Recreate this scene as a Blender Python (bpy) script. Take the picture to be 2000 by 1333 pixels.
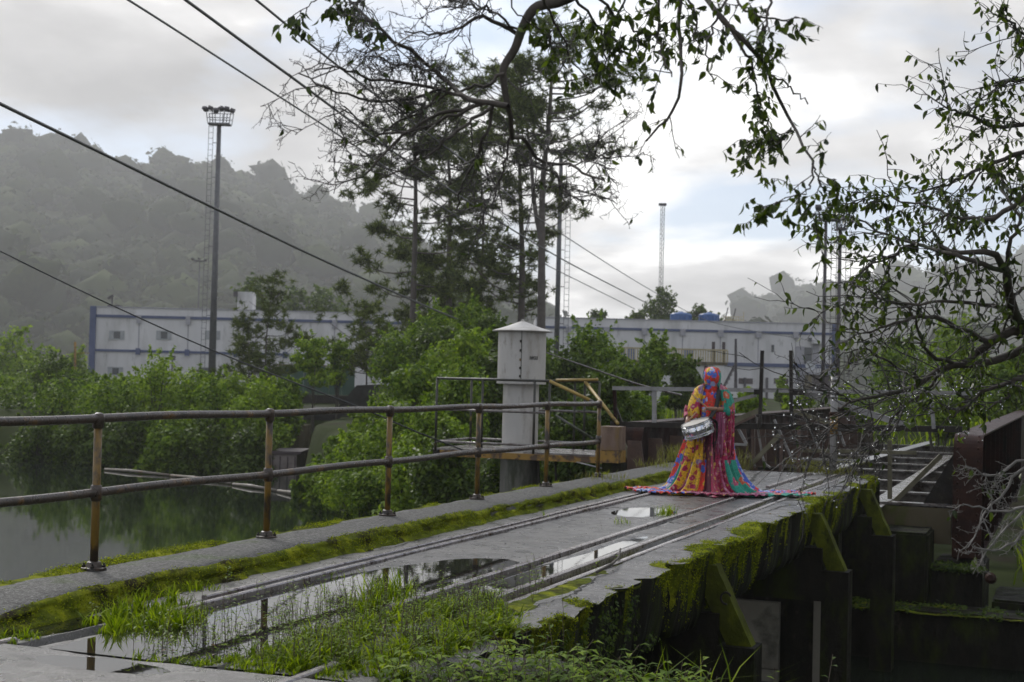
import bpy, bmesh, math, random
import numpy as np
from mathutils import Vector, Matrix

for o in list(bpy.data.objects):
    bpy.data.objects.remove(o, do_unlink=True)
SC = bpy.context.scene
COL = SC.collection
rng = np.random.default_rng(7)
random.seed(7)
R = math.radians

# ------------------------------------------------------------------ camera
# World: +Y runs along the rail bridge, +X to its side, Z up, bridge deck at z = 0.
YAW, PITCH, ROLL, EYE = math.atan(1102 / 2800), math.atan(66.5 / 2800), R(1.4), 1.5
FH = np.array([-math.sin(YAW), math.cos(YAW), 0.0])      # level forward
RH = np.array([math.cos(YAW), math.sin(YAW), 0.0])       # level right
UP = np.array([0, 0, 1.0])
FW = FH * math.cos(PITCH) + UP * math.sin(PITCH)
U0 = UP * math.cos(PITCH) - FH * math.sin(PITCH)
CR = RH * math.cos(ROLL) + U0 * math.sin(ROLL)
CU = U0 * math.cos(ROLL) - RH * math.sin(ROLL)
EYEP = np.array([0, 0, EYE])
cam_d = bpy.data.cameras.new('camera')
cam = bpy.data.objects.new('camera', cam_d)
COL.objects.link(cam)
m = Matrix([[CR[i], CU[i], -FW[i], EYEP[i]] for i in range(3)] + [[0, 0, 0, 1]])
cam.matrix_world = m
cam_d.sensor_width = 36.0
cam_d.lens = 2800 / 2000 * 36
cam_d.clip_start, cam_d.clip_end = 0.1, 5000
cam_d.dof.use_dof = True
cam_d.dof.focus_distance = 10.5
cam_d.dof.aperture_fstop = 4.5
SC.camera = cam

# ------------------------------------------------------------------ world, sun, exposure
SUN_EL, SUN_AZ = R(38), YAW + R(28)          # sun veiled by cloud, ahead and to the side of the view
W = bpy.data.worlds.new('World')
SC.world = W
W.use_nodes = True
wt = W.node_tree
for n in list(wt.nodes):
    wt.nodes.remove(n)


def nd(nt, typ, **kw):
    n = nt.nodes.new(typ)
    for k, v in kw.items():
        if k.startswith('i_'):
            k = k[2:]
            n.inputs[int(k) if k.isdigit() else k].default_value = v
        else:
            setattr(n, k, v)
    return n


def ln(nt, a, b):
    nt.links.new(a, b)


def ramp(nt, fac, stops, interp='LINEAR'):
    n = nt.nodes.new('ShaderNodeValToRGB')
    n.color_ramp.interpolation = interp
    e = n.color_ramp.elements
    while len(e) < len(stops):
        e.new(0.5)
    for el, (p, c) in zip(e, stops):
        el.position = p
        el.color = (c, c, c, 1) if not hasattr(c, '__len__') else (*c[:3], 1)
    if fac is not None:
        ln(nt, fac, n.inputs[0])
    return n.outputs[0]


def mth(nt, op, a, b=None, clamp=False):
    n = nt.nodes.new('ShaderNodeMath')
    n.operation = op
    n.use_clamp = clamp
    for i, v in enumerate((a, b)):
        if v is None:
            continue
        if isinstance(v, (int, float)):
            n.inputs[i].default_value = v
        else:
            ln(nt, v, n.inputs[i])
    return n.outputs[0]


def mixc(nt, fac, a, b, mode='MIX'):
    n = nt.nodes.new('ShaderNodeMix')
    n.data_type = 'RGBA'
    n.blend_type = mode
    if isinstance(fac, (int, float)):
        n.inputs[0].default_value = fac
    else:
        ln(nt, fac, n.inputs[0])
    for idx, v in ((6, a), (7, b)):
        if hasattr(v, '__len__'):
            n.inputs[idx].default_value = (*v[:3], 1)
        else:
            ln(nt, v, n.inputs[idx])
    return n.outputs[2]


def noise(nt, vec, scale, detail=4, rough=0.55, dist=0.0):
    n = nd(nt, 'ShaderNodeTexNoise', i_Scale=scale, i_Detail=detail, i_Roughness=rough, i_Distortion=dist)
    if vec is not None:
        ln(nt, vec, n.inputs['Vector'])
    return n.outputs['Fac']


sky = nd(wt, 'ShaderNodeTexSky', sky_type='NISHITA', sun_disc=False, sun_elevation=SUN_EL,
         sun_rotation=-SUN_AZ, altitude=700, air_density=1.0, dust_density=2.0, ozone_density=1.0)
tc = nd(wt, 'ShaderNodeTexCoord')
sep = nd(wt, 'ShaderNodeSeparateXYZ')
ln(wt, tc.outputs['Generated'], sep.inputs[0])
zz = mth(wt, 'ADD', mth(wt, 'MAXIMUM', sep.outputs[2], 0.0), 0.22)
comb = nd(wt, 'ShaderNodeCombineXYZ')
ln(wt, mth(wt, 'DIVIDE', sep.outputs[0], zz), comb.inputs[0])
ln(wt, mth(wt, 'DIVIDE', sep.outputs[1], zz), comb.inputs[1])
comb.inputs[2].default_value = 7.9
cover = noise(wt, comb.outputs[0], 1.3, 7, 0.5, 0.25)
shade = noise(wt, comb.outputs[0], 1.1, 9, 0.52, 0.35)
fine = noise(wt, comb.outputs[0], 2.6, 8, 0.55, 0.3)
sh = mth(wt, 'ADD', mth(wt, 'MULTIPLY', shade, 0.7), mth(wt, 'MULTIPLY', fine, 0.3))
cloudc = ramp(wt, sh, [(0.38, (3.25, 3.2, 3.2)), (0.455, (4.5, 4.42, 4.4)), (0.515, (6.4, 6.3, 6.25)), (0.575, (10.6, 10.5, 10.3))])
gap = ramp(wt, cover, [(0.41, 0.10), (0.46, 0.5), (0.52, 1.0)])
skyc = mixc(wt, 0.6, sky.outputs[0], (3.3, 4.5, 6.6))
skymix = mixc(wt, gap, skyc, cloudc)
bg = nd(wt, 'ShaderNodeBackground', i_Strength=0.10)
ln(wt, skymix, bg.inputs[0])
wo = nd(wt, 'ShaderNodeOutputWorld')
ln(wt, bg.outputs[0], wo.inputs[0])

sun_d = bpy.data.lights.new('sun', 'SUN')
sun_d.energy = 1.5
sun_d.angle = R(14)
sun_d.color = (1.0, 0.97, 0.92)
sun = bpy.data.objects.new('sun', sun_d)
COL.objects.link(sun)
sdir = Vector((-math.sin(SUN_AZ) * math.cos(SUN_EL), math.cos(SUN_AZ) * math.cos(SUN_EL), math.sin(SUN_EL)))
sun.rotation_euler = sdir.to_track_quat('Z', 'Y').to_euler()

SC.view_settings.view_transform = 'Standard'
SC.view_settings.look = 'None'
SC.view_settings.exposure = 0.66
SC.view_settings.gamma = 1.0
SC.view_settings.use_curve_mapping = False
SC.render.engine = 'CYCLES'
SC.cycles.use_denoising = True
SC.cycles.max_bounces = 8
SC.cycles.transparent_max_bounces = 12
SC.cycles.volume_bounces = 1
SC.cycles.volume_step_rate = 4.0
SC.cycles.sample_clamp_indirect = 4.0


# ------------------------------------------------------------------ placement helpers (real places in the world)
def ray(u, v):
    return FW + CR * (u - 1000) / 2800 - CU * (v - 666.5) / 2800


def PD(u, v, d):                    # a point d metres ahead
    return EYEP + ray(u, v) * d


def PZ(u, v, z=0.0):                # a point at height z
    r = ray(u, v)
    return EYEP + r * (z - EYE) / r[2]


def PY(u, v, y):                    # a point on the cross plane of the bridge at y
    r = ray(u, v)
    return EYEP + r * y / r[1]


def PXp(u, v, x):                   # a point on the lengthwise plane at x
    r = ray(u, v)
    return EYEP + r * x / r[0]


def AD(a, d, z=0.0):                # a metres right, d metres ahead of the camera
    return RH * a + FH * d + UP * z


# ------------------------------------------------------------------ mesh helpers
class MB:
    def __init__(s):
        s.v, s.f, s.m, s.n = [], [], [], 0

    def add(s, V, F, mi=0):
        V = np.asarray(V, float).reshape(-1, 3)
        if isinstance(F, np.ndarray):
            s.f += (F + s.n).tolist()
        else:
            s.f += [[i + s.n for i in f] for f in F]
        s.m += [mi] * len(F)
        s.v.append(V)
        s.n += len(V)
        return s

    def box(s, c, size, rz=0.0, mi=0, rx=0.0, ry=0.0, taper=1.0):
        sx, sy, sz = [k / 2 for k in size]
        V = np.array([[x * (taper if z > 0 else 1), y * (taper if z > 0 else 1), z] for z in (-sz, sz) for x, y in ((-sx, -sy), (sx, -sy), (sx, sy), (-sx, sy))])
        M3 = np.array((Matrix.Rotation(rz, 3, 'Z') @ Matrix.Rotation(ry, 3, 'Y') @ Matrix.Rotation(rx, 3, 'X')))
        V = V @ M3.T + np.asarray(c, float)
        return s.add(V, [[3, 2, 1, 0], [4, 5, 6, 7], [0, 1, 5, 4], [1, 2, 6, 5], [2, 3, 7, 6], [3, 0, 4, 7]], mi)

    def span(s, lo, hi, mi=0):
        lo, hi = np.asarray(lo, float), np.asarray(hi, float)
        return s.box((lo + hi) / 2, hi - lo, mi=mi)

    def bar(s, a, b, w, h, mi=0, up=(0, 0, 1)):
        a, b = np.asarray(a, float), np.asarray(b, float)
        d = b - a
        d /= np.linalg.norm(d)
        x = np.cross(d, up)
        if np.linalg.norm(x) < 1e-4:
            x = np.cross(d, (1, 0, 0))
        x /= np.linalg.norm(x)
        y = np.cross(x, d)
        q = [-x * w / 2 - y * h / 2, x * w / 2 - y * h / 2, x * w / 2 + y * h / 2, -x * w / 2 + y * h / 2]
        V = [a + k for k in q] + [b + k for k in q]
        return s.add(V, [[3, 2, 1, 0], [4, 5, 6, 7], [0, 1, 5, 4], [1, 2, 6, 5], [2, 3, 7, 6], [3, 0, 4, 7]], mi)

    def tube(s, P, rad, n=8, mi=0, cap=True):
        V, F = tube_np(P, rad, n)
        s.add(V, F, mi)
        if cap:
            k = len(V)
            s.f += [[s.n - k + i for i in range(n)][::-1], [s.n - n + i for i in range(n)]]
            s.m += [mi, mi]
        return s

    def lathe(s, prof, n=24, c=(0, 0, 0), mi=0, M3=None, cap=True):
        V, F = [], []
        for r, z in prof:
            for i in range(n):
                a = 2 * math.pi * i / n
                V.append((r * math.cos(a), r * math.sin(a), z))
        for j in range(len(prof) - 1):
            for i in range(n):
                i2 = (i + 1) % n
                F.append([j * n + i, j * n + i2, (j + 1) * n + i2, (j + 1) * n + i])
        if cap:
            F.append(list(range(n))[::-1])
            F.append([(len(prof) - 1) * n + i for i in range(n)])
        V = np.array(V)
        if M3 is not None:
            V = V @ np.array(M3).T
        return s.add(V + np.asarray(c, float), F, mi)

    def prism(s, pts, h, axis=2, mi=0, base=0.0):
        # polygon pts extruded along an axis from base to base+h
        n = len(pts)
        V = []
        for k in (base, base + h):
            for p in pts:
                q = list(p)
                q.insert(axis, k)
                V.append(q)
        F = [list(range(n))[::-1], [n + i for i in range(n)]] + [[i, (i + 1) % n, n + (i + 1) % n, n + i] for i in range(n)]
        return s.add(V, F, mi)

    def build(s, name, mat, parent=None, smooth=False, loc=None):
        V = np.concatenate(s.v) if s.v else np.zeros((0, 3))
        return mk(name, V, s.f, mat, parent, smooth, s.m, loc)


def tube_np(P, rad, n=8):
    P = np.asarray(P, float)
    k = len(P)
    rad = np.broadcast_to(np.asarray(rad, float), (k,))
    T = np.gradient(P, axis=0)
    T /= np.maximum(np.linalg.norm(T, axis=1, keepdims=True), 1e-9)
    ref = np.array([0, 0, 1.0]) if abs(T[0][2]) < 0.9 else np.array([1.0, 0, 0])
    X = np.cross(T[0], ref)
    X /= np.linalg.norm(X)
    ang = np.arange(n) * 2 * math.pi / n
    V = np.empty((k, n, 3))
    for i in range(k):
        X = X - T[i] * (X @ T[i])
        X /= max(np.linalg.norm(X), 1e-9)
        Y = np.cross(T[i], X)
        V[i] = P[i] + rad[i] * (np.cos(ang)[:, None] * X + np.sin(ang)[:, None] * Y)
    a = np.arange(k - 1)[:, None] * n + np.arange(n)[None]
    b = np.arange(k - 1)[:, None] * n + (np.arange(n)[None] + 1) % n
    F = np.stack([a, b, b + n, a + n], -1).reshape(-1, 4)
    return V.reshape(-1, 3), F


def mk(name, V, F, mat, parent=None, smooth=False, midx=None, loc=None):
    me = bpy.data.meshes.new(name)
    V = np.asarray(V, float).reshape(-1, 3)
    if loc is not None:
        V = V - np.asarray(loc, float)
    if isinstance(F, np.ndarray) and F.ndim == 2:
        nf, k = F.shape
        me.vertices.add(len(V))
        me.vertices.foreach_set('co', V.astype(np.float32).ravel())
        me.loops.add(nf * k)
        me.loops.foreach_set('vertex_index', F.astype(np.int32).ravel())
        me.polygons.add(nf)
        me.polygons.foreach_set('loop_start', np.arange(0, nf * k, k, dtype=np.int32))
        me.polygons.foreach_set('loop_total', np.full(nf, k, dtype=np.int32))
        me.update(calc_edges=True)
    else:
        me.from_pydata(V.tolist(), [], [list(f) for f in F])
    for mm in (mat if isinstance(mat, (list, tuple)) else [mat]):
        me.materials.append(mm)
    if midx is not None and any(midx):
        me.polygons.foreach_set('material_index', np.asarray(midx, dtype=np.int32))
    if smooth:
        me.polygons.foreach_set('use_smooth', np.ones(len(me.polygons), dtype=bool))
    me.update()
    o = bpy.data.objects.new(name, me)
    COL.objects.link(o)
    if loc is not None:
        o.location = loc
    if parent is not None:
        o.parent = parent
    return o


def tag(o, label=None, cat=None, group=None, kind=None):
    if label:
        o['label'] = label
    if cat:
        o['category'] = cat
    if group:
        o['group'] = group
    if kind:
        o['kind'] = kind
    return o


def thing(name, label, cat, loc=(0, 0, 0), rz=0.0, group=None):
    o = bpy.data.objects.new(name, None)
    o.empty_display_size = 0.2
    COL.objects.link(o)
    o.location = loc
    o.rotation_euler = (0, 0, rz)
    return tag(o, label, cat, group)


def copy_obj(src, parent=None):
    c = src.copy()
    COL.objects.link(c)
    if parent is not None:
        c.parent = parent
    return c


def vnoise(X, Y, seed=0, octs=4, base=1.0):
    # smooth value noise on arrays
    out = np.zeros_like(X, float)
    amp, tot = 1.0, 0.0
    for o in range(octs):
        fx, fy = X * base * 2 ** o + seed * 17.3 + o * 5.1, Y * base * 2 ** o + seed * 9.7 + o * 3.3
        x0, y0 = np.floor(fx), np.floor(fy)
        tx, ty = fx - x0, fy - y0
        tx, ty = tx * tx * (3 - 2 * tx), ty * ty * (3 - 2 * ty)

        def h(a, b):
            q = np.sin(a * 127.1 + b * 311.7 + seed * 74.7) * 43758.5453
            return q - np.floor(q)
        n = (h(x0, y0) * (1 - tx) + h(x0 + 1, y0) * tx) * (1 - ty) + (h(x0, y0 + 1) * (1 - tx) + h(x0 + 1, y0 + 1) * tx) * ty
        out += n * amp
        tot += amp
        amp *= 0.5
    return out / tot - 0.5


# ------------------------------------------------------------------ materials
MATS = {}


def newmat(name):
    mt = bpy.data.materials.new(name)
    mt.use_nodes = True
    nt = mt.node_tree
    b = nt.nodes['Principled BSDF']
    MATS[name] = mt
    return mt, nt, b


def surf(name, c1, c2, scale=3.0, rough=(0.5, 0.8), bump=0.3, bscale=30.0, c3=None, c3t=(0.55, 0.65), c3s=1.5, metal=0.0, obj=False, stretch=(1, 1, 1), spec=0.5, c4=None, c4t=(0.6, 0.7), c4s=6.0, bdist=0.01):
    mt, nt, b = newmat(name)
    if obj:
        vec = nd(nt, 'ShaderNodeTexCoord').outputs['Object']
    else:
        vec = nd(nt, 'ShaderNodeNewGeometry').outputs['Position']
    mp = nd(nt, 'ShaderNodeMapping')
    mp.inputs['Scale'].default_value = stretch
    ln(nt, vec, mp.inputs[0])
    v = mp.outputs[0]
    n1 = noise(nt, v, scale, 6, 0.6)
    col = mixc(nt, ramp(nt, n1, [(0.3, 0.0), (0.7, 1.0)]), c1, c2)
    if c3 is not None:
        col = mixc(nt, ramp(nt, noise(nt, v, c3s, 7, 0.65), [(c3t[0], 0.0), (c3t[1], 1.0)]), col, c3)
    if c4 is not None:
        col = mixc(nt, ramp(nt, noise(nt, v, c4s, 7, 0.7), [(c4t[0], 0.0), (c4t[1], 1.0)]), col, c4)
    ln(nt, col, b.inputs['Base Color'])
    rr = noise(nt, v, scale * 1.7, 5, 0.6)
    ln(nt, ramp(nt, rr, [(0.35, rough[0]), (0.65, rough[1])]), b.inputs['Roughness'])
    b.inputs['Metallic'].default_value = metal
    b.inputs['Specular IOR Level'].default_value = spec
    if bump:
        bn = nd(nt, 'ShaderNodeBump', i_Strength=bump, i_Distance=bdist)
        ln(nt, noise(nt, v, bscale, 8, 0.65), bn.inputs['Height'])
        ln(nt, bn.outputs[0], b.inputs['Normal'])
    return mt


def leafmat(name, c1, c2, c3, rough=0.45, trans=0.3, tcol=None, spec=0.2):
    mt, nt, b = newmat(name)
    g = nd(nt, 'ShaderNodeNewGeometry')
    n1 = noise(nt, g.outputs['Position'], 0.6, 3, 0.6)
    f = mth(nt, 'ADD', mth(nt, 'MULTIPLY', g.outputs['Random Per Island'], 0.6), mth(nt, 'MULTIPLY', n1, 0.45))
    col = ramp(nt, f, [(0.26, c1), (0.52, c2), (0.78, c3)])
    ln(nt, col, b.inputs['Base Color'])
    b.inputs['Roughness'].default_value = rough
    b.inputs['Specular IOR Level'].default_value = spec
    if trans:
        tr = nd(nt, 'ShaderNodeBsdfTranslucent')
        ln(nt, mixc(nt, 1.0, col, tcol or (1.5, 1.6, 0.5), 'MULTIPLY'), tr.inputs[0])
        mx = nd(nt, 'ShaderNodeMixShader', i_0=trans)
        ln(nt, b.outputs[0], mx.inputs[1])
        ln(nt, tr.outputs[0], mx.inputs[2])
        ln(nt, mx.outputs[0], nt.nodes['Material Output'].inputs[0])
    return mt


def plain(name, c, rough=0.5, metal=0.0, emit=None):
    mt, nt, b = newmat(name)
    g = nd(nt, 'ShaderNodeNewGeometry').outputs['Position']
    k = ramp(nt, noise(nt, g, 4.0, 4), [(0.3, 0.8), (0.7, 1.1)])
    ln(nt, mixc(nt, 1.0, c, k, 'MULTIPLY'), b.inputs['Base Color'])
    b.inputs['Roughness'].default_value = rough
    b.inputs['Metallic'].default_value = metal
    return mt


M_concrete = surf('wet_concrete', (0.050, 0.045, 0.042), (0.102, 0.094, 0.088), 2.6, (0.18, 0.55), 0.8, 60, c3=(0.032, 0.029, 0.027), c3t=(0.50, 0.60), c3s=1.7, c4=(0.17, 0.16, 0.152), c4t=(0.56, 0.68), c4s=34, bdist=0.012)
M_walk = surf('rough_walkway_concrete', (0.034, 0.033, 0.030), (0.070, 0.068, 0.062), 22, (0.45, 0.8), 1.0, 70, c3=(0.035, 0.052, 0.012), c3t=(0.56, 0.64), c3s=1.6, c4=(0.17, 0.165, 0.158), c4t=(0.55, 0.62), c4s=60, bdist=0.02, spec=0.25)
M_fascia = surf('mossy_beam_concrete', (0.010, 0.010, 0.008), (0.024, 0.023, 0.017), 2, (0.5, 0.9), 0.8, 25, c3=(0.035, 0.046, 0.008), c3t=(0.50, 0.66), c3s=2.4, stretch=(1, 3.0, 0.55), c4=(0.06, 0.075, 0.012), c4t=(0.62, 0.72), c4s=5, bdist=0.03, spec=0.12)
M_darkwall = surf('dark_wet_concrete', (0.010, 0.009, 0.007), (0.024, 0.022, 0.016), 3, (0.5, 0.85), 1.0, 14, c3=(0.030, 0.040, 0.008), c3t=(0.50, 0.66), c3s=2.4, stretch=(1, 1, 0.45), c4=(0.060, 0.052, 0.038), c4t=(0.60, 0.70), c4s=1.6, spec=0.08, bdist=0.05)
M_strut = surf('mossy_strut_concrete', (0.040, 0.045, 0.010), (0.10, 0.115, 0.012), 4, (0.7, 0.95), 0.9, 30, c3=(0.12, 0.14, 0.012), c3t=(0.50, 0.64), c3s=4, stretch=(1, 1, 0.6), spec=0.08, bdist=0.03, c4=(0.012, 0.012, 0.010), c4t=(0.55, 0.65), c4s=3)
M_pale = surf('pale_pier_concrete', (0.15, 0.135, 0.105), (0.23, 0.21, 0.17), 1.2, (0.6, 0.9), 0.3, 20, c3=(0.08, 0.075, 0.055), c3t=(0.52, 0.64), c3s=1.4)
M_moss = surf('moss', (0.045, 0.062, 0.006), (0.16, 0.19, 0.010), 7, (0.8, 1.0), 1.0, 60, c3=(0.028, 0.022, 0.008), c3t=(0.50, 0.62), c3s=3, bdist=0.03, spec=0.1, c4=(0.30, 0.32, 0.016), c4t=(0.52, 0.66), c4s=4)
M_rail = surf('wet_rail_steel', (0.17, 0.15, 0.145), (0.30, 0.265, 0.26), 8, (0.16, 0.34), 0.06, 40, c3=(0.06, 0.035, 0.025), c3t=(0.55, 0.62), c3s=7, metal=0.35)
M_rust = surf('rusty_plate', (0.022, 0.010, 0.008), (0.048, 0.019, 0.012), 5, (0.4, 0.7), 0.5, 30, c3=(0.014, 0.009, 0.008), c3t=(0.5, 0.62), c3s=2.2, spec=0.15)
M_rustdark = surf('dark_red_web_plate', (0.014, 0.007, 0.006), (0.028, 0.011, 0.009), 2, (0.5, 0.8), 0.4, 25, c3=(0.010, 0.008, 0.007), c3t=(0.5, 0.6), c3s=1.5, spec=0.08)
M_stiff = surf('brown_stiffener', (0.06, 0.034, 0.024), (0.10, 0.06, 0.044), 4, (0.45, 0.7), 0.4, 30, c3=(0.05, 0.03, 0.022), c3t=(0.55, 0.65), c3s=3)
M_steelwet = surf('wet_grey_steel', (0.10, 0.085, 0.075), (0.22, 0.20, 0.19), 6, (0.12, 0.4), 0.3, 30, c3=(0.05, 0.035, 0.028), c3t=(0.5, 0.62), c3s=4)
M_blacksteel = surf('black_stained_steel', (0.014, 0.012, 0.010), (0.030, 0.024, 0.019), 5, (0.35, 0.6), 0.4, 30, c3=(0.05, 0.05, 0.03), c3t=(0.6, 0.68), c3s=5, spec=0.2)
M_pipe = surf('rusty_pipe', (0.026, 0.019, 0.014), (0.060, 0.042, 0.032), 14, (0.22, 0.5), 0.5, 60, c3=(0.11, 0.055, 0.012), c3t=(0.56, 0.66), c3s=6, c4=(0.02, 0.017, 0.015), c4t=(0.56, 0.64), c4s=11)
M_postpaint = surf('yellow_flaking_post', (0.13, 0.075, 0.010), (0.20, 0.115, 0.016), 6, (0.3, 0.6), 0.5, 50, c3=(0.032, 0.022, 0.014), c3t=(0.47, 0.57), c3s=7, stretch=(1, 1, 0.5))
M_yellow = surf('yellow_worn_paint', (0.24, 0.16, 0.035), (0.34, 0.23, 0.05), 6, (0.35, 0.6), 0.3, 50, c3=(0.06, 0.045, 0.02), c3t=(0.57, 0.64), c3s=7)
M_blackyellow = surf('black_yellow_worn_tube', (0.02, 0.02, 0.016), (0.04, 0.037, 0.025), 6, (0.35, 0.6), 0.3, 50, c3=(0.22, 0.16, 0.03), c3t=(0.62, 0.68), c3s=2.5)
M_orange = surf('orange_rusty_beam', (0.20, 0.11, 0.012), (0.30, 0.165, 0.022), 5, (0.4, 0.7), 0.5, 40, c3=(0.06, 0.03, 0.015), c3t=(0.5, 0.58), c3s=4, c4=(0.03, 0.03, 0.012), c4t=(0.58, 0.66), c4s=7)
M_pinkrust = surf('pink_streaked_box', (0.11, 0.06, 0.035), (0.20, 0.135, 0.10), 5, (0.35, 0.6), 0.4, 40, c3=(0.14, 0.08, 0.015), c3t=(0.5, 0.6), c3s=4, stretch=(1, 1, 0.4), c4=(0.03, 0.02, 0.012), c4t=(0.62, 0.68), c4s=7)
M_tank = surf('stained_white_tank_paint', (0.36, 0.34, 0.315), (0.46, 0.44, 0.415), 2.5, (0.28, 0.5), 0.15, 20, c3=(0.20, 0.175, 0.14), c3t=(0.48, 0.70), c3s=2.6, stretch=(1, 1, 0.3), c4=(0.10, 0.075, 0.045), c4t=(0.60, 0.72), c4s=5, spec=0.5)
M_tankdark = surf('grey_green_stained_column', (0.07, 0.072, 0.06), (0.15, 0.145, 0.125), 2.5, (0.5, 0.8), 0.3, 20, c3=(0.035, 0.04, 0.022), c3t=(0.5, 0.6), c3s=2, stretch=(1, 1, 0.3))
M_white = surf('white_building_paint', (0.43, 0.42, 0.425), (0.52, 0.51, 0.515), 0.35, (0.7, 0.9), 0.0, 5, c3=(0.33, 0.32, 0.315), c3t=(0.50, 0.72), c3s=0.5, stretch=(1, 1, 0.25), spec=0.2, c4=(0.19, 0.18, 0.17), c4t=(0.58, 0.72), c4s=1.2)
M_blue = surf('blue_band_paint', (0.035, 0.050, 0.115), (0.048, 0.066, 0.145), 0.6, (0.6, 0.8), 0.0, 5)
M_ink = plain('black_lettering', (0.02, 0.02, 0.02), 0.6)
M_glass = plain('dark_window_glass', (0.03, 0.032, 0.036), 0.12)
M_alu = plain('grey_window_sash', (0.24, 0.25, 0.26), 0.4)
M_greypaint = plain('grey_panel', (0.26, 0.255, 0.28), 0.7)
M_brown = plain('brown_shutter', (0.05, 0.035, 0.038), 0.7)
M_mast = surf('galvanised_mast', (0.055, 0.055, 0.062), (0.095, 0.095, 0.10), 3, (0.35, 0.6), 0.0, 5)
M_mastdark = plain('dark_mast_steel', (0.045, 0.038, 0.045), 0.6)
M_wire = plain('black_cable', (0.02, 0.02, 0.02), 0.5)
M_roofdark = surf('dark_shed_roof', (0.012, 0.011, 0.010), (0.025, 0.022, 0.019), 2, (0.5, 0.8), 0.2, 10)
M_greenwall = surf('dark_green_sheet', (0.020, 0.055, 0.038), (0.032, 0.075, 0.052), 1, (0.5, 0.7), 0.1, 10)
M_tan = surf('tan_weathered_wall', (0.085, 0.07, 0.042), (0.14, 0.118, 0.075), 1.2, (0.7, 0.9), 0.2, 8, c3=(0.045, 0.038, 0.022), c3t=(0.48, 0.62), c3s=1.6, stretch=(1, 1, 0.4), spec=0.15, c4=(0.07, 0.085, 0.015), c4t=(0.56, 0.68), c4s=1.3)
M_tankblue = plain('blue_plastic_tank', (0.02, 0.075, 0.22), 0.4)
M_bark = surf('grey_brown_bark', (0.035, 0.028, 0.022), (0.075, 0.062, 0.05), 9, (0.7, 0.95), 0.6, 60, c3=(0.055, 0.065, 0.035), c3t=(0.55, 0.65), c3s=5)
M_twig = surf('dark_wet_twig', (0.022, 0.018, 0.015), (0.05, 0.042, 0.035), 12, (0.4, 0.7), 0.3, 60)
M_palebark = surf('pale_lichen_twig', (0.12, 0.11, 0.10), (0.22, 0.205, 0.19), 14, (0.5, 0.8), 0.4, 60)
M_pinebark = surf('pine_bark', (0.050, 0.042, 0.038), (0.10, 0.085, 0.075), 2.5, (0.8, 1.0), 0.6, 9, bdist=0.05)
M_leaf = leafmat('glossy_leaf', (0.018, 0.028, 0.008), (0.038, 0.058, 0.012), (0.10, 0.14, 0.020), 0.35, 0.36, spec=0.3)
M_leafshrub = leafmat('shrub_leaf', (0.044, 0.082, 0.008), (0.095, 0.155, 0.015), (0.18, 0.25, 0.028), 0.55, 0.38, spec=0.15)
M_leafbright = leafmat('bright_shrub_leaf', (0.068, 0.118, 0.010), (0.13, 0.20, 0.017), (0.23, 0.305, 0.034), 0.55, 0.4, spec=0.15)
M_leafdark = leafmat('dark_shrub_leaf', (0.025, 0.045, 0.007), (0.052, 0.085, 0.011), (0.10, 0.145, 0.022), 0.5, 0.33, spec=0.15)
M_needle = leafmat('pine_needles', (0.028, 0.041, 0.014), (0.058, 0.078, 0.024), (0.12, 0.145, 0.042), 0.7, 0.3, spec=0.1)
M_forest = leafmat('forest_leaves', (0.014, 0.021, 0.010), (0.024, 0.033, 0.014), (0.048, 0.062, 0.020), 0.9, 0.1, spec=0.03)
M_grass = leafmat('grass_blade', (0.060, 0.098, 0.003), (0.135, 0.195, 0.005), (0.27, 0.33, 0.014), 0.55, 0.45, spec=0.10)
M_grassdry = leafmat('dry_grass_blade', (0.10, 0.095, 0.025), (0.15, 0.145, 0.035), (0.20, 0.21, 0.05), 0.5, 0.3)
M_weed = leafmat('weed_leaf', (0.055, 0.098, 0.005), (0.105, 0.175, 0.008), (0.20, 0.28, 0.018), 0.45, 0.4, spec=0.12)
M_mossfuzz = leafmat('moss_fuzz', (0.060, 0.080, 0.005), (0.17, 0.20, 0.008), (0.33, 0.36, 0.016), 0.8, 0.35, spec=0.05)
M_stem = plain('weed_stem', (0.07, 0.045, 0.03), 0.6)
M_ground = surf('dark_earth_grass', (0.016, 0.022, 0.007), (0.036, 0.048, 0.012), 0.4, (0.8, 1.0), 0.6, 4, c3=(0.024, 0.019, 0.012), c3t=(0.55, 0.65), c3s=0.3, spec=0.05)
M_log = surf('wet_grey_log', (0.11, 0.095, 0.075), (0.18, 0.155, 0.125), 3, (0.4, 0.7), 0.4, 20, c3=(0.12, 0.07, 0.04), c3t=(0.55, 0.65), c3s=1)
M_cream = plain('cream_balustrade', (0.34, 0.29, 0.17), 0.8)
M_timber = surf('olive_weathered_timber', (0.085, 0.078, 0.045), (0.15, 0.135, 0.085), 6, (0.5, 0.8), 0.5, 40, stretch=(1, 1, 0.4))
M_plank = surf('wet_grey_plank', (0.16, 0.155, 0.15), (0.28, 0.27, 0.265), 6, (0.25, 0.5), 0.4, 40)

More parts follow.
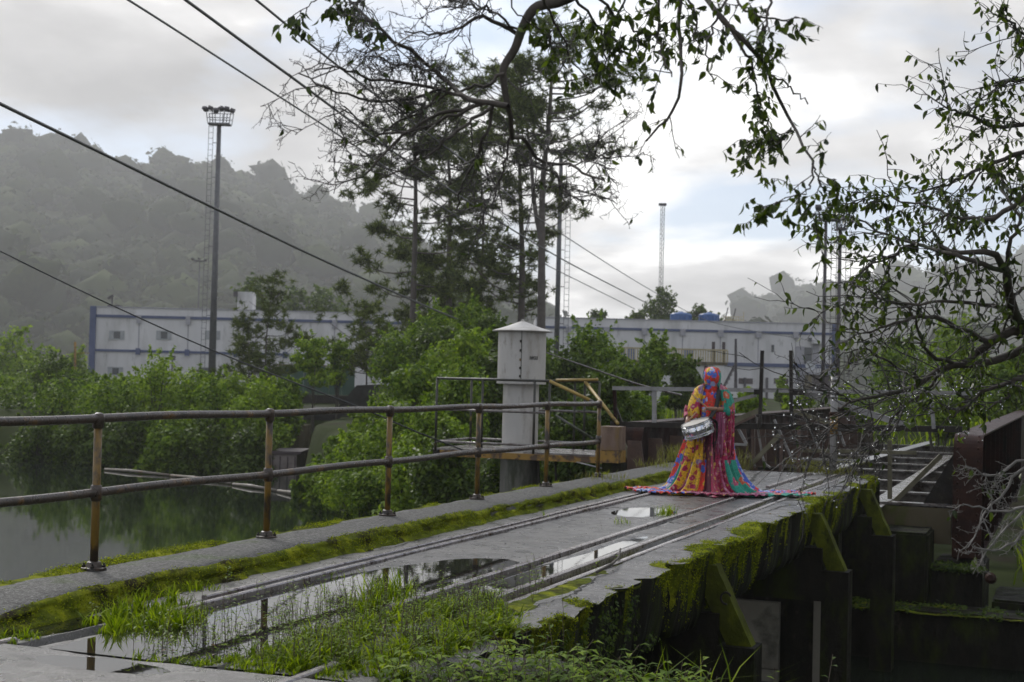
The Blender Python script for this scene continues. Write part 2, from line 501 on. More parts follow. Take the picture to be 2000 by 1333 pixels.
mt, nt, b = newmat('lake_water')
b.inputs['Base Color'].default_value = (0.010, 0.014, 0.009, 1)
b.inputs['Roughness'].default_value = 0.04
b.inputs['IOR'].default_value = 1.33
bn = nd(nt, 'ShaderNodeBump', i_Strength=0.05, i_Distance=0.02)
g = nd(nt, 'ShaderNodeNewGeometry').outputs['Position']
ln(nt, noise(nt, g, 1.8, 4, 0.5), bn.inputs['Height'])
ln(nt, bn.outputs[0], b.inputs['Normal'])
M_water = mt
mt, nt, b = newmat('puddle_water')
b.inputs['Base Color'].default_value = (0.012, 0.012, 0.010, 1)
b.inputs['Roughness'].default_value = 0.015
b.inputs['IOR'].default_value = 1.65
b.inputs['Specular IOR Level'].default_value = 0.9
bn = nd(nt, 'ShaderNodeBump', i_Strength=0.03, i_Distance=0.004)
g = nd(nt, 'ShaderNodeNewGeometry').outputs['Position']
ln(nt, noise(nt, g, 12, 3, 0.5), bn.inputs['Height'])
ln(nt, bn.outputs[0], b.inputs['Normal'])
M_puddle = mt
# ================================================================== large structure: terrain, lake, hills
WATER_Z = -2.8


def sstep(x, a, b):
    t = np.clip((x - a) / (b - a), 0, 1)
    return t * t * (3 - 2 * t)


SHORE = np.array([(-400, 90), (-120, 80), (-60, 68), (-40, 66), (-17, 61), (-12.4, 59.5), (-12.0, 66.5), (-8.4, 66.5), (-8.0, 53), (-5.6, 46.5), (-3.4, 40), (-2.6, 33), (-1.0, 29.5), (1.2, 27.5), (4.0, 60), (40, 60)], float)


def terrain_h(a, d):
    # a metres right of the camera axis, d metres ahead
    x, y = RH[0] * a + FH[0] * d, RH[1] * a + FH[1] * d
    shore_d = np.interp(a, SHORE[:, 0], SHORE[:, 1], right=26)
    bank = sstep(d - shore_d, -1.5, 6.0)
    far = -0.6 + 0.4 * sstep(d, 90, 200) + vnoise(a, d, 3, 3, 0.08) * 0.9
    # the bank on the far side of the bridge is held by the abutment wall
    right = sstep(x, -8.5, -6.8)
    h_left = -4.6 + (far + 4.6) * bank
    pit = 1 - sstep(y, 56, 66)
    h_right = np.where(y > 24.5, (far + 0.2) * (1 - pit) - 2.65 * pit, -6.2)
    h = h_left * (1 - right) + h_right * right
    # near bank where the bridge begins
    edge = 1.9 * sstep(x, -0.6, 1.2)
    near = 1 - sstep(y, 7.2 + edge, 8.0 + edge)
    near = near * sstep(x, -13, -8)
    h = h * (1 - near) + (-0.30 + vnoise(x, y, 5, 3, 0.6) * 0.10) * near
    return h


def grid_mesh(name, av, dv, hf, mat, **kw):
    A, D = np.meshgrid(av, dv, indexing='ij')
    Z = hf(A, D)
    P = A[..., None] * RH + D[..., None] * FH + Z[..., None] * UP
    n, mm = A.shape
    i = np.arange(n - 1)[:, None] * mm + np.arange(mm - 1)[None]
    F = np.stack([i, i + mm, i + mm + 1, i + 1], -1).reshape(-1, 4)
    return mk(name, P.reshape(-1, 3), F, mat, smooth=True, **kw)


av = np.unique(np.concatenate([np.linspace(-1100, -60, 46), np.linspace(-60, -14, 70), np.linspace(-14, 14, 120), np.linspace(14, 60, 40), np.linspace(60, 1150, 44)]))
dv = np.unique(np.concatenate([np.linspace(-60, 2, 20), np.linspace(2, 34, 150), np.linspace(34, 100, 110), np.linspace(100, 330, 40), np.linspace(330, 2150, 40)]))
tag(grid_mesh('ground', av, dv, terrain_h, M_ground), kind='structure')

wv = [AD(a, d, WATER_Z) for a, d in ((-420, -70), (60, -70), (60, 40), (20, 40), (-2, 62), (-420, 150))]
tag(mk('water', wv, [list(range(6))], M_water), kind='structure')


# forested hills behind, a ridge line given as (u, v) seen from the deck, at distance d
def hill(name, pts, dist, base_d, depth, ntree, seed, size):
    pts = np.array(pts, float)
    a_r = (pts[:, 0] - 1000) / 2800 * dist
    z_r = []
    for (u, v) in pts:
        z_r.append(PD(u, v, dist)[2])
    z_r = np.array(z_r) - size * 0.75

    def hf(A, D):
        a_here = A * dist / np.maximum(D, 1)
        zr = np.interp(a_here, a_r, z_r)
        t = np.clip((D - base_d) / (dist - base_d), 0, 1.6)
        prof = np.where(t <= 1, t ** 1.12, np.cos((t - 1) * 1.1))
        return -2.0 + (zr + 2.0) * prof + vnoise(A, D, seed, 4, 0.008) * 34 * np.clip(t, 0, 0.8) * (1 - np.clip(t, 0, 1) ** 3)
    span_ = a_r.max() - a_r.min()
    amin, amax = a_r.min() - 0.12 * span_, a_r.max() + 0.12 * span_
    av_ = np.linspace(amin, amax, 130)
    dv_ = np.linspace(base_d, dist + depth, 60)
    tag(grid_mesh(name, av_, dv_, hf, M_ground), kind='structure')
    # crowns of the forest: each a loose shell of leaf clumps
    r = np.random.default_rng(seed)
    n = ntree
    D = base_d + (dist * 1.02 - base_d) * r.random(n) ** 0.8
    A = (amin + (amax - amin) * r.random(n)) * 1.0
    # a line of crowns along the ridge itself
    k = int(n * 0.12)
    D[:k] = dist + r.normal(0, 7, k)
    A[:k] = np.linspace(amin, amax, k) + r.normal(0, 2, k)
    Z = hf(A, D)
    C = A[:, None] * RH + D[:, None] * FH + Z[:, None] * UP
    rad = size * (0.45 + 0.75 * r.random(n) ** 1.5)
    C[:, 2] += rad * (0.35 + 0.9 * (r.random(n) < 0.12))
    bmi = bmesh.new()
    bmesh.ops.create_icosphere(bmi, subdivisions=1, radius=1.0)
    ico = np.array([v.co[:] for v in bmi.verts])
    icf = np.array([[v.index for v in f.verts] for f in bmi.faces])
    bmi.free()
    V0 = np.broadcast_to(ico, (n,) + ico.shape)
    ph = r.random((n, 3, 1)) * 6
    lumps = 1 + 0.20 * np.sin(V0[..., 0] * 5 + ph[:, 0]) * np.sin(V0[..., 1] * 5 + ph[:, 1]) + 0.16 * np.sin(V0[..., 2] * 8 + ph[:, 2]) * np.sin(V0[..., 0] * 9 + ph[:, 1]) + 0.42 * (r.random(V0.shape[:2]) - 0.5)
    shp = np.stack([np.ones(n), np.ones(n), 0.55 + 0.4 * r.random(n)], -1)
    Vc = C[:, None] + V0 * (lumps * rad[:, None] * 0.9)[..., None] * shp[:, None]
    Fc = (icf[None] + (np.arange(n) * len(ico))[:, None, None]).reshape(-1, 3)
    q = 26
    dr_ = r.normal(0, 1, (n, q, 3))
    dr_[..., 2] = np.abs(dr_[..., 2]) * 0.9
    dr_ /= np.linalg.norm(dr_, axis=2, keepdims=True)
    c = C[:, None] + dr_ * (rad[:, None] * (0.80 + 0.28 * r.random((n, q))))[..., None] * shp[:, None]
    s_ = np.repeat(rad, q) * 0.30 * (0.5 + 0.9 * r.random(n * q))
    Vl, Fl = leaf_quads(c.reshape(-1, 3), dr_.reshape(-1, 3), s_, r, 0.4)
    Vl = Vl.reshape(-1, 4, 3)[:, :, :]
    Ft = np.concatenate([Fl[:, [0, 1, 2]], Fl[:, [0, 2, 3]]]) + len(Fc) * 0 + Vc.reshape(-1, 3).shape[0]
    mk(name + '_forest', np.concatenate([Vc.reshape(-1, 3), Vl.reshape(-1, 3)]), np.concatenate([Fc, Ft]), M_forest)
    o = bpy.data.objects[name + '_forest']
    o.name = 'forest'
    return tag(o, 'distant forest covering the %s' % name.replace('_', ' '), 'forest', kind='stuff')


def leaf_quads(c, N, size, r, jitter=0.55, aspect=0.62, droop=0.0):
    n = len(c)
    N = N + r.normal(0, jitter, (n, 3))
    N /= np.maximum(np.linalg.norm(N, axis=1, keepdims=True), 1e-6)
    t = r.normal(0, 1, (n, 3))
    t[:, 2] -= droop
    t -= N * np.sum(t * N, 1, keepdims=True)
    t /= np.maximum(np.linalg.norm(t, axis=1, keepdims=True), 1e-6)
    b_ = np.cross(N, t)
    s = np.asarray(size).reshape(-1, 1)
    V = np.stack([c - t * s * 0.5, c - b_ * s * aspect * 0.5 + N * s * 0.08, c + t * s * 0.5, c + b_ * s * aspect * 0.5 + N * s * 0.08], 1).reshape(-1, 3)
    F = np.arange(n * 4).reshape(-1, 4)
    return V, F


def mkleaves(name, c, N, size, r, mat, parent=None, **kw):
    V, F = leaf_quads(c, N, size, r, **kw)
    return mk(name, V, F, mat, parent)


hill('hill_left', [(-500, 250), (-200, 262), (0, 285), (60, 292), (130, 302), (200, 322), (270, 330), (340, 326), (430, 334), (500, 356), (560, 376), (620, 400), (700, 428), (800, 470), (900, 520), (1000, 575), (1080, 640), (1160, 700)], 1300, 500, 180, 5400, 11, 14.0)
hill('hill_right', [(1380, 690), (1430, 616), (1480, 590), (1530, 572), (1600, 562), (1700, 552), (1800, 540), (1950, 520), (2150, 500), (2400, 480)], 1750, 850, 200, 1500, 12, 18.0)


# ------------------------------------------------------------------ rail bridge
KH = 0.12
br = thing('rail_bridge', 'weathered concrete rail bridge with mossy edges, puddles and dual-gauge rails', 'bridge', (-4.6, 6.2, 0))
BL = (-4.6, 6.2, 0.0)


def bobj(o):            # keep world placement below the bridge's empty
    o.parent = br
    o.matrix_parent_inverse = Matrix.Translation((4.6, -6.2, 0))
    return o


XK, XL, XE = -5.62, -6.28, -2.95           # kerb face, outer edge, open edge
GROOVES = [(-5.235, -5.115), (-4.00, -3.95), (-3.565, -3.455)]
DECK_Y0, DECK_Y1 = 6.22, 23.9


def dips(X, Y):
    z = np.zeros_like(X)

    def blob(cx, cy, rx, ry, dp):
        q = np.sqrt(((X - cx) / rx) ** 2 + ((Y - cy) / ry) ** 2)
        return -dp * (1 - sstep(q, 0.55, 1.15))
    z += blob(-4.60, 7.7, 0.66, 2.3, 0.055)
    z += blob(-4.40, 9.3, 0.62, 1.75, 0.050)
    z += blob(-3.78, 9.7, 0.20, 2.0, 0.040)
    z += blob(-3.80, 12.3, 0.10, 1.2, 0.022)
    z += blob(-5.42, 6.75, 0.16, 0.45, 0.030)
    z += blob(-4.5, 15.7, 0.42, 0.75, 0.022)
    return z


def deck_h(X, Y):
    z = vnoise(X, Y, 1, 5, 1.3) * 0.022 + vnoise(X, Y, 2, 3, 7.0) * 0.006 + dips(X, Y)
    for g0, g1 in GROOVES:
        z = np.where((X > g0 + 0.001) & (X < g1 - 0.001), -0.07, z)
    # broken open edge: the slab crumbles away in bites
    bite = sstep(X, XE - 0.22, XE + 0.02) * np.clip(vnoise(Y, Y * 0 + 3, 8, 4, 1.6) * 4.0 - 0.2, 0, 1)
    return z - bite * 0.09


xs = [XK - 0.02]
xs += list(np.arange(-5.58, XE - 0.001, 0.045)) + [XE]
for g0, g1 in GROOVES:
    xs = [x for x in xs if not (g0 - 0.012 < x < g1 + 0.012)] + [g0, g0 + 0.002, g1 - 0.002, g1]
xs = np.array(sorted(xs))
ys = np.arange(DECK_Y0, DECK_Y1 + 0.01, 0.05)
X, Y = np.meshgrid(xs, ys, indexing='ij')
Z = deck_h(X, Y)
ejit = vnoise(Y[-1], Y[-1] * 0 + 1, 9, 5, 1.1) * 0.16 - 0.10 * np.clip(np.sin(Y[-1] * 7.3 + 2.2 * np.sin(Y[-1] * 1.9)) * 6 - 4.6, 0, 1)
for k in range(1, 6):
    X[-k] += ejit * (1 - (k - 1) / 5)
EDGE_Y, EDGE_X, EDGE_Z = Y[-1].copy(), X[-1].copy(), Z[-1].copy()
n, mm = X.shape
i = np.arange(n - 1)[:, None] * mm + np.arange(mm - 1)[None]
F = np.stack([i, i + mm, i + mm + 1, i + 1], -1).reshape(-1, 4)
bobj(mk('deck_slab', np.stack([X, Y, Z], -1).reshape(-1, 3), F, M_concrete, smooth=False))

# side beam on the open side: rippled, thick, undercut at the bottom
zz_ = np.array([0.0, -0.03, -0.09, -0.17, -0.28, -0.40, -0.52, -0.62, -0.64])
inset = np.array([0.0, 0.012, 0.02, 0.03, 0.04, 0.055, 0.075, 0.12, 0.5])
YY, ZZ = np.meshgrid(EDGE_Y, zz_, indexing='ij')
XX = EDGE_X[:, None] - inset[None] + vnoise(YY, ZZ, 4, 4, 3.0) * 0.07 * (ZZ < -0.01) * (ZZ > -0.63)
ZZ = ZZ + EDGE_Z[:, None] * np.clip(1 + zz_ / 0.2, 0, 1)[None] + vnoise(YY, ZZ * 0, 6, 3, 0.8) * 0.08 * (ZZ < -0.6)
n, mm = YY.shape
i = np.arange(n - 1)[:, None] * mm + np.arange(mm - 1)[None]
F = np.stack([i, i + 1, i + mm + 1, i + mm], -1).reshape(-1, 4)
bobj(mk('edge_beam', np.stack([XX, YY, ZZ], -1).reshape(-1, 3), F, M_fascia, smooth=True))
# soffit and core under the slab, recessed
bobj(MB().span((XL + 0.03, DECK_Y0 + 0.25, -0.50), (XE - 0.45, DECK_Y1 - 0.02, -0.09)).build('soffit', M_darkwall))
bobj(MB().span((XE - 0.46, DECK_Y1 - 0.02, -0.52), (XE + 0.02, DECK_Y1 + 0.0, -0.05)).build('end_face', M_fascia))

# raised walkway with kerb
kx = np.array([XL, XL + 0.0, XL + 0.02, XL + 0.12, XL + 0.3, XL + 0.48, XK - 0.05, XK - 0.015, XK + 0.01, XK + 0.015, XK + 0.05])
kz = np.array([-0.52, KH - 0.05, KH - 0.01, KH, KH, KH, KH, KH - 0.012, KH - 0.05, 0.03, -0.09])
ky = np.arange(1.5, 23.9, 0.06)
KY, KX = np.meshgrid(ky, kx, indexing='ij')
KZ = np.broadcast_to(kz, KY.shape).copy()
w = vnoise(KY, KX * 2, 21, 4, 2.2)
KZ += w * 0.022 * (KZ > 0)
KX = KX + vnoise(KY, KZ * 5, 22, 4, 2.4) * 0.05 * ((KX > XK - 0.08) | (KX < XL + 0.05))
# the kerb sinks away towards the viewer where it is broken off
sink = 1 - sstep(KY, 6.2, 7.3)
KZ = np.where(KZ > -0.03, KZ - sink * (KZ + 0.0) * 0.55 * (KX > XL + 0.25), KZ)
n, mm = KY.shape
i = np.arange(n - 1)[:, None] * mm + np.arange(mm - 1)[None]
F = np.stack([i, i + 1, i + mm + 1, i + mm], -1).reshape(-1, 4)
KXs, KYs, KZs = KX, KY, KZ
bobj(mk('walkway_kerb', np.stack([KX, KY, KZ], -1).reshape(-1, 3), F, M_walk, smooth=True))

# steel rails beside their grooves
def rail(x, y0, y1, w=0.045, top=0.018, wob=0.004):
    yy = np.arange(y0, y1 + 0.01, 0.25)
    P, V, F = [], [], []
    for j, y in enumerate(yy):
        dx = vnoise(np.array([y]), np.array([x]), 31, 2, 0.5)[0] * wob * 4
        for (px, pz) in ((-w / 2, -0.06), (-w / 2, top - 0.008), (-w / 2 + 0.008, top), (w / 2 - 0.008, top), (w / 2, top - 0.008), (w / 2, -0.06)):
            V.append((x + dx + px, y, pz))
        if j:
            a_, b_ = (j - 1) * 6, j * 6
            F += [[a_ + k, a_ + k + 1, b_ + k + 1, b_ + k] for k in range(5)]
    F += [[0, 1, 2, 3, 4, 5][::-1], [len(V) - 6 + k for k in range(6)]]
    return bobj(MB().add(V, F).build('rail', M_rail))


for g0, g1 in GROOVES[:2]:  # dark wet floor strip added to deepen the groove's darkness
    bobj(MB().span((g0 + 0.003, DECK_Y0 + 1.6, -0.075), (g1 - 0.003, DECK_Y1 - 0.05, -0.052)).build('flangeway', M_darkwall))
rail(-5.258, 8.0, 23.8)
rail(-5.092, 7.35, 23.8, 0.05, 0.028)
rail(-4.025, 8.2, 18.0, 0.05, 0.026)
rail(-4.025, 20.2, 23.8, 0.05, 0.026)
rail(-3.590, 8.6, 23.8, 0.05, 0.026)
rail(-3.430, 8.3, 23.8, 0.045, 0.016)

# near landing slab where the bridge begins
nx = np.arange(-6.3, -2.2, 0.06)
ny = np.arange(1.5, 6.16, 0.06)
X, Y = np.meshgrid(nx, ny, indexing='ij')
Z = vnoise(X, Y, 14, 5, 1.2) * 0.022 + vnoise(X, Y, 15, 3, 8.0) * 0.006 + 0.008
q = np.sqrt(((X + 4.55) / 0.5) ** 2 + ((Y - 5.98) / 0.17) ** 2)
Z += -0.018 * (1 - sstep(q, 0.6, 1.15))
X = X + 0.0
n, mm = X.shape
i = np.arange(n - 1)[:, None] * mm + np.arange(mm - 1)[None]
F = np.stack([i, i + mm, i + mm + 1, i + 1], -1).reshape(-1, 4)
Y[:, -1] += vnoise(X[:, -1], X[:, -1] * 0, 16, 4, 2.0) * 0.05
bobj(mk('landing_slab', np.stack([X, Y, Z], -1).reshape(-1, 3), F, M_concrete))
rail(-5.30, 3.0, 6.35, 0.05, 0.024)
rail(-3.47, 3.0, 6.55, 0.05, 0.024)
# broken concrete pieces at the landing's corner
for k, (x, y, sx, sy, rz, h) in enumerate([(-2.72, 6.95, 0.62, 0.55, 0.3, 0.10), (-2.95, 6.5, 0.5, 0.3, -0.2, 0.09)]):
    pts = []
    for t in range(17):
        an = t / 17 * 2 * math.pi
        rr = 0.5 * (0.62 + 0.55 * rng.random())
        pts.append((math.cos(an) * sx * rr * math.cos(rz) - math.sin(an) * sy * rr * math.sin(rz) + x, math.cos(an) * sx * rr * math.sin(rz) + math.sin(an) * sy * rr * math.cos(rz) + y))
    o = MB().prism(pts, 0.2, base=-0.2 - 0.02 * k).build('broken_slab_piece', M_walk)
    bobj(o)

# puddles: still sheets lying in the dips
def puddle(x0, x1, y0, y1, z):
    o = mk('puddle', [(x0, y0, z), (x1, y0, z), (x1, y1, z), (x0, y1, z)], [[0, 1, 2, 3]], M_puddle)
    return tag(o, kind='structure')


puddle(-5.06, -4.055, 6.24, 12.6, -0.0125)
puddle(-3.995, -3.62, 7.9, 14.0, -0.0110)
puddle(-5.60, -5.29, 6.24, 7.4, -0.0100)
puddle(-5.00, -4.06, 14.8, 16.6, -0.0135)
puddle(-5.15, -3.9, 5.72, 6.15, -0.001)

# sloping struts and columns carrying the open side
for (yc, w) in ((12.3, 0.30), (17.75, 0.32), (22.3, 0.34)):
    p = thing('strut_holder', None, None)
    bpy.data.objects.remove(p)
    o = MB()
    t0, t1 = np.array((XE - 0.02, yc, -0.10)), np.array((XE + 0.30, yc + 0.05, -0.82))
    V, Fq = [], None
    segs = 10
    for s_ in range(segs + 1):
        t = s_ / segs
        c = t0 + (t1 - t0) * t
        jx = vnoise(np.array([t * 3]), np.array([yc]), 41, 3, 2.0)[0] * 0.03
        hw, hd = w / 2 * 0.6, 0.11
        V += [c + (-hd + jx, -hw, 0), c + (hd + jx, -hw, 0), c + (hd + jx, hw, 0), c + (-hd + jx, hw, 0)]
    F = [[3, 2, 1, 0], [segs * 4 + k for k in range(4)]] + [[s_ * 4 + k, s_ * 4 + (k + 1) % 4, s_ * 4 + 4 + (k + 1) % 4, s_ * 4 + 4 + k] for s_ in range(segs) for k in range(4)]
    o.add(V, F)
    bobj(o.build('strut', M_strut))
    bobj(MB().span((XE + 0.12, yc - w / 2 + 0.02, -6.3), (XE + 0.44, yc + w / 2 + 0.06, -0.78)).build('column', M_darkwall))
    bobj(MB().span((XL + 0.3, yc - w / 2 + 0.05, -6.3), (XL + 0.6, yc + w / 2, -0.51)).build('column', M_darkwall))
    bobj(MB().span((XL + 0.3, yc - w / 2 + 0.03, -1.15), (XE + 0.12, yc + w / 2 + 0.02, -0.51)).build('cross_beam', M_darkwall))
# iron hook on the first strut
P = [np.array((XE + 0.20, 12.14, -0.36)) + 0.05 * np.array((math.cos(t) * 0.9, -0.4, math.sin(t))) for t in np.linspace(0.4, 4.9, 16)]
bobj(MB().tube(P, 0.009, 6).build('iron_hook', M_blacksteel))
# ================================================================== pipe railing on the walkway
RX, RZT, RZM = -6.15, 1.14, 0.64
rl = thing('pipe_railing', 'long rusty two-bar pipe railing along the mossy walkway', 'railing', (RX, 8.02, KH))
LOC = Matrix.Translation((-RX, -8.02, -KH))


def under(o, par, inv=None):
    o.parent = par
    o.matrix_parent_inverse = inv if inv is not None else par.matrix_basis.inverted()
    return o


bpy.context.view_layer.update()
yy = np.arange(3.6, 19.05, 0.2)
sag = 0.006 * np.sin(yy * 2.3)
under(MB().tube(np.stack([np.full_like(yy, RX), yy, RZT + sag], -1), 0.030, 12).build('top_bar', M_pipe, smooth=True), rl)
under(MB().tube(np.stack([np.full_like(yy, RX), yy, RZM - 0.03 * sstep(yy, 14, 19) + sag], -1), 0.030, 12).build('middle_bar', M_pipe, smooth=True), rl)
post0 = None
for k, py in enumerate([5.80, 8.02, 10.24, 12.46, 14.68, 16.90, 19.0]):
    if post0 is None:
        b_ = MB()
        b_.tube([(0, 0, 0.0), (0, 0, 0.5), (0, 0, 0.52), (0, 0, 1.0)], [0.0275] * 4, 12)
        post = b_.build('post', M_postpaint, smooth=True)
        fit = MB()
        fit.lathe([(0.029, -0.07), (0.038, -0.065), (0.043, 0.0), (0.040, 0.025), (0.018, 0.038)], 12, (0, 0, 1.02))
        fit2 = MB()
        fit2.lathe([(0.029, -0.06), (0.037, -0.055), (0.040, 0.0), (0.037, 0.045), (0.029, 0.05)], 12, (0, 0, 0.52))
        fit = fit.build('top_fitting', M_pipe, post, smooth=True)
        fit2 = fit2.build('middle_fitting', M_pipe, post, smooth=True)
        fl = MB()
        fl.lathe([(0.085, 0.0), (0.085, 0.014), (0.055, 0.018), (0.046, 0.05), (0.036, 0.055)], 20, (0, 0, 0.0))
        fl = fl.build('base_flange', M_pipe, post)
        bolts = []
        for q in range(4):
            a_ = q * math.pi / 2 + 0.5
            bo = MB().lathe([(0.014, 0), (0.014, 0.016), (0.007, 0.017), (0.007, 0.03)], 6, (0.066 * math.cos(a_), 0.066 * math.sin(a_), 0.014)).build('bolt', M_blacksteel, post)
            bolts.append(bo)
        kids = [fit, fit2, fl] + bolts
        post0 = post
        post.location = (RX, py, KH)
        under(post, rl)
    else:
        post = copy_obj(post0)
        post.location = (RX, py, KH)
        under(post, rl)
        for ch in kids:
            copy_obj(ch, post)

# ================================================================== steel girder span beyond the deck
gs = thing('girder_span', 'rusty through-girder steel span with open floor beams beyond the deck end', 'bridge', (-4.5, 25.0, -0.62))
bpy.context.view_layer.update()
GY0, GY1 = 24.75, 58.0


def plate_girder(x0, x1, name, mweb):
    # web with rounded-end flange wrapped over the top
    xm = (x0 + x1) / 2
    zt, zb, rr = 0.70, -1.32, 0.34
    prof = [(GY0, zb)] + [(GY0 + rr - rr * math.cos(t), zt - rr + rr * math.sin(t)) for t in np.linspace(0, math.pi / 2, 9)] + [(GY1, zt)]
    V, F = [], []
    for (y, z) in prof:
        V += [(x0, y, z), (x1, y, z)]
    k = len(prof)
    off = 0.03
    prof2 = [(GY0 + off, zb)] + [(GY0 + rr - (rr - off) * math.cos(t), zt - rr + (rr - off) * math.sin(t)) for t in np.linspace(0, math.pi / 2, 9)] + [(GY1, zt - off)]
    for (y, z) in prof2:
        V += [(x0, y, z), (x1, y, z)]
    for j in range(k - 1):
        a_, c_ = 2 * j, 2 * k + 2 * j
        F += [[a_, a_ + 1, a_ + 3, a_ + 2], [c_ + 2, c_ + 3, c_ + 1, c_], [a_, a_ + 2, c_ + 2, c_], [a_ + 1, c_ + 1, c_ + 3, a_ + 3]]
    F += [[0, 2 * k, 2 * k + 1, 1]]
    g_ = under(MB().add(V, F).build(name, M_rust, smooth=False), gs)
    web = under(MB().prism([(y, z) for y, z in prof2] + [(GY1, zb)], 0.03, axis=0, base=xm - 0.015).build('web_plate', mweb), gs)
    bf = under(MB().span((x0 + 0.02, GY0 + 0.04, zb - 0.03), (x1 - 0.02, GY1, zb)).build('bottom_flange', mweb), gs)
    return g_, zt, zb, rr


g1, zt, zb, rr = plate_girder(-1.86, -1.40, 'girder', M_rustdark)
plate_girder(-7.62, -7.20, 'girder', M_rustdark)
# rivets in two rows on the curved end plate of the near girder
rv0 = None
for x in (-1.79, -1.47):
    s_ = 0
    zs = np.arange(-1.22, 0.34, 0.125)
    pts = [((x, GY0 - 0.001, z), 0) for z in zs]
    pts += [((x, GY0 + rr - rr * math.cos(t), zt - rr + rr * math.sin(t)), t) for t in (0.35, 0.75, 1.15)]
    for (p, t) in pts:
        if rv0 is None:
            rv0 = MB().lathe([(0.022, 0), (0.020, 0.008), (0.012, 0.015), (0.003, 0.018)], 8).build('rivet', M_rust, smooth=True)
            r_ = rv0
        else:
            r_ = copy_obj(rv0)
        r_.location = p
        r_.rotation_euler = (math.pi / 2 - t, 0, 0)
        under(r_, gs)
# stiffeners of the outer side of the near girder and inner side of the far one
st0 = MB().span((0, -0.015, -1.3), (0.2, 0.015, 0.66)).build('stiffener', M_rustdark)
for k, y in enumerate(np.arange(25.9, 45, 1.6)):
    o = st0 if k == 0 else copy_obj(st0)
    o.location = (-1.615, y, 0)
    under(o, gs)
st1 = MB().prism([(-0.10, -1.25), (0.26, -1.25), (0.24, -0.2), (0.14, 0.42), (-0.10, 0.42)], 0.03, axis=1, base=-0.015).build('stiffener', M_stiff)
for k, u in enumerate([1229, 1270, 1311, 1347, 1381, 1410, 1438, 1470, 1493, 1535, 1558, 1580, 1600, 1620, 1640, 1656]):
    y = PXp(u, 870, -7.15)[1]
    o = st1 if k == 0 else copy_obj(st1)
    o.location = (-7.2 + 0.12, y, 0)
    under(o, gs)
# floor beams
fb0 = None
for k, y in enumerate([25.25, 26.0, 29.1, 32.4, 36.3, 39.4, 42.8, 47.0, 51.8]):
    if fb0 is None:
        b_ = MB()
        b_.span((-7.18, -0.12, -0.04), (-1.88, 0.12, 0.0)).span((-7.18, -0.012, -0.52), (-1.88, 0.012, -0.04)).span((-7.18, -0.10, -0.56), (-1.88, 0.10, -0.52))
        fb0 = b_.build('floor_beam', M_steelwet)
        o = fb0
    else:
        o = copy_obj(fb0)
    o.location = (0, y, -0.60 if k else -0.50)
    under(o, gs)
# end diaphragm, stained
under(MB().span((-7.15, 25.12, -1.16), (-1.9, 25.15, -0.56)).build('end_plate', M_tan), gs)
# knee gussets on the near girder
gp0 = MB().prism([(-1.90, 0.35), (-1.90, -0.58), (-2.42, -0.58)], 0.02, axis=1, base=0).build('gusset', M_blacksteel)
for k, y in enumerate([25.3, 28.98, 32.3, 36.2]):
    o = gp0 if k == 0 else copy_obj(gp0)
    o.location = (0, y, 0)
    under(o, gs)
# diagonal wind bracing, lying flat
under(MB().bar(PZ(1690, 1000, -0.55) * np.array([1, 1, 0]) + (0, 0, -0.545), PZ(1855, 890, -0.55) * np.array([1, 1, 0]) + (0, 0, -0.545), 0.30, 0.012).build('bracing', M_steelwet), gs)
under(MB().bar(PZ(1585, 925, -0.5) * np.array([1, 1, 0]) + (0, 0, -0.52), PZ(1820, 862, -0.5) * np.array([1, 1, 0]) + (0, 0, -0.52), 0.34, 0.012).build('bracing', M_plank), gs)

# ================================================================== barrier frame across the deck end
BY = 24.35
ba = thing('barrier_frame', 'weathered angle-iron barrier frame across the far end of the deck', 'barrier', (-4.8, BY, 0.0))
bpy.context.view_layer.update()


def bp(u, v, dy=0.0):
    return PY(u, v, BY + dy)


def bbar(name, a, b, w, h, mat, dy=0.0):
    return under(MB().bar(bp(*a, dy), bp(*b, dy), w, h).build(name, mat), ba)


tl, tr_ = bp(1197, 756), bp(1900, 766)
o = MB()
o.bar(tl, tr_, 0.075, 0.022)
o.bar(tl + (0, -0.030, -0.034), tr_ + (0, -0.030, -0.034), 0.008, 0.045)
under(o.build('top_rail', M_plank), ba)
bbar('lower_rail', (1193, 829), (1880, 839), 0.07, 0.10, M_blacksteel, 0.06)
bbar('post', (1200, 758), (1203, 830), 0.05, 0.06, M_rustdark, 0.02)
bbar('post', (1278, 760), (1278, 826), 0.06, 0.07, M_plank, 0.02)
bbar('tall_post', (1489, 685), (1484, 834), 0.07, 0.055, M_blacksteel, -0.05)
bbar('tall_post', (1545, 685), (1546, 834), 0.07, 0.055, M_blacksteel, -0.05)
bbar('post', (1818, 768), (1824, 838), 0.06, 0.06, M_plank, 0.02)
bbar('post', (1888, 766), (1890, 842), 0.06, 0.06, M_blacksteel, 0.02)
bbar('post', (1527, 850), (1525, 921), 0.06, 0.055, M_stiff, 0.0)
bbar('post', (1560, 838), (1560, 925), 0.05, 0.055, M_stiff, 0.0)
bbar('post', (1471, 838), (1472, 915), 0.09, 0.055, M_stiff, 0.35)
bbar('post', (1492, 838), (1494, 918), 0.07, 0.055, M_stiff, 0.40)
bbar('brace', (1522, 850), (1447, 930), 0.05, 0.075, M_timber, -0.1)
bbar('brace', (1211, 852), (1246, 936), 0.05, 0.085, M_timber, -0.1)
bbar('brace', (1203, 795), (1216, 828), 0.03, 0.03, M_blacksteel, 0.0)
bbar('brace', (1477, 772), (1428, 785), 0.03, 0.06, M_plank, 0.1)
bbar('brace', (1573, 768), (1782, 835), 0.05, 0.10, M_plank, 0.1)
bbar('brace', (1487, 800), (1422, 828), 0.05, 0.09, M_timber, 0.2)
bbar('brace', (1476, 812), (1432, 832), 0.05, 0.04, M_stiff, -0.02)
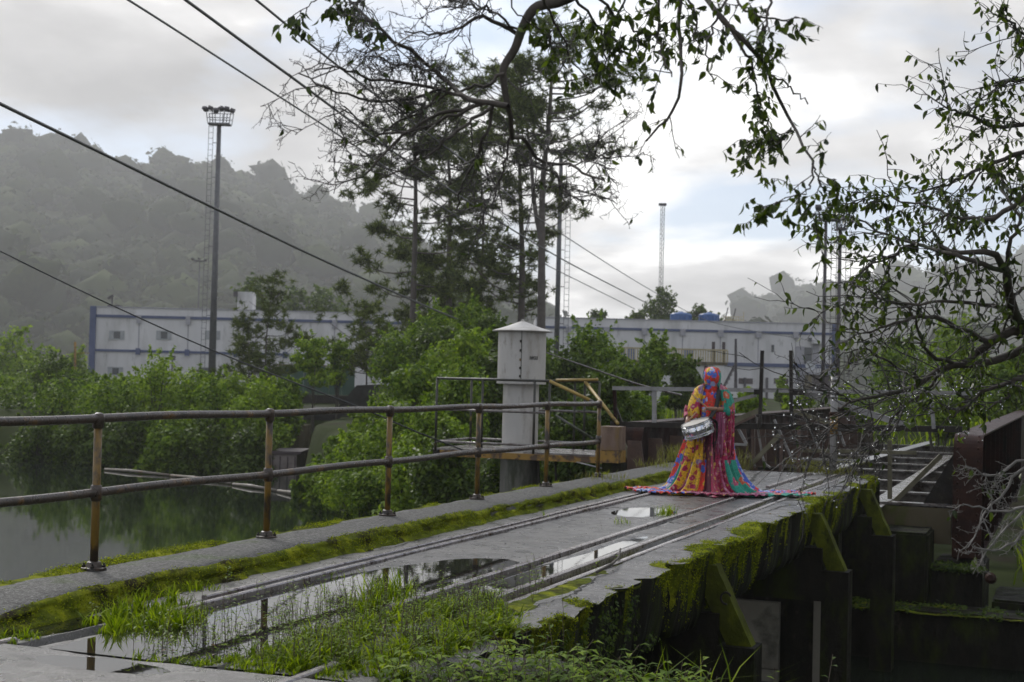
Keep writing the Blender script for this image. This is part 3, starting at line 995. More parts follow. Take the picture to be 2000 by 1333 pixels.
bbar('brace', (1550, 803), (1622, 828), 0.05, 0.07, M_timber, 0.2)
bbar('brace', (1512, 820), (1545, 893), 0.03, 0.04, M_plank, 0.3)
bbar('brace', (1572, 815), (1600, 878), 0.03, 0.04, M_plank, 0.3)
bbar('brace', (1442, 838), (1458, 868), 0.03, 0.05, M_plank, 0.3)
bbar('brace', (1425, 868), (1459, 869), 0.04, 0.04, M_plank, 0.25)
bbar('brace', (1638, 840), (1650, 872), 0.03, 0.04, M_plank, 0.3)
bbar('lower_rail', (1562, 880), (1790, 885), 0.05, 0.06, M_timber, 0.25)
bbar('lower_rail', (1545, 896), (1700, 900), 0.03, 0.03, M_plank, 0.25)
bbar('lower_rail', (1480, 915), (1690, 921), 0.04, 0.05, M_blacksteel, 0.1)
bbar('bracket', (1473, 765), (1489, 765), 0.05, 0.11, M_blacksteel, -0.01)
bbar('bracket', (1545, 766), (1572, 766), 0.05, 0.11, M_blacksteel, -0.01)
P = [bp(1478, 815, 0.1), bp(1481, 845, 0.1), bp(1488, 885, 0.1), bp(1493, 905, 0.0), bp(1505, 914, -0.1)]
under(MB().tube(P, 0.022, 6).build('bent_bar', M_palebark), ba)
P = [bp(1466, 890, 0.05), bp(1468, 902, 0.05), bp(1476, 912, 0.0)]
under(MB().tube(P, 0.018, 6).build('bent_bar', M_palebark), ba)

# rusty standpipe at the end of the deck
p0, p1 = PY(1627, 918, 23.6), PY(1630, 735, 23.6)
o = thing('standpipe', 'slim grey and rust standpipe at the grassy far corner of the deck', 'pipe', p0)
bpy.context.view_layer.update()
under(MB().tube([p0, p0 * 0.5 + p1 * 0.5, p1], 0.058, 10).build('pipe', M_plank, smooth=True), o)
under(MB().tube([p0 * 0.62 + p1 * 0.38, p0 * 0.42 + p1 * 0.58], 0.0605, 10).build('rust_sleeve', M_orange, smooth=True), o)
under(MB().lathe([(0.06, 0), (0.075, 0.01), (0.075, 0.05), (0.06, 0.06)], 12, p0 * 0.42 + p1 * 0.58).build('coupling', M_rust), o)

# slim wooden-looking stake further back on the span
a_, b_ = PY(1738, 975, 25.6), PY(1738, 860, 25.6)
st = tag(MB().bar(a_, b_, 0.09, 0.07).bar(PY(1742, 985, 25.6), PY(1838, 890, 25.75), 0.06, 0.08).build('timber_prop', M_timber), 'olive timber prop with a slanting brace standing among the open floor beams', 'prop')

# ================================================================== abutment: dark stepped blocks and wall under the deck
ab = thing('abutment', 'dark mossy stepped concrete abutment below the deck end', 'abutment', (-2.4, 24.0, -6.2))
bpy.context.view_layer.update()


def block(name, x0, x1, y0, y1, z0, z1, mat, n=14):
    # a worn block: slightly lumpy faces and chipped upper edges
    b_ = bmesh.new()
    bmesh.ops.create_cube(b_, size=1.0)
    bmesh.ops.scale(b_, vec=(x1 - x0, y1 - y0, z1 - z0), verts=b_.verts)
    bmesh.ops.translate(b_, vec=((x0 + x1) / 2, (y0 + y1) / 2, (z0 + z1) / 2), verts=b_.verts)
    bmesh.ops.bevel(b_, geom=b_.edges[:], offset=0.04, segments=2, affect='EDGES')
    bmesh.ops.subdivide_edges(b_, edges=[e for e in b_.edges if e.calc_length() > 0.3], cuts=9, use_grid_fill=True)
    for v in b_.verts:
        q = vnoise(np.array([v.co.x + v.co.z]), np.array([v.co.y + v.co.z * 0.7]), 51, 4, 1.6)[0]
        v.co.y += q * 0.07
        v.co.z += q * 0.05 * (v.co.z > z1 - 0.1)
    me = bpy.data.meshes.new(name)
    b_.to_mesh(me)
    b_.free()
    me.materials.append(mat)
    o = bpy.data.objects.new(name, me)
    COL.objects.link(o)
    return under(o, ab)


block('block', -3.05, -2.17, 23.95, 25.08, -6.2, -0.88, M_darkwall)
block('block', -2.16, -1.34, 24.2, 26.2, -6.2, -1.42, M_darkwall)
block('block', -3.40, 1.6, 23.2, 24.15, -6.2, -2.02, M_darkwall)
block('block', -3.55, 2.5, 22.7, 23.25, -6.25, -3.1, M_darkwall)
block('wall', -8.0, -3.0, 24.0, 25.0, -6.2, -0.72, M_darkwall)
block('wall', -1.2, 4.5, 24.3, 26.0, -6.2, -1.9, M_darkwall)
# bearing bolt head on the ledge
under(MB().lathe([(0.05, -0.12), (0.09, -0.10), (0.09, 0.08), (0.05, 0.12)], 10, PY(1935, 1130, 23.9), M3=Matrix.Rotation(R(80), 3, 'X')).build('roller', M_rust), ab)
pw = thing('pier_wall', 'pale concrete pier wall glimpsed in the dark under the deck', 'pier', (-4.2, 20.6, -6.2))
bpy.context.view_layer.update()
zj = [-6.2, -4.6, -3.6, -2.62, -1.66]
for k in range(4):
    under(MB().span((-4.55, 20.6, zj[k] + 0.008), (-3.9, 21.0, zj[k + 1] - 0.008)).build('lift', M_pale), pw)
under(MB().span((-3.42, 20.65, -6.2), (-3.2, 21.0, -1.55)).build('pilaster', M_pale), pw)
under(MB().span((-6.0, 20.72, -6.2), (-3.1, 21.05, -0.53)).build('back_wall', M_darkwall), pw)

# ================================================================== gauge tower and its platform
TY = 24.5
tc_ = PY(1015, 870, TY)
tx, ty = tc_[0], tc_[1]
tw = thing('gauge_tower', 'stained white cylindrical gauge tower with a conical cap, outside the railing', 'tower', (tx, ty, -5.0))
tz = lambda v: PY(1015, v, TY)[2]
pxm = TY / ray(1015, 800)[1] / 2800      # metres per pixel there
zt_, zb_ = tz(648), tz(747)
rU, rL = 47 * pxm, 35 * pxm
o = MB().lathe([(rU, zb_), (rU, zt_)], 40, (0, 0, 5.0), cap=False)
dru = o.build('upper_drum', M_tank, tw, smooth=True)
o = MB()
o.lathe([(rL + 0.005, zb_ - 0.03), (rU + 0.012, zb_ - 0.03), (rU + 0.012, zb_ + 0.012), (rU - 0.01, zb_ + 0.014)], 40, (0, 0, 5.0))
o.build('lower_lip', M_tank, tw)
o = MB().lathe([(0.55, zt_ - 0.005), (0.555, zt_ + 0.01), (0.30, zt_ + 0.09), (0.03, zt_ + 0.19), (0.028, zt_ + 0.22), (0.01, zt_ + 0.225)], 40, (0, 0, 5.0))
o.build('conical_cap', M_tank, tw, smooth=False)
MB().lathe([(rL, tz(895)), (rL, zb_ - 0.02)], 36, (0, 0, 5.0), cap=False).build('shaft', M_tank, tw, smooth=True)
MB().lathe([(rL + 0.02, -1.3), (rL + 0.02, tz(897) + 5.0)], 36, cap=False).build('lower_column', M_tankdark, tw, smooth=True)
# vertical seam with hinges and latch, turned to face the bridge
fa = math.atan2(-ty, -tx)
for i_, (hz, hh) in enumerate([(0.5, 1.0)]):
    a0 = fa - 0.02
    MB().bar((math.cos(a0) * (rU + 0.004), math.sin(a0) * (rU + 0.004), zb_ + 5), (math.cos(a0) * (rU + 0.004), math.sin(a0) * (rU + 0.004), zt_ + 5), 0.014, 0.008, up=(math.cos(a0), math.sin(a0), 0)).build('door_seam', M_tankdark, tw)
for hz in (0.12, 0.28, 0.44, 0.62, 0.8):
    a0 = fa - 0.06
    MB().lathe([(0.014, -0.022), (0.018, 0), (0.013, 0.022)], 8, (math.cos(a0) * (rU + 0.008), math.sin(a0) * (rU + 0.008), zb_ + 5 + hz * (zt_ - zb_))).build('hinge', M_pinkrust if hz == 0.44 else M_blacksteel, tw)
# the lettering, bent round the drum
cu = bpy.data.curves.new('lettering', 'FONT')
cu.body = 'INMOUI'
cu.size = 0.10
cu.extrude = 0.002
to = bpy.data.objects.new('tmp_text', cu)
COL.objects.link(to)
bpy.context.view_layer.update()
me = bpy.data.meshes.new_from_object(to.evaluated_get(bpy.context.evaluated_depsgraph_get()))
bpy.data.objects.remove(to)
aw = fa + (1030 - 1015) / 47 * 1.02
for v in me.vertices:
    an = aw + v.co.x * 0.46 / rU
    rad_ = rU + 0.004 + v.co.z
    v.co = Vector((math.cos(an) * rad_, math.sin(an) * rad_, tz(703) + 5 + v.co.y))
me.materials.clear()
me.materials.append(M_ink)
lo = bpy.data.objects.new('lettering', me)
COL.objects.link(lo)
lo.parent = tw

gp = thing('gauge_platform', 'small black and yellow railed platform round the gauge tower', 'platform', (tx, ty, 0.1))
bpy.context.view_layer.update()


def pp(u, v, dy=0.0):
    return PY(u, v, TY + dy)


zpl = tz(878)
xa, xb = pp(848, 870, -0.7)[0], pp(1205, 870, -0.9)[0]
yf, ybk = TY - 0.75, TY + 0.85
# deck plates left and right of the shaft, edge beam in orange
b_ = MB()
b_.span((xa, yf, zpl - 0.03), (tx - rL - 0.03, ybk, zpl)).span((tx + rL + 0.03, yf, zpl - 0.03), (xb - 0.3, ybk, zpl))
under(b_.build('floor_plate', M_steelwet), gp)
under(MB().span((xa + 0.15, yf - 0.03, zpl - 0.14), (xb, yf + 0.03, zpl - 0.032)).build('edge_beam', M_orange), gp)
under(MB().span((xa + 0.15, ybk - 0.03, zpl - 0.14), (xb - 0.4, ybk + 0.03, zpl - 0.032)).build('edge_beam', M_blacksteel), gp)
under(MB().span((xa, yf, zpl - 0.12), (xa + 0.1, ybk, zpl - 0.032)).build('edge_beam', M_blacksteel), gp)
zr = tz(743)
xr = pp(1075, 745, -0.72)[0]
xr2 = pp(1170, 742, 0.82)[0]
tubes = []


def pt(name, a, b, mat, r_=0.022):
    return under(MB().tube([a, b], r_, 8).build(name, mat, smooth=True), gp)


for nm, zz2, mt2 in (('top_bar', zr, M_blackyellow), ('middle_bar', zr - 0.56, M_steelwet), ('low_bar', zpl + 0.12, M_steelwet)):
    pt(nm, (xa + 0.05, yf, zz2), (xr, yf, zz2), mt2)
    pt(nm, (xa + 0.05, ybk, zz2), (xr2, ybk, zz2), mt2)
    pt(nm, (xa + 0.05, yf, zz2), (xa + 0.05, ybk, zz2), mt2)
for x in (xa + 0.05, xa + 0.95, xr - 0.28, xr):
    pt('post', (x, yf, zpl - 0.05), (x, yf, zr), M_blackyellow, 0.024)
for x in (xa + 0.05, xa + 1.15, tx + 0.75, xr2 - 0.28, xr2):
    pt('post', (x, ybk, zpl - 0.05), (x, ybk, zr), M_blackyellow, 0.024)
# yellow handrail coming down to the bridge, on both sides
pt('stair_bar', (xr, yf, zr), PY(1152, 782, TY - 0.8), M_yellow, 0.03)
pt('stair_bar', PY(1152, 782, TY - 0.8), PY(1175, 797, TY - 0.8), M_blackyellow, 0.03)
pt('stair_bar', (xr2 - 0.28, ybk, zr), PY(1207, 828, TY - 0.3), M_yellow, 0.03)
pt('top_bar', PY(1086, 743, TY + 0.8), PY(1168, 742, TY + 0.8), M_yellow, 0.026)
pt('stair_bar', PY(1086, 812, TY - 0.7), PY(1158, 857, TY - 0.75), M_tankdark, 0.022)
# boxy end bearing the beam on the bridge side
b0, b1 = PY(1171, 833, 22.9), PY(1207, 905, 22.9)
under(MB().box(((b0[0] + b1[0]) / 2, 23.1, (b0[2] + PY(1190, 880, 22.9)[2]) / 2), (b1[0] - b0[0], 0.4, b0[2] - PY(1190, 880, 22.9)[2])).build('bearing_box', M_pinkrust), gp)
under(MB().box(((b0[0] + b1[0]) / 2 - 0.02, 23.08, (b1[2] + PY(1190, 881, 22.9)[2]) / 2), (b1[0] - b0[0] + 0.06, 0.44, 0.20)).build('bearing_beam', M_orange), gp)
under(MB().span((b0[0] + 0.03, 22.98, -5.2), (b1[0] + 0.02, 23.35, b1[2] - 0.01)).build('bearing_pier', M_darkwall), gp)
pt('wire_stay', PY(1085, 893, TY), PY(1175, 915, 22.9), M_plank, 0.012)
for u in (1052, 1085):
    pt('ladder_rail', PY(u, 895, TY - 0.2), PY(u + 6, 960, TY - 0.2) - np.array((0, 0, 1.2)), M_blacksteel, 0.02)
# ================================================================== buildings across the lake
def facade(name, label, u0, u1, d, ground_z=-0.7):
    a0, a1 = (u0 - 1000) / 2800 * d, (u1 - 1000) / 2800 * d
    base = AD(a0, d, ground_z)
    t = thing(name, label, 'building', base, YAW)
    L = a1 - a0
    sx = lambda u: (u - 1000) / 2800 * d - a0
    sz = lambda u, v: PD(u, v, d)[2] - ground_z
    return t, L, sx, sz


def lbox(par, name, mat, x0, x1, y0, y1, z0, z1):
    return MB().span((x0, y0, z0), (x1, y1, z1)).build(name, mat, par)


def window(par, x0, x1, z0, z1, sash=True, depth=0.0):
    w = MB()
    w.span((x0, -0.06, z0), (x1, 0.02, z0 + 0.12)).span((x0, -0.06, z1 - 0.1), (x1, 0.02, z1)).span((x0, -0.06, z0 + 0.12), (x0 + 0.1, 0.02, z1 - 0.1)).span((x1 - 0.1, -0.06, z0 + 0.12), (x1, 0.02, z1 - 0.1))
    o = w.build('window', M_alu, par)
    g_ = MB().span((x0 + 0.1, -0.012, z0 + 0.12), (x1 - 0.1, -0.004, z1 - 0.1)).build('pane', M_glass, o)
    if sash:
        wd = (x1 - x0)
        MB().span((x0 + 0.1, -0.05, z0 + 0.12), (x0 + 0.3 * wd, -0.014, z1 - 0.1)).build('sash', M_alu, o)
        MB().span((x1 - 0.27 * wd, -0.05, z0 + 0.12), (x1 - 0.1, -0.014, z1 - 0.1)).build('sash', M_alu, o)
    return o


D1 = 158.0
t, L, sx, sz = facade('warehouse', 'long white two-storey warehouse with blue bands behind the lakeside shrubs', 178, 985, D1)
ztop, zub, zlb = sz(180, 600), sz(187, 617), sz(187, 684)
lbox(t, 'wall', M_white, 0, L, 0.0, 14, 0, ztop)
lbox(t, 'parapet_cap', M_greypaint, -0.1, L, -0.08, 0.3, ztop, ztop + 0.12)
lbox(t, 'blue_band', M_blue, 0.0, L, -0.14, 0.0, zub - 0.15, zub + 0.15)
lbox(t, 'blue_band', M_blue, 0.0, L, -0.14, 0.0, zlb - 0.13, zlb + 0.13)
lbox(t, 'corner_pier', M_blue, -0.15, 0.5, -0.25, 0.6, 0, ztop + 0.1)
for u in (271, 367, 462, 558, 653, 748, 843):
    x = sx(u)
    lbox(t, 'bracket', M_greypaint, x - 0.25, x + 0.25, -0.3, -0.141, zub - 0.75, zub + 0.18)
    lbox(t, 'bracket', M_blue, x - 0.25, x + 0.25, -0.3, -0.141, zlb - 0.4, zlb + 0.3)
    lbox(t, 'seam', M_greypaint, x - 0.06, x + 0.06, -0.03, -0.001, zlb + 0.21, zub - 0.23)
for u in (228, 320, 415, 702, 800):
    z = sz(u, 664)
    window(t, sx(u - 15), sx(u + 15), z, z + 1.0)
for u in (227, 405):
    z = sz(u, 734)
    window(t, sx(u - 15), sx(u + 15), z, z + 0.95, u == 227)
lbox(t, 'roof_tower', M_white, sx(458), sx(488), 1.0, 3.0, ztop + 0.02, sz(470, 569))
o = MB().span((sx(205), 0.5, ztop + 0.1), (sx(230), 1.5, ztop + 0.3))
o.bar((sx(212), 1, ztop + 0.3), (sx(212), 1, ztop + 1.2), 0.12, 0.12).bar((sx(206), 0.6, ztop + 1.0), (sx(216), 0.6, ztop + 1.4), 0.5, 0.2)
o.build('roof_floodlight', M_mastdark, t)
o = MB().box((sx(455), 0.8, sz(455, 574)), (0.4, 0.5, 0.6)).build('wall_lamp', M_mastdark, t)
o = MB().tube([(sx(344), -1.5, 0), (sx(344), -1.5, sz(344, 702))], 0.08, 6).box((sx(345), -1.5, sz(344, 700)), (0.5, 0.4, 0.5)).build('yard_lamp', M_mastdark, t)

t2, L2, sx, sz = facade('workshop', 'white two-storey workshop with blue bands and roof tanks, behind the barrier', 1045, 1632, D1 + 0.0)
ztop, zub, zlb = sz(1430, 630), sz(1430, 648), sz(1430, 712)
lbox(t2, 'wall', M_white, 0, L2, 0.0, 14, 0, ztop)
lbox(t2, 'parapet_cap', M_greypaint, -0.1, L2 + 0.1, -0.08, 0.3, ztop, ztop + 0.12)
lbox(t2, 'blue_band', M_blue, 0.0, L2, -0.14, 0.0, zub - 0.13, zub + 0.13)
lbox(t2, 'blue_band', M_blue, 0.0, L2, -0.14, 0.0, zlb - 0.2, zlb + 0.2)
lbox(t2, 'corner_pier', M_blue, L2 - 0.4, L2 + 0.2, -0.25, 0.6, 0, ztop + 0.1)
for u in (1110, 1184, 1258, 1333, 1407, 1481, 1554):
    x = sx(u)
    lbox(t2, 'bracket', M_greypaint, x - 0.3, x + 0.3, -0.3, -0.141, zub - 0.6, zub + 0.14)
    lbox(t2, 'seam', M_greypaint, x - 0.05, x + 0.05, -0.03, -0.001, zlb + 0.21, zub - 0.19)
lbox(t2, 'small_window', M_glass, sx(1507), sx(1512), -0.06, -0.005, sz(1510, 688), sz(1510, 674))
lbox(t2, 'wall_panel', M_greypaint, sx(1555), sx(1571), -0.09, -0.005, zlb + 0.25, sz(1563, 677))
lbox(t2, 'doorway', M_glass, sx(1571.5), sx(1586), -0.07, -0.005, zlb + 0.25, sz(1575, 679))
lbox(t2, 'wall_panel', M_greypaint, sx(1588), sx(1600), -0.09, -0.005, zlb + 0.25, sz(1590, 672))
lbox(t2, 'wall_panel', M_greypaint, sx(1555), sx(1572), -0.09, -0.005, sz(1563, 747), zlb - 0.25)
lbox(t2, 'awning', M_white, sx(1584), sx(1606), -1.4, -0.005, sz(1590, 672), sz(1590, 668))
lbox(t2, 'vent_hood', M_glass, sx(1578), sx(1585), -0.25, -0.005, sz(1580, 667), sz(1580, 660))
lbox(t2, 'balcony', M_greypaint, sx(1574), sx(1634), -2.2, -0.145, sz(1600, 733), sz(1600, 728))
lbox(t2, 'garage_shutter', M_brown, sx(1581), sx(1634), -1.9, -1.85, 0.0, sz(1600, 733) - 0.01)
lbox(t2, 'side_wall', M_tan, sx(1573), sx(1580), -2.0, -0.005, 0.0, sz(1600, 733) - 0.01)
for u in range(1575, 1634, 6):
    lbox(t2, 'baluster', M_alu, sx(u), sx(u) + 0.08, -2.15, -2.07, sz(1600, 728) + 0.005, sz(1600, 717))
lbox(t2, 'balcony_rail', M_alu, sx(1574), sx(1634), -2.17, -2.05, sz(1600, 717), sz(1600, 716))
for u0, u1 in ((1444, 1472), (1513, 1541)):
    lbox(t2, 'opening', M_brown, sx(u0), sx(u1), -0.05, -0.005, sz(u0, 750), sz(u0, 739))
for u in (1454, 1497):
    lbox(t2, 'drain_pipe', M_mastdark, sx(u), sx(u) + 0.25, -0.2, -0.005, 0, sz(u, 738))
for u0, u1, v0, lab in ((1314, 1356, 612, 'left'), (1371, 1411, 616, 'right')):
    r_ = (u1 - u0) / 2 / 2800 * D1
    h_ = 1.05
    c = AD(((u0 + u1) / 2 - 1000) / 2800 * D1, D1 + 3, ztop - 0.7 + 0.02)
    o = MB().lathe([(r_ * 0.9, 0), (r_ * 0.98, 0.1), (r_ * 0.96, 0.35), (r_, 0.4), (r_ * 0.98, 0.7), (r_ * 1.02, 0.78), (r_ * 0.98, 0.9), (r_ * 0.55, h_), (r_ * 0.25, h_ + 0.06), (r_ * 0.2, h_ + 0.14)], 24)
    tk = o.build('water_tank', M_tankblue, smooth=True)
    tk.location = c
    tag(tk, 'round blue roof water tank %s on the white workshop' % ('by the tall roof tree' if lab == 'left' else 'beside the rooftop railing'), 'water tank', 'blue roof water tanks')
    for q in range(8):
        a_ = q * math.pi / 4
        MB().box((r_ * 0.99 * math.cos(a_), r_ * 0.99 * math.sin(a_), 0.5), (0.14, 0.14, 0.7), a_).build('rib', M_tankblue, tk)
rr_ = thing('roof_railing', 'small metal rooftop railing next to the blue tanks', 'railing', AD((1418 - 1000) / 2800 * D1, D1 + 2, ztop - 0.7), YAW)
w_ = 39 / 2800 * D1
for k in range(9):
    MB().tube([(w_ * k / 8, 0, 0), (w_ * k / 8, 0, 0.75 if k < 8 else 1.3)], 0.04, 6).build('baluster', M_cream, rr_)
for z in (0.72, 0.36):
    MB().bar((0, 0, z), (w_, 0, z), 0.06, 0.06).build('bar', M_cream, rr_)
for u, v in ((1422, 601), (1437, 603)):
    tag(MB().tube([AD((u - 1000) / 2800 * D1, D1 + 3, ztop - 0.68), PD(u, v, D1 + 3)], 0.06, 6).build('aerial', M_mastdark), 'thin dark aerial on the workshop roof%s' % (', nearer the blue tank' if u == 1422 else ', over the rooftop railing'), 'aerial')
# satellite dish on the balcony
o = MB().lathe([(0.02, 0), (0.35, 0.06), (0.55, 0.17), (0.56, 0.2), (0.35, 0.1), (0.02, 0.04)], 20, PD(1582, 716, D1 - 2.0), M3=Matrix.Rotation(R(60), 3, 'X') @ Matrix.Rotation(R(20), 3, 'Y')).build('satellite_dish', M_alu)
tag(o, 'grey satellite dish on the workshop balcony', 'dish')

# terrace in front of the workshop
D2 = 118.0
tt, L3, sx, sz = facade('terrace', 'low white terrace with a cream balustrade in front of the workshop', 1203, 1422, D2, -0.6)
zs = sz(1310, 706)
lbox(tt, 'wall', M_white, 0.3, sx(1402), 0.2, 8, 0, zs - 0.25)
lbox(tt, 'slab', M_tan, 0, L3, 0, 8.2, zs - 0.24, zs)
lbox(tt, 'pillar', M_white, sx(1395), sx(1416), 0.05, 1.2, 0, zs - 0.245)
lbox(tt, 'doorway', M_brown, sx(1377), sx(1384), 0.14, 0.195, 0, zs - 0.3)
nb = 46
for k in range(nb + 1):
    x = L3 * k / nb
    MB().box((x, 0.12, zs + 0.48), (0.10, 0.10, 0.94)).build('baluster', M_cream, tt)
lbox(tt, 'handrail', M_cream, 0, L3, 0.02, 0.22, zs + 0.955, zs + 1.08)
for u in (1392, 1412):
    lbox(tt, 'rail_post', M_brown, sx(u), sx(u) + 0.25, 0.3, 0.5, zs + 0.01, zs + 1.7)
for u, w, lab in ((1214, 14, 'blue plastic container at the near end of the terrace, furthest from the pole'), (1232, 16, 'blue plastic container second from the left end of the terrace'), (1300, 20, 'widest blue plastic container, mid-way along the terrace balustrade'), (1345, 18, 'blue plastic container on the terrace nearest the drummer')):
    tag(MB().box(AD((u - 1000) / 2800 * (D2 + 4), D2 + 4, -0.6 + zs + 0.55), (w / 2800 * D2, 0.6, 1.05), YAW, taper=0.85).build('blue_drum', M_tankblue), lab, 'container', 'blue containers on the terrace')
p_ = tag(MB().tube([PD(1437, 760, 110), PD(1437, 662, 110)], [0.13, 0.09], 8).build('yard_pole', M_mastdark), 'slender dark pole beside the terrace end', 'pole')
o = MB()
for k in range(5):
    o.bar(PD(1416 + k * 4, 752 - k * 8, 112), PD(1421 + k * 4, 748 - k * 8, 112), 0.8, 0.06)
o.bar(PD(1414, 755, 112), PD(1436, 712, 112), 0.06, 0.2)
tag(o.build('outside_stair', M_mastdark), 'dark open outside stair beside the terrace pillar', 'stair')

# ------------------------------------------------------------------ sheds and walls by the lake
D3 = 78.0


def quad_wall(name, label, cat, u0, u1, v0, v1, d, mat, thick=0.3, zbot=None):
    a0, a1 = (u0 - 1000) / 2800 * d, (u1 - 1000) / 2800 * d
    zt, zb = PD(u0, v0, d)[2], (PD(u0, v1, d)[2] if zbot is None else zbot)
    o = MB().span((0, 0, 0), (a1 - a0, thick, zt - zb)).build(name, mat)
    o.location = AD(a0, d, zb)
    o.rotation_euler = (0, 0, YAW)
    return tag(o, label, cat)


gw = thing('green_hoarding', 'dark green sheet hoarding behind the thin lakeside trees', 'hoarding', AD((545 - 1000) / 2800 * 95, 95, -1.2), YAW)
wd = 150 / 2800 * 95
hz_ = PD(600, 716, 95)[2] + 1.2
for k in range(6):
    MB().span((wd * k / 6 + 0.01, 0, 1.1), (wd * (k + 1) / 6 - 0.01, 0.05 + 0.02 * (k % 2), hz_)).build('panel', M_greenwall, gw)
MB().span((0, -0.02, 0), (wd, 0.1, 1.08)).build('plinth', M_blacksteel, gw)
MB().span((-0.1, -0.05, hz_ + 0.005), (wd + 0.1, 0.12, hz_ + 0.1)).build('cap_rail', M_tan, gw)
# black roofed shed
sh = thing('boat_shed', 'black roofed lean-to shed above the lake wall', 'shed', AD((598 - 1000) / 2800 * 72, 72, -1.5), YAW)
f3 = lambda u: (u - 598) / 2800 * 72
g3 = lambda u, v: PD(u, v, 72)[2] + 1.5
o = MB()
o.add([(f3(664), -0.3, g3(664, 797)), (f3(700), -0.3, g3(700, 753)), (f3(742), -0.3, g3(742, 752)), (f3(742), -0.3, g3(742, 797)),
       (f3(664), 4, g3(664, 797)), (f3(700), 4, g3(700, 753)), (f3(742), 4, g3(742, 752)), (f3(742), 4, g3(742, 797))],
      [[0, 1, 2, 3][::-1], [4, 5, 6, 7], [0, 4, 5, 1], [1, 5, 6, 2], [2, 6, 7, 3], [0, 3, 7, 4]])
o.build('gable', M_roofdark, sh)
MB().span((f3(600), -0.6, g3(600, 832)), (f3(745), 4.0, g3(600, 799))).build('eaves', M_roofdark, sh)
MB().span((f3(603), -0.1, 0), (f3(742), 3.6, g3(600, 833))).build('wall', M_tan, sh)
for u in (625, 655, 690):
    MB().span((f3(u), -0.18, 0.1), (f3(u) + 0.12, -0.105, g3(600, 834))).build('wall_post', M_brown, sh)
quad_wall('retaining_wall', 'tan stained retaining wall at the lake edge below the shed', 'wall', 534, 600, 830, 905, 66, M_tan, 2.0, -3.6)
o = quad_wall('intake_hut', 'pinkish grey concrete intake standing in the lake', 'intake', 537, 586, 882, 930, 58, M_stiff, 2.5, -4.4)
o.data.materials.clear()
o.data.materials.append(surf('pinkish_concrete', (0.16, 0.135, 0.125), (0.22, 0.185, 0.17), 1.2, (0.6, 0.9), 0.2, 8, c3=(0.11, 0.09, 0.08), c3t=(0.5, 0.65), c3s=1))
for k in range(4):
    u = 541 + k * 14
    MB().bar((0.05 + k * 0.3, -0.02, 0.3), (0.05 + k * 0.3, -0.02, 2.4), 0.05, 0.04).build('batten', M_brown, o)
MB().span((-0.1, -0.1, 2.49), (1.2, 2.6, 2.6)).build('cap', M_brown, o)
o.data.update()
# a rusty pole at the warehouse corner
tag(MB().tube([PD(146, 745, 120), PD(147, 668, 120)], 0.10, 6).bar(PD(148, 690, 120), PD(175, 690, 120), 0.05, 0.05).build('rusty_pole', M_orange), 'thin rusty pole standing clear of the warehouse corner', 'pole')

# floating log boom
bm_ = []
for k, (a_, c_) in enumerate([((205, 917), (330, 928)), ((334, 929), (450, 944)), ((455, 946), (540, 958)), ((543, 959), (610, 972)), ((612, 973), (668, 987))]):
    A_, C_ = PZ(*a_, WATER_Z + 0.05), PZ(*c_, WATER_Z + 0.05)
    o = MB().tube([A_, A_ * 0.6 + C_ * 0.4 + (0, 0, 0.03), C_], [0.05, 0.06, 0.045], 9).build('floating_log', M_log, smooth=True)
    tag(o, ['pale floating log farthest from the bank', 'grey floating log half hidden by its glint', 'dark wet floating log in the middle of the boom', 'brown floating log in front of the intake', 'pale floating log touching the bushy bank'][k], 'log', 'logs of the floating boom')
A_ = PZ(655, 982, WATER_Z + 0.1)
tag(MB().tube([A_, PD(676, 968, 46)], [0.06, 0.03], 6).tube([A_, PZ(676, 992, WATER_Z + 0.05)], [0.06, 0.03], 6).build('driftwood_fork', M_log), 'forked pale driftwood at the bank end of the log boom', 'driftwood')


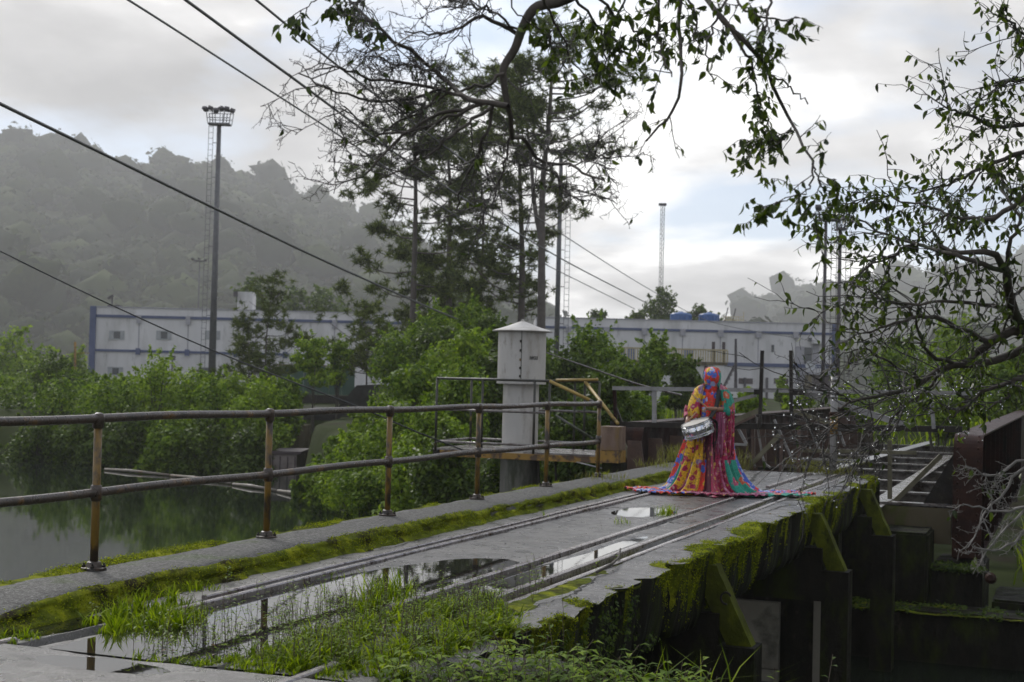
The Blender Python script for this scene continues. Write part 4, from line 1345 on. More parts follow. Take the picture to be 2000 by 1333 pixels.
# ------------------------------------------------------------------ floodlight masts
def mast(name, label, u, vtop, vbase, d, r0, r1, mat, plat=(-16, 22, 30), ladder=True, lamps=5, group='floodlight masts'):
    top, base = PD(u, vtop, d), PD(u, vbase, d)
    base = np.array((top[0], top[1], terrain_h(np.array([(top @ RH)]), np.array([(top @ FH)]))[0] - 0.2))
    t = thing(name, label, 'mast', base, YAW, group)
    H = top[2] - base[2]
    m_ = d / 2800
    MB().tube([(0, 0, 0), (0, 0, H * 0.5), (0, 0, H)], [r0, (r0 + r1) / 2, r1], 12).build('pole', mat, t, smooth=True)
    if plat:
        l, r_, h = [q * m_ for q in plat]
        MB().span((l, -0.5, H), (r_, 0.5, H + 0.12)).build('platform', mat, t)
        c = MB()
        for x in (l, l * 0.5, 0.15, r_ * 0.5, r_):
            k_ = x * 1.14
            c.bar((x, -0.48, H + 0.1), (k_, -0.55, H + h), 0.05, 0.05).bar((x, 0.48, H + 0.1), (k_, 0.55, H + h), 0.05, 0.05)
        for z, s_ in ((H + h * 0.5, 1.07), (H + h, 1.14)):
            for y in (-0.52, 0.55):
                c.bar((l * s_, y, z), (r_ * s_, y, z), 0.05, 0.05)
        c.build('cage', mat, t)
        for k in range(lamps):
            x = l * 1.2 + (r_ - l) * 1.25 * k / max(lamps - 1, 1)
            MB().box((x, -0.7, H + h + 0.12 + 0.10 * math.sin(k * 2.3)), (0.36, 0.42, 0.22), 0.4 * (k % 3 - 1), rx=-0.5 + 0.3 * (k % 2), ry=0.35 * math.sin(k * 1.7)).build('floodlight', M_mastdark, t)
    if ladder:
        c = MB()
        s_ = -1 if ladder == 1 else 1
        for x in (0.28, 0.62):
            c.bar((s_ * (r0 + x), 0, 0.5), (s_ * (r1 + x), 0, H), 0.035, 0.035)
        for k in range(int(H / 0.45)):
            z = 0.6 + k * 0.45
            if z > H:
                break
            rr = r0 + (r1 - r0) * z / H
            c.bar((s_ * (rr + 0.26), 0, z), (s_ * (rr + 0.64), 0, z), 0.03, 0.03)
            if k % 6 == 0:
                c.bar((s_ * rr * 0.9, 0, z + 0.1), (s_ * (rr + 0.3), 0, z + 0.1), 0.05, 0.05)
        c.build('ladder', mat, t)
    return t


mast('light_mast', 'tall grey floodlight mast with caged platform in front of the warehouse', 428, 245, 742, 112, 0.30, 0.17, M_mast, (-20, 22, 25), 1, 6)
mast('light_mast', 'dark floodlight mast with a flat head beside the tall pines', 1096, 302, 668, 105, 0.21, 0.15, M_mast, (-18, 22, 5), 2, 0)
mast('light_mast', 'twin-platform floodlight mast right of the workshop, the taller of the pair', 1613, 432, 740, 92, 0.13, 0.11, M_mastdark, (-16, 20, 19), 2, 3)
mast('light_mast', 'shorter floodlight mast of the pair beside the tree', 1641, 450, 760, 96, 0.17, 0.12, M_mastdark, (-8, 12, 14), 2, 3)
mast('light_mast', 'faint distant floodlight mast in the mist behind the warehouse', 390, 512, 620, 230, 0.14, 0.10, M_mast, (-10, 10, 3), 0, 3)
# lattice mast behind the workshop
tp, bs = PD(1294, 402, 210), PD(1294, 600, 210)
lm = thing('lattice_mast', 'slender lattice mast rising behind the workshop roof', 'mast', (tp[0], tp[1], -0.5), YAW)
H_ = tp[2] + 0.5
c = MB()
for x, y in ((-0.28, -0.28), (0.28, -0.28), (0, 0.3)):
    c.bar((x, y, 0), (x, y, H_), 0.07, 0.07)
for k in range(int(H_ / 0.7)):
    z = k * 0.7
    c.bar((-0.28, -0.28, z), (0.28, -0.28, z + 0.7), 0.04, 0.04).bar((0.28, -0.28, z), (0, 0.3, z + 0.7), 0.04, 0.04).bar((-0.28, -0.28, z + 0.7), (0.28, -0.28, z + 0.7), 0.05, 0.05)
c.build('lattice', M_mast, lm)
MB().box((0, 0, H_ + 0.15), (1.1, 0.6, 0.35)).build('lamp_head', M_mastdark, lm)

# ------------------------------------------------------------------ overhead wires
def wire(label, pts, r_, mat=M_wire, on=True):
    P = np.array([PD(u, v, d) for u, v, d in pts])
    if on:
        P = np.vstack([P[0] + (P[0] - P[1]) * 4.0, P])      # on towards its pole behind the viewer
    t = np.linspace(0, len(P) - 1, 80)
    idx = np.clip(t.astype(int), 0, len(P) - 2)
    f = (t - idx)[:, None]
    Pp = np.vstack([2 * P[0] - P[1], P, 2 * P[-1] - P[-2]])
    p0, p1, p2, p3 = Pp[idx], Pp[idx + 1], Pp[idx + 2], Pp[idx + 3]
    Q = 0.5 * ((2 * p1) + (-p0 + p2) * f + (2 * p0 - 5 * p1 + 4 * p2 - p3) * f ** 2 + (-p0 + 3 * p1 - 3 * p2 + p3) * f ** 3)
    o = MB().tube(Q, r_ * np.linspace(0.85, 2.2, 80), 6).build('overhead_wire', mat, smooth=True)
    return tag(o, label, 'wire', 'overhead wires')


wire('overhead wire crossing the sky lowest of the three steep ones', [(120, -75, 16), (250, 0, 20), (450, 128, 28), (690, 283, 42), (960, 462, 70), (1240, 604, 118)], 0.013)
wire('overhead wire running mid-sky between two others', [(240, -85, 16), (362, 0, 19), (550, 137, 26), (847, 350, 44), (1095, 505, 74), (1262, 592, 118)], 0.017)
wire('topmost overhead wire passing through the bare branches to the workshop', [(400, -80, 15), (500, 0, 18), (704, 163, 26), (949, 346, 44), (1095, 456, 66), (1280, 572, 110), (1400, 632, 135), (1600, 668, 156)], 0.014)
wire('thick black cable sagging from the misty hill side past the left mast', [(-160, 120, 15), (0, 203, 18), (210, 305, 24), (400, 398, 31), (640, 513, 44), (850, 606, 62), (960, 650, 76)], 0.019)
wire('wet cable hung with droplets running down to the gauge tower', [(-120, 430, 13), (0, 491, 14), (200, 588, 16), (400, 678, 18.5), (560, 742, 21), (700, 795, 23), (800, 838, 24.3), (915, 884, 25.5)], 0.006)
wire('slack grey wire from the gauge tower towards the barrier', [(1064, 688, 27), (1150, 718, 28), (1250, 752, 29), (1330, 772, 30)], 0.012, M_steelwet, False)
# ================================================================== vegetation
def ground_at(p):
    a, d = float(p @ RH), float(p @ FH)
    return float(terrain_h(np.array([a]), np.array([d]))[0])


def limb(P, n=10):
    P = np.asarray(P, float)
    t = np.linspace(0, len(P) - 1, n)
    idx = np.clip(t.astype(int), 0, len(P) - 2)
    f = (t - idx)[:, None]
    Pp = np.vstack([2 * P[0] - P[1], P, 2 * P[-1] - P[-2]])
    p0, p1, p2, p3 = Pp[idx], Pp[idx + 1], Pp[idx + 2], Pp[idx + 3]
    return 0.5 * ((2 * p1) + (-p0 + p2) * f + (2 * p0 - 5 * p1 + 4 * p2 - p3) * f ** 2 + (-p0 + 3 * p1 - 3 * p2 + p3) * f ** 3)


class Tubes:
    def __init__(s):
        s.V, s.F, s.n = [], [], 0

    def add(s, P, rad, k=6):
        V, F = tube_np(P, rad, k)
        s.V.append(V)
        s.F.append(F + s.n)
        s.n += len(V)

    def build(s, name, mat, parent=None, loc=None):
        return mk(name, np.concatenate(s.V), np.concatenate(s.F), mat, parent, True, loc=loc)


def tufts(C, r, L, w, k):
    # bursts of needles: k thin triangles about each centre
    n = len(C)
    d = r.normal(0, 1, (n, k, 3))
    d[..., 2] = d[..., 2] * 0.8 + 0.25
    d /= np.linalg.norm(d, axis=2, keepdims=True)
    s = np.cross(d, r.normal(0, 1, (n, k, 3)))
    s /= np.maximum(np.linalg.norm(s, axis=2, keepdims=True), 1e-6)
    ln_ = L * (0.6 + 0.6 * r.random((n, k, 1)))
    c = C[:, None] + d * ln_ * 0.1
    V = np.stack([c - s * w, c + s * w, c + d * ln_], 2).reshape(-1, 3)
    return V, np.arange(len(V)).reshape(-1, 3)


def pine(label, stems, d, crown0, rad, ntuft, seed, group, name='pine_tree', sc=1.0):
    # stems: list of [(u, v), ...] from the foot up; crown0: share of the height where foliage begins
    r = np.random.default_rng(seed)
    foot = PD(*stems[0][0], d)
    gz = ground_at(foot)
    base = np.array((foot[0], foot[1], gz - 0.2))
    t = thing(name, label, 'tree', base, 0, group)
    T = Tubes()
    cen = []
    for si, st in enumerate(stems):
        P = [PD(u, v, d + (0.6 * si)) for u, v in st]
        if si == 0:
            P = [base] + P
        P = limb(P, 22)
        H = P[-1][2] - base[2]
        r0 = 0.013 * H * (1 if si == 0 else 0.6) * sc
        rad_ = r0 * np.linspace(1, 0.14, 22)
        T.add(P - base, rad_, 9)
        nb = int(38 * (1.0 if si == 0 else 0.75))
        for k in range(nb):
            h = crown0 + (1 - crown0) * (k + r.random()) / nb
            i0 = min(int(h * 21), 20)
            p = P[i0] + (P[i0 + 1] - P[i0]) * (h * 21 - i0)
            prof = (1 - ((h - crown0) / (1 - crown0)) ** 2.2) * 0.85 + 0.2
            Lb = rad * prof * (0.45 + 0.85 * r.random())
            az = r.random() * 2 * math.pi
            up = 0.05 + 0.5 * r.random() + 0.4 * (h > 0.85)
            dir_ = np.array((math.cos(az), math.sin(az), up * 0.6))
            q = np.array([p, p + dir_ * Lb * 0.5 + (0, 0, -0.05 * Lb), p + dir_ * Lb + (0, 0, 0.16 * Lb)])
            q = limb(q, 7)
            T.add(q - base, np.linspace(0.05, 0.015, 7) * sc * (0.5 + 0.5 * (H / 15)), 5)
            m_ = max(3, int(ntuft / nb * (0.4 + 0.9 * r.random()) * Lb / rad * 1.4))
            cl = r.choice(np.array([0.45, 0.62, 0.78, 0.9, 1.0]), max(2, m_ // 9))
            tt_ = np.clip(r.choice(cl, m_) + r.normal(0, 0.035, m_), 0.25, 1.06)
            j = np.clip((tt_ * 6).astype(int), 0, 5)
            f = (tt_ * 6 - j)[:, None]
            c_ = q[j] + (q[j + 1] - q[j]) * f
            off = np.random.default_rng(int(r.integers(1 << 30)))
            side = {float(z_): off.normal(0, 1, 3) * np.array([1, 1, 0.4]) * 0.22 * Lb for z_ in np.unique(np.round(tt_, 1))}
            c_ = c_ + np.array([side[float(z_)] for z_ in np.round(tt_, 1)])
            spread = 0.24 + 0.03 * Lb
            c_ = c_ + r.normal(0, 1, (m_, 3)) * spread * np.array([1, 1, 0.55])
            cen.append(c_)
    T.build('trunk', M_pinebark, t)
    C = np.concatenate(cen)
    V, F = tufts(C - base, r, 0.42 * sc, 0.034 * sc, 26)
    mk('crown', V, F, M_needle, t)
    return t


G1 = 'tall pines beyond the lake bank'
pine('tall dense pine with foliage reaching lowest, first of the tall group', [[(806, 640), (809, 520), (812, 380), (808, 270), (800, 190)]], 84, 0.05, 4.6, 1650, 101, G1)
pine('tall pine right behind the densest pine, straight bare lower trunk', [[(877, 650), (877, 520), (879, 380), (874, 290), (868, 205)]], 88, 0.12, 3.2, 900, 102, G1)
pine('tall ivy-wrapped pine standing just left of the forked pine', [[(1018, 625), (1020, 520), (1017, 400), (1012, 270), (1000, 140)]], 86, 0.22, 3.3, 820, 103, G1)
pine('tallest pine with a forked trunk beside the dark mast', [[(1057, 640), (1058, 500), (1060, 360), (1072, 240), (1078, 120), (1072, 50)], [(1057, 470), (1044, 400), (1036, 300), (1022, 200), (1010, 130)]], 80, 0.52, 4.2, 560, 104, G1)
pine('slender pine half hidden between the tall pine trunks', [[(938, 660), (940, 540), (944, 440), (938, 340)]], 92, 0.25, 2.4, 300, 105, G1)
pine('low spreading pine at the foot of the dense pine', [[(716, 740), (716, 680), (712, 600)]], 74, 0.35, 1.8, 330, 106, G1, sc=0.8)
G2 = 'small pines in front of the warehouse'
pine('small dark pine before the warehouse, the taller of two', [[(518, 745), (519, 680), (527, 600), (538, 540)]], 82, 0.22, 1.9, 420, 107, G2, sc=0.75)
pine('small dark pine before the warehouse, the shorter one near the mast', [[(486, 745), (486, 690), (482, 625)]], 82, 0.25, 1.7, 260, 108, G2, sc=0.75)


def shrub(label, u, vt, vb, wpx, d, mat, n, seed, group, name='shrub', leaf=0.2, stems=3, lobes=9, ontop=None, flat=1.0):
    r = np.random.default_rng(seed)
    top, bot = PD(u, vt, d), PD(u, vb, d)
    hw = wpx / 2 / 2800 * d
    gz = min(ground_at(bot), bot[2]) if ontop is None else ontop
    base = np.array((bot[0], bot[1], gz - 0.1))
    t = thing(name, label, 'tree' if 'tree' in name else 'shrub', base, 0, group)
    H = top[2] - bot[2]
    z0 = bot[2] - base[2]
    # lobes packed in the crown volume
    L_, R_ = [], []
    for k in range(lobes):
        h = (k + 0.5) / lobes
        wid = math.sqrt(max(0.05, 1 - (max(0, h - 0.38) / 0.62) ** 2)) * (0.75 + 0.25 * min(1, h * 3))
        az = r.random() * 6.28
        rr = hw * wid * 0.62 * math.sqrt(r.random())
        rad = (0.30 + 0.22 * r.random()) * min(hw * 1.2, H * 0.75) * (1.05 - 0.4 * h)
        zc = z0 + H * h * 0.92
        zc = min(zc, z0 + H - rad * 0.75)
        L_.append((math.cos(az) * rr, math.sin(az) * rr, zc))
        R_.append(rad)
    L_, R_ = np.array(L_), np.array(R_)
    pick = r.choice(lobes, n, p=R_ ** 2 / np.sum(R_ ** 2))
    dr = r.normal(0, 1, (n, 3))
    dr /= np.linalg.norm(dr, axis=1, keepdims=True)
    lump = 1 + 0.22 * np.sin(dr[:, 0] * 7 + pick) * np.sin(dr[:, 1] * 7 + 2 * pick) * np.sin(dr[:, 2] * 6)
    c = L_[pick] + dr * (R_[pick] * lump * (0.55 + 0.5 * r.random(n) ** 0.5))[:, None] * np.array([1, 1, flat])
    # ragged shoots standing out of the crown
    ns = 34
    j = r.choice(lobes, ns)
    d0 = r.normal(0, 1, (ns, 3))
    d0[:, 2] = np.abs(d0[:, 2]) + 0.25
    d0 /= np.linalg.norm(d0, axis=1, keepdims=True)
    sl = (0.25 + 0.75 * r.random(ns)) * min(0.42 * hw, 0.9)
    kk = max(1, int(n * 0.16))
    si = r.choice(ns, kk)
    tt_ = r.random(kk)
    c[:kk] = L_[j[si]] + d0[si] * (R_[j[si]] * 0.9 + sl[si] * tt_)[:, None] + r.normal(0, 0.05, (kk, 3)) * (1.3 - tt_[:, None]) * max(1, leaf / 0.15)
    nn = dr + np.array([0, 0, 0.5])
    V, F = leaf_quads(c, nn, leaf * (0.55 + 0.8 * r.random(n)), r, 0.6, 0.55, 0.4)
    mk('foliage', V, F, mat, t)
    T = Tubes()
    for k in range(stems):
        j = r.integers(0, lobes)
        P = limb([np.array((r.normal(0, 0.1), r.normal(0, 0.1), 0)), np.array((L_[j][0] * 0.4, L_[j][1] * 0.4, L_[j][2] * 0.5)), L_[j]], 8)
        T.add(P, np.linspace(0.035, 0.012, 8) * max(1, H * 0.45), 6)
    for j in range(lobes):
        P = limb([np.array((L_[j][0] * 0.3, L_[j][1] * 0.3, max(0.1, L_[j][2] * 0.55))), L_[j]], 4)
        T.add(P, np.linspace(0.02, 0.008, 4) * max(1, H * 0.45), 5)
    T.build('stem', M_bark, t)
    return t


G3 = 'shrubs along the lake shore'
lake = [
    (30, 770, 925, 190, 70, M_leafdark, 'dark shrub at the lake edge, leftmost on the shore'),
    (120, 745, 925, 190, 68, M_leafshrub, 'mid green shrub at the lake edge beside the leftmost dark one'),
    (100, 700, 800, 160, 84, M_leafdark, 'rounded dark shrub on the rise left of the warehouse corner'),
    (215, 745, 922, 170, 66, M_leafshrub, 'broad shrub at the lake edge below the warehouse corner'),
    (302, 692, 918, 150, 66, M_leafbright, 'bright green pointed shrub, tallest along the lake edge'),
    (355, 728, 922, 140, 64, M_leafbright, 'yellow-green shrub right of the tallest pointed shrub'),
    (425, 745, 928, 150, 62, M_leafshrub, 'full shrub at the lake edge before the grey mast'),
    (500, 742, 935, 150, 61, M_leafbright, 'pale green shrub at the lake edge below the small pines'),
    (545, 770, 850, 80, 64, M_leafshrub, 'narrow shrub at the end of the lake hedge by the tan wall'),
    (260, 800, 930, 170, 62, M_leafdark, 'low dark shrub overhanging the water under the pointed shrub'),
    (400, 830, 938, 190, 59.5, M_leafdark, 'low dark shrub overhanging the water before the mast'),
    (70, 830, 935, 200, 64, M_leafdark, 'low dark shrub overhanging the water in the far corner'),
    (490, 840, 945, 130, 58, M_leafdark, 'low dark shrub overhanging the water beside the intake'),
    (165, 820, 930, 160, 63, M_leafdark, 'low dark shrub overhanging the water below the broad one'),
    (330, 810, 935, 160, 60.5, M_leafshrub, 'low green shrub overhanging the water below the yellow-green one'),
]
lake += [
    (20, 730, 860, 210, 78, M_leafshrub, 'taller green shrub behind the leftmost dark one'),
    (185, 738, 860, 170, 76, M_leafshrub, 'taller shrub standing right below the warehouse corner pier'),
    (270, 742, 860, 150, 74, M_leafbright, 'light shrub behind and left of the pointed shrub'),
    (400, 735, 850, 150, 72, M_leafshrub, 'green shrub right at the foot of the grey mast'),
    (465, 738, 860, 140, 70, M_leafbright, 'light shrub between the mast and the small pines'),
    (555, 740, 840, 90, 68, M_leafshrub, 'green shrub hiding the left end of the green hoarding'),
]
for k, (u, vt, vb, w_, d, mt_, lab) in enumerate(lake):
    shrub(lab, u, vt, vb, w_ * 1.1, d, mt_, 7000, 200 + k, G3, leaf=0.19, lobes=17)
G4 = 'bushes on the bank before the gauge tower'
bank = [
    (640, 900, 990, 130, 46, M_leafshrub, 'low bush where the log boom meets the bank'),
    (700, 850, 985, 150, 43, M_leafbright, 'bright bush above the driftwood fork'),
    (660, 860, 950, 120, 48, M_leafshrub, 'leafy bush on the bank beside the retaining wall'),
    (770, 790, 960, 170, 42, M_leafshrub, 'big bush on the bank behind the third railing post'),
    (820, 720, 860, 170, 46, M_leafshrub, 'tall bush rising under the dense pine'),
    (735, 800, 900, 130, 47, M_leafbright, 'light green bush right of the black shed'),
    (790, 880, 1030, 190, 36, M_leafbright, 'lush bright bush low on the bank near the walkway'),
    (880, 850, 1010, 170, 33, M_leafdark, 'dark glossy bush left of the gauge tower column'),
    (900, 720, 890, 150, 40, M_leafshrub, 'tall leafy bush just left of the gauge tower'),
    (960, 690, 830, 130, 44, M_leafdark, 'dark bush behind the gauge tower drum'),
    (720, 920, 1010, 140, 38, M_leafshrub, 'low bush at the water beside the driftwood fork'),
    (1000, 860, 1000, 130, 31, M_leafdark, 'dark bush behind the gauge tower column'),
    (1110, 790, 960, 170, 33, M_leafdark, 'dark bush right of the gauge tower under the platform'),
    (870, 640, 760, 150, 60, M_leafdark, 'dusky bush below the straight-trunked pine'),
    (960, 620, 730, 140, 62, M_leafdark, 'dusky bush under the ivy-wrapped pine'),
    (1180, 730, 900, 150, 34, M_leafdark, 'dark bush behind the left end of the barrier'),
    (1250, 770, 880, 120, 40, M_leafshrub, 'green bush seen through the barrier beside its white post'),
]
bank += [
    (780, 655, 790, 150, 64, M_leafshrub, 'leafy bush high on the bank under the dense pine trunk'),
    (850, 612, 740, 150, 68, M_leafshrub, 'leafy bush between the two tall pine trunks'),
    (925, 600, 730, 150, 70, M_leafshrub, 'tall bush left of the ivy-wrapped pine foot'),
    (905, 650, 800, 150, 52, M_leafbright, 'bright bush on the bank crest left of the gauge cap'),
    (1050, 655, 760, 100, 60, M_leafshrub, 'bush peeping out right behind the gauge cap'),
    (610, 930, 985, 90, 48.5, M_leafshrub, 'small bush at the water below the retaining wall'),
    (840, 800, 950, 150, 38, M_leafbright, 'bright bush filling the bank behind the fourth railing bay'),
]
for k, (u, vt, vb, w_, d, mt_, lab) in enumerate(bank):
    shrub(lab, u, vt, vb, w_ * 1.1, d, mt_, 7500, 240 + k, G4, leaf=0.13 if d < 45 else 0.18, lobes=17)
G5 = 'trees and bushes behind the barrier'
behind = [
    (1150, 640, 760, 170, 62, M_leafshrub, 'light feathery tree right of the gauge tower cap', 'tree'),
    (1260, 662, 770, 190, 60, M_leafshrub, 'light feathery tree in front of the terrace balustrade', 'tree'),
    (1330, 700, 780, 110, 56, M_leafdark, 'dull green bush left of the hooded drummer', 'shrub'),
    (1110, 690, 790, 130, 55, M_leafdark, 'dark bush just right of the gauge tower drum', 'shrub'),
    (1460, 775, 830, 120, 48, M_leafbright, 'low bright bush behind the tall barrier posts', 'shrub'),
    (1560, 778, 826, 110, 50, M_leafbright, 'low bright bush right of the tall barrier posts', 'shrub'),
    (1528, 742, 780, 40, 90, M_leafbright, 'small round bush in front of the workshop openings', 'shrub'),
    (1660, 770, 830, 120, 50, M_leafbright, 'low bush behind the slanting pale plank', 'shrub'),
    (1760, 660, 800, 170, 66, M_leafshrub, 'leafy tree seen through the bare twigs', 'tree'),
    (1880, 640, 800, 190, 60, M_leafbright, 'bright leafy tree behind the leaning limb', 'tree'),
    (1985, 680, 830, 150, 52, M_leafshrub, 'leafy bush at the far right behind the rusty girder', 'shrub'),
    (1830, 770, 840, 190, 46, M_leafbright, 'low bush along the grassy bank behind the rusty girder', 'shrub'),
    (1400, 770, 830, 90, 50, M_leafshrub, 'low bush hidden behind the drummer', 'shrub'),
    (1290, 566, 640, 82, 176, M_leafdark, 'tall dark tree behind the workshop roof by the lattice mast', 'tree'),
    (1375, 602, 640, 90, 178, M_leafdark, 'flat dark tree behind the blue roof tanks', 'tree'),
    (1240, 612, 640, 60, 176, M_leafdark, 'small dark tree top just above the workshop roof', 'tree'),
    (1165, 612, 640, 60, 176, M_leafdark, 'sparse tree top above the workshop roof near the dark mast', 'tree'),
]
for k, (u, vt, vb, w_, d, mt_, lab, nm) in enumerate(behind):
    shrub(lab, u, vt, vb, w_, d, mt_, 3000 if d > 100 else 4600, 280 + k, G5, name='leafy_tree' if nm == 'tree' else 'shrub', leaf=0.4 if d > 100 else 0.2, lobes=11, flat=0.8)
G6 = 'thin young trees by the green hoarding'
shrub('thin bright green young tree before the green hoarding', 610, 655, 745, 95, 70, M_leafbright, 2600, 330, G6, name='young_tree', leaf=0.2, flat=0.5, lobes=12)
shrub('thin dull green young tree right of the bright one', 660, 662, 750, 70, 71, M_leafshrub, 1500, 331, G6, name='young_tree', leaf=0.2, flat=0.5, lobes=10)
for k, (u, vt, vb, w_) in enumerate([(20, 640, 760, 150), (70, 680, 780, 120), (140, 690, 770, 90), (-30, 660, 780, 120)]):
    shrub(['hazy tree at the picture edge at the foot of the hill', 'hazy pale tree below the misty hill', 'hazy tree beside the thin rusty pole', 'hazy tree cut by the picture edge below the hill'][k], u, vt, vb, w_, 130 + 6 * k, M_leafbright, 2600, 340 + k, 'hazy trees at the foot of the hill', name='leafy_tree', leaf=0.42, lobes=10)
# forest edge right behind the warehouse
for k, (u, vt, vb, w_) in enumerate([(560, 560, 660, 120), (640, 565, 660, 120), (490, 545, 640, 80), (900, 560, 660, 140)]):
    shrub(['misty tree behind the warehouse tower', 'misty tree behind the warehouse roof near the dense pine', 'misty narrow tree behind the roof tower', 'misty tree between the tall pine trunks'][k], u, vt, vb, w_, 190, M_leafdark, 1800, 350 + k, 'misty trees behind the warehouse', name='leafy_tree', leaf=0.6, lobes=9)

# unseen trees added away from the lake, shading the deck's open side
for k, (a_, d_, hw_, h_) in enumerate([(6.6, 6.5, 2.4, 7.5), (8.6, 12.0, 3.0, 9.0), (11.6, 18.5, 3.4, 9.5), (15.0, 27.0, 4.0, 10.0), (19.5, 38.0, 4.5, 10.0)]):
    p_ = AD(a_, d_)
    u_ = 1000 + 2800 * a_ / d_
    zb = -2.2 if k else -0.3
    v_of = lambda z: 733 + 0.0245 * (u_ - 1000) - (z - EYE) / d_ * 2800
    shrub(['added unseen shade tree just past the right picture edge', 'broad added unseen shade tree beside the first strut', 'tall added unseen shade tree beside the second strut', 'tall added unseen shade tree level with the girder end', 'far added unseen shade tree along the girder span'][k],
          u_, v_of(h_), v_of(zb), hw_ * 2 / d_ * 2800, d_, M_leafdark, 5000, 380 + k, 'added unseen shade trees', name='leafy_tree', leaf=0.34, lobes=16)

# ------------------------------------------------------------------ near trees: limbs, twigs and hanging leaves
LEAF_M = []
for k in range(3):
    w = 0.20 + 0.03 * k
    xs_ = [0.0, 0.12, 0.35, 0.62, 0.85, 1.0]
    ws_ = [0.015, 0.13 + 0.02 * k, w, w * 0.82, w * 0.35, 0.0]
    cz = [0, 0.02, 0.03, 0.0, -0.07, -0.14]
    V, F = [], []
    for x, ww, z in zip(xs_, ws_, cz):
        V += [(x, -ww, z + ww * 0.35), (x, 0, z), (x, ww, z + ww * 0.35)]
    for j in range(4):
        a_ = j * 3
        F += [[a_, a_ + 3, a_ + 4, a_ + 1], [a_ + 1, a_ + 4, a_ + 5, a_ + 2]]
    F += [[12, 16, 13], [13, 16, 14]]
    me = bpy.data.meshes.new('leaf')
    me.from_pydata(V, [], F)
    me.materials.append(M_leaf)
    LEAF_M.append((me, np.array(V), F))


class NearTree:
    def __init__(s, name, label, base, seed):
        s.t = thing(name, label, 'tree', base)
        s.base = np.asarray(base, float)
        s.r = np.random.default_rng(seed)
        s.T, s.W, s.P = Tubes(), Tubes(), Tubes()
        s.leaves = []
        s.tips = []

    def main(s, pts, d, r0, r1, n=14, k=8, store=None):
        P = limb([PD(u, v, d + (pts[i][2] if len(pts[i]) > 2 else 0)) for i, (u, v) in enumerate([q[:2] for q in pts])], n)
        P[1:-1] += s.r.normal(0, 0.006, (n - 2, 3))
        store = store or s.T
        store.add(P - s.base, np.linspace(r0, r1, n), k)
        return P

    def twigs(s, P, num, L, r0, levels, leaf=0.0, bias=(0, 0, 0), store=None, along=(0.15, 1.0), knob=False, spread=1.0):
        store = store or s.W
        P = np.asarray(P)
        for q in range(num):
            t = (along[0] + (along[1] - along[0]) * s.r.random()) * (len(P) - 1)
            i0 = min(int(t), len(P) - 2)
            p = P[i0] + (P[i0 + 1] - P[i0]) * (t - i0)
            tan = P[i0 + 1] - P[i0]
            tan = tan / max(np.linalg.norm(tan), 1e-6)
            d_ = tan * 0.75 + s.r.normal(0, 0.62 * spread, 3) + np.asarray(bias)
            d_ /= np.linalg.norm(d_)
            l_ = L * (0.45 + 0.8 * s.r.random())
            pts = [p]
            for k in range(5):
                d_ = d_ + s.r.normal(0, 0.22, 3) + np.asarray(bias) * 0.12
                d_ /= np.linalg.norm(d_)
                pts.append(pts[-1] + d_ * l_ / 5)
            pts = np.array(pts)
            store.add(pts - s.base, np.linspace(r0, r0 * 0.5, 6), 5)
            if knob:
                for k in (2, 3, 4, 5):
                    if s.r.random() < 0.8:
                        e = pts[k] + s.r.normal(0, 0.012, 3)
                        store.add(np.array([pts[k], e]) - s.base, np.array([r0 * 0.9, r0 * 0.5]), 4)
            if levels > 1:
                s.twigs(pts, 3 if levels == 2 else 4, L * 0.52, r0 * 0.62, levels - 1, leaf, bias, store, (0.2, 1.0), knob, spread)
            if leaf > 0 and levels <= 2:
                for k in range(1, 6):
                    if s.r.random() < leaf:
                        s.leaf(pts[k])
            s.tips.append(pts[-1])

    def leaf(s, p, sc=1.0):
        r = s.r
        d_ = np.array((r.normal(0, 0.6), r.normal(0, 0.6), -0.9 + r.normal(0, 0.45)))
        d_ /= np.linalg.norm(d_)
        s.leaves.append((p, d_, (0.030 + 0.026 * r.random()) * sc, r.random() * 6.28, int(r.integers(0, 3))))

    def finish(s, maxobj=300):
        if s.T.n:
            s.T.build('trunk', M_bark, s.t)
        if s.W.n:
            s.W.build('twigs', M_twig, s.t)
        if s.P.n:
            s.P.build('pale_twigs', M_palebark, s.t)

        def mat_of(lf):
            p, d_, sz, rot, k = lf
            x = Vector(d_)
            q = x.to_track_quat('X', 'Z')
            m_ = Matrix.Translation(Vector(p - s.base)) @ q.to_matrix().to_4x4() @ Matrix.Rotation(rot, 4, 'X') @ Matrix.Diagonal((sz, sz, sz, 1))
            return m_

        def inframe(p):
            v = p - EYEP
            z = v @ FW
            return abs((v @ CR) / z * 2800) < 990 and abs((v @ CU) / z * 2800) < 655
        ins = [l for l in s.leaves if inframe(l[0])]
        ins.sort(key=lambda l: -l[2])
        first = ins[:maxobj]
        ids = set(id(l) for l in first)
        for lf in first:
            o = bpy.data.objects.new('leaf', LEAF_M[lf[4]][0])
            COL.objects.link(o)
            o.parent = s.t
            o.matrix_basis = mat_of(lf)
        VV, FF, n = [], [], 0
        for lf in s.leaves:
            if id(lf) in ids:
                continue
            V = LEAF_M[lf[4]][1]
            M4 = np.array(mat_of(lf))
            VV.append(V @ M4[:3, :3].T + M4[:3, 3])
            FF += [[i + n for i in f] for f in LEAF_M[lf[4]][2]]
            n += len(V)
        if n:
            o = mk('foliage', np.concatenate(VV), FF, M_leaf, s.t)
            tag(o, kind='stuff')


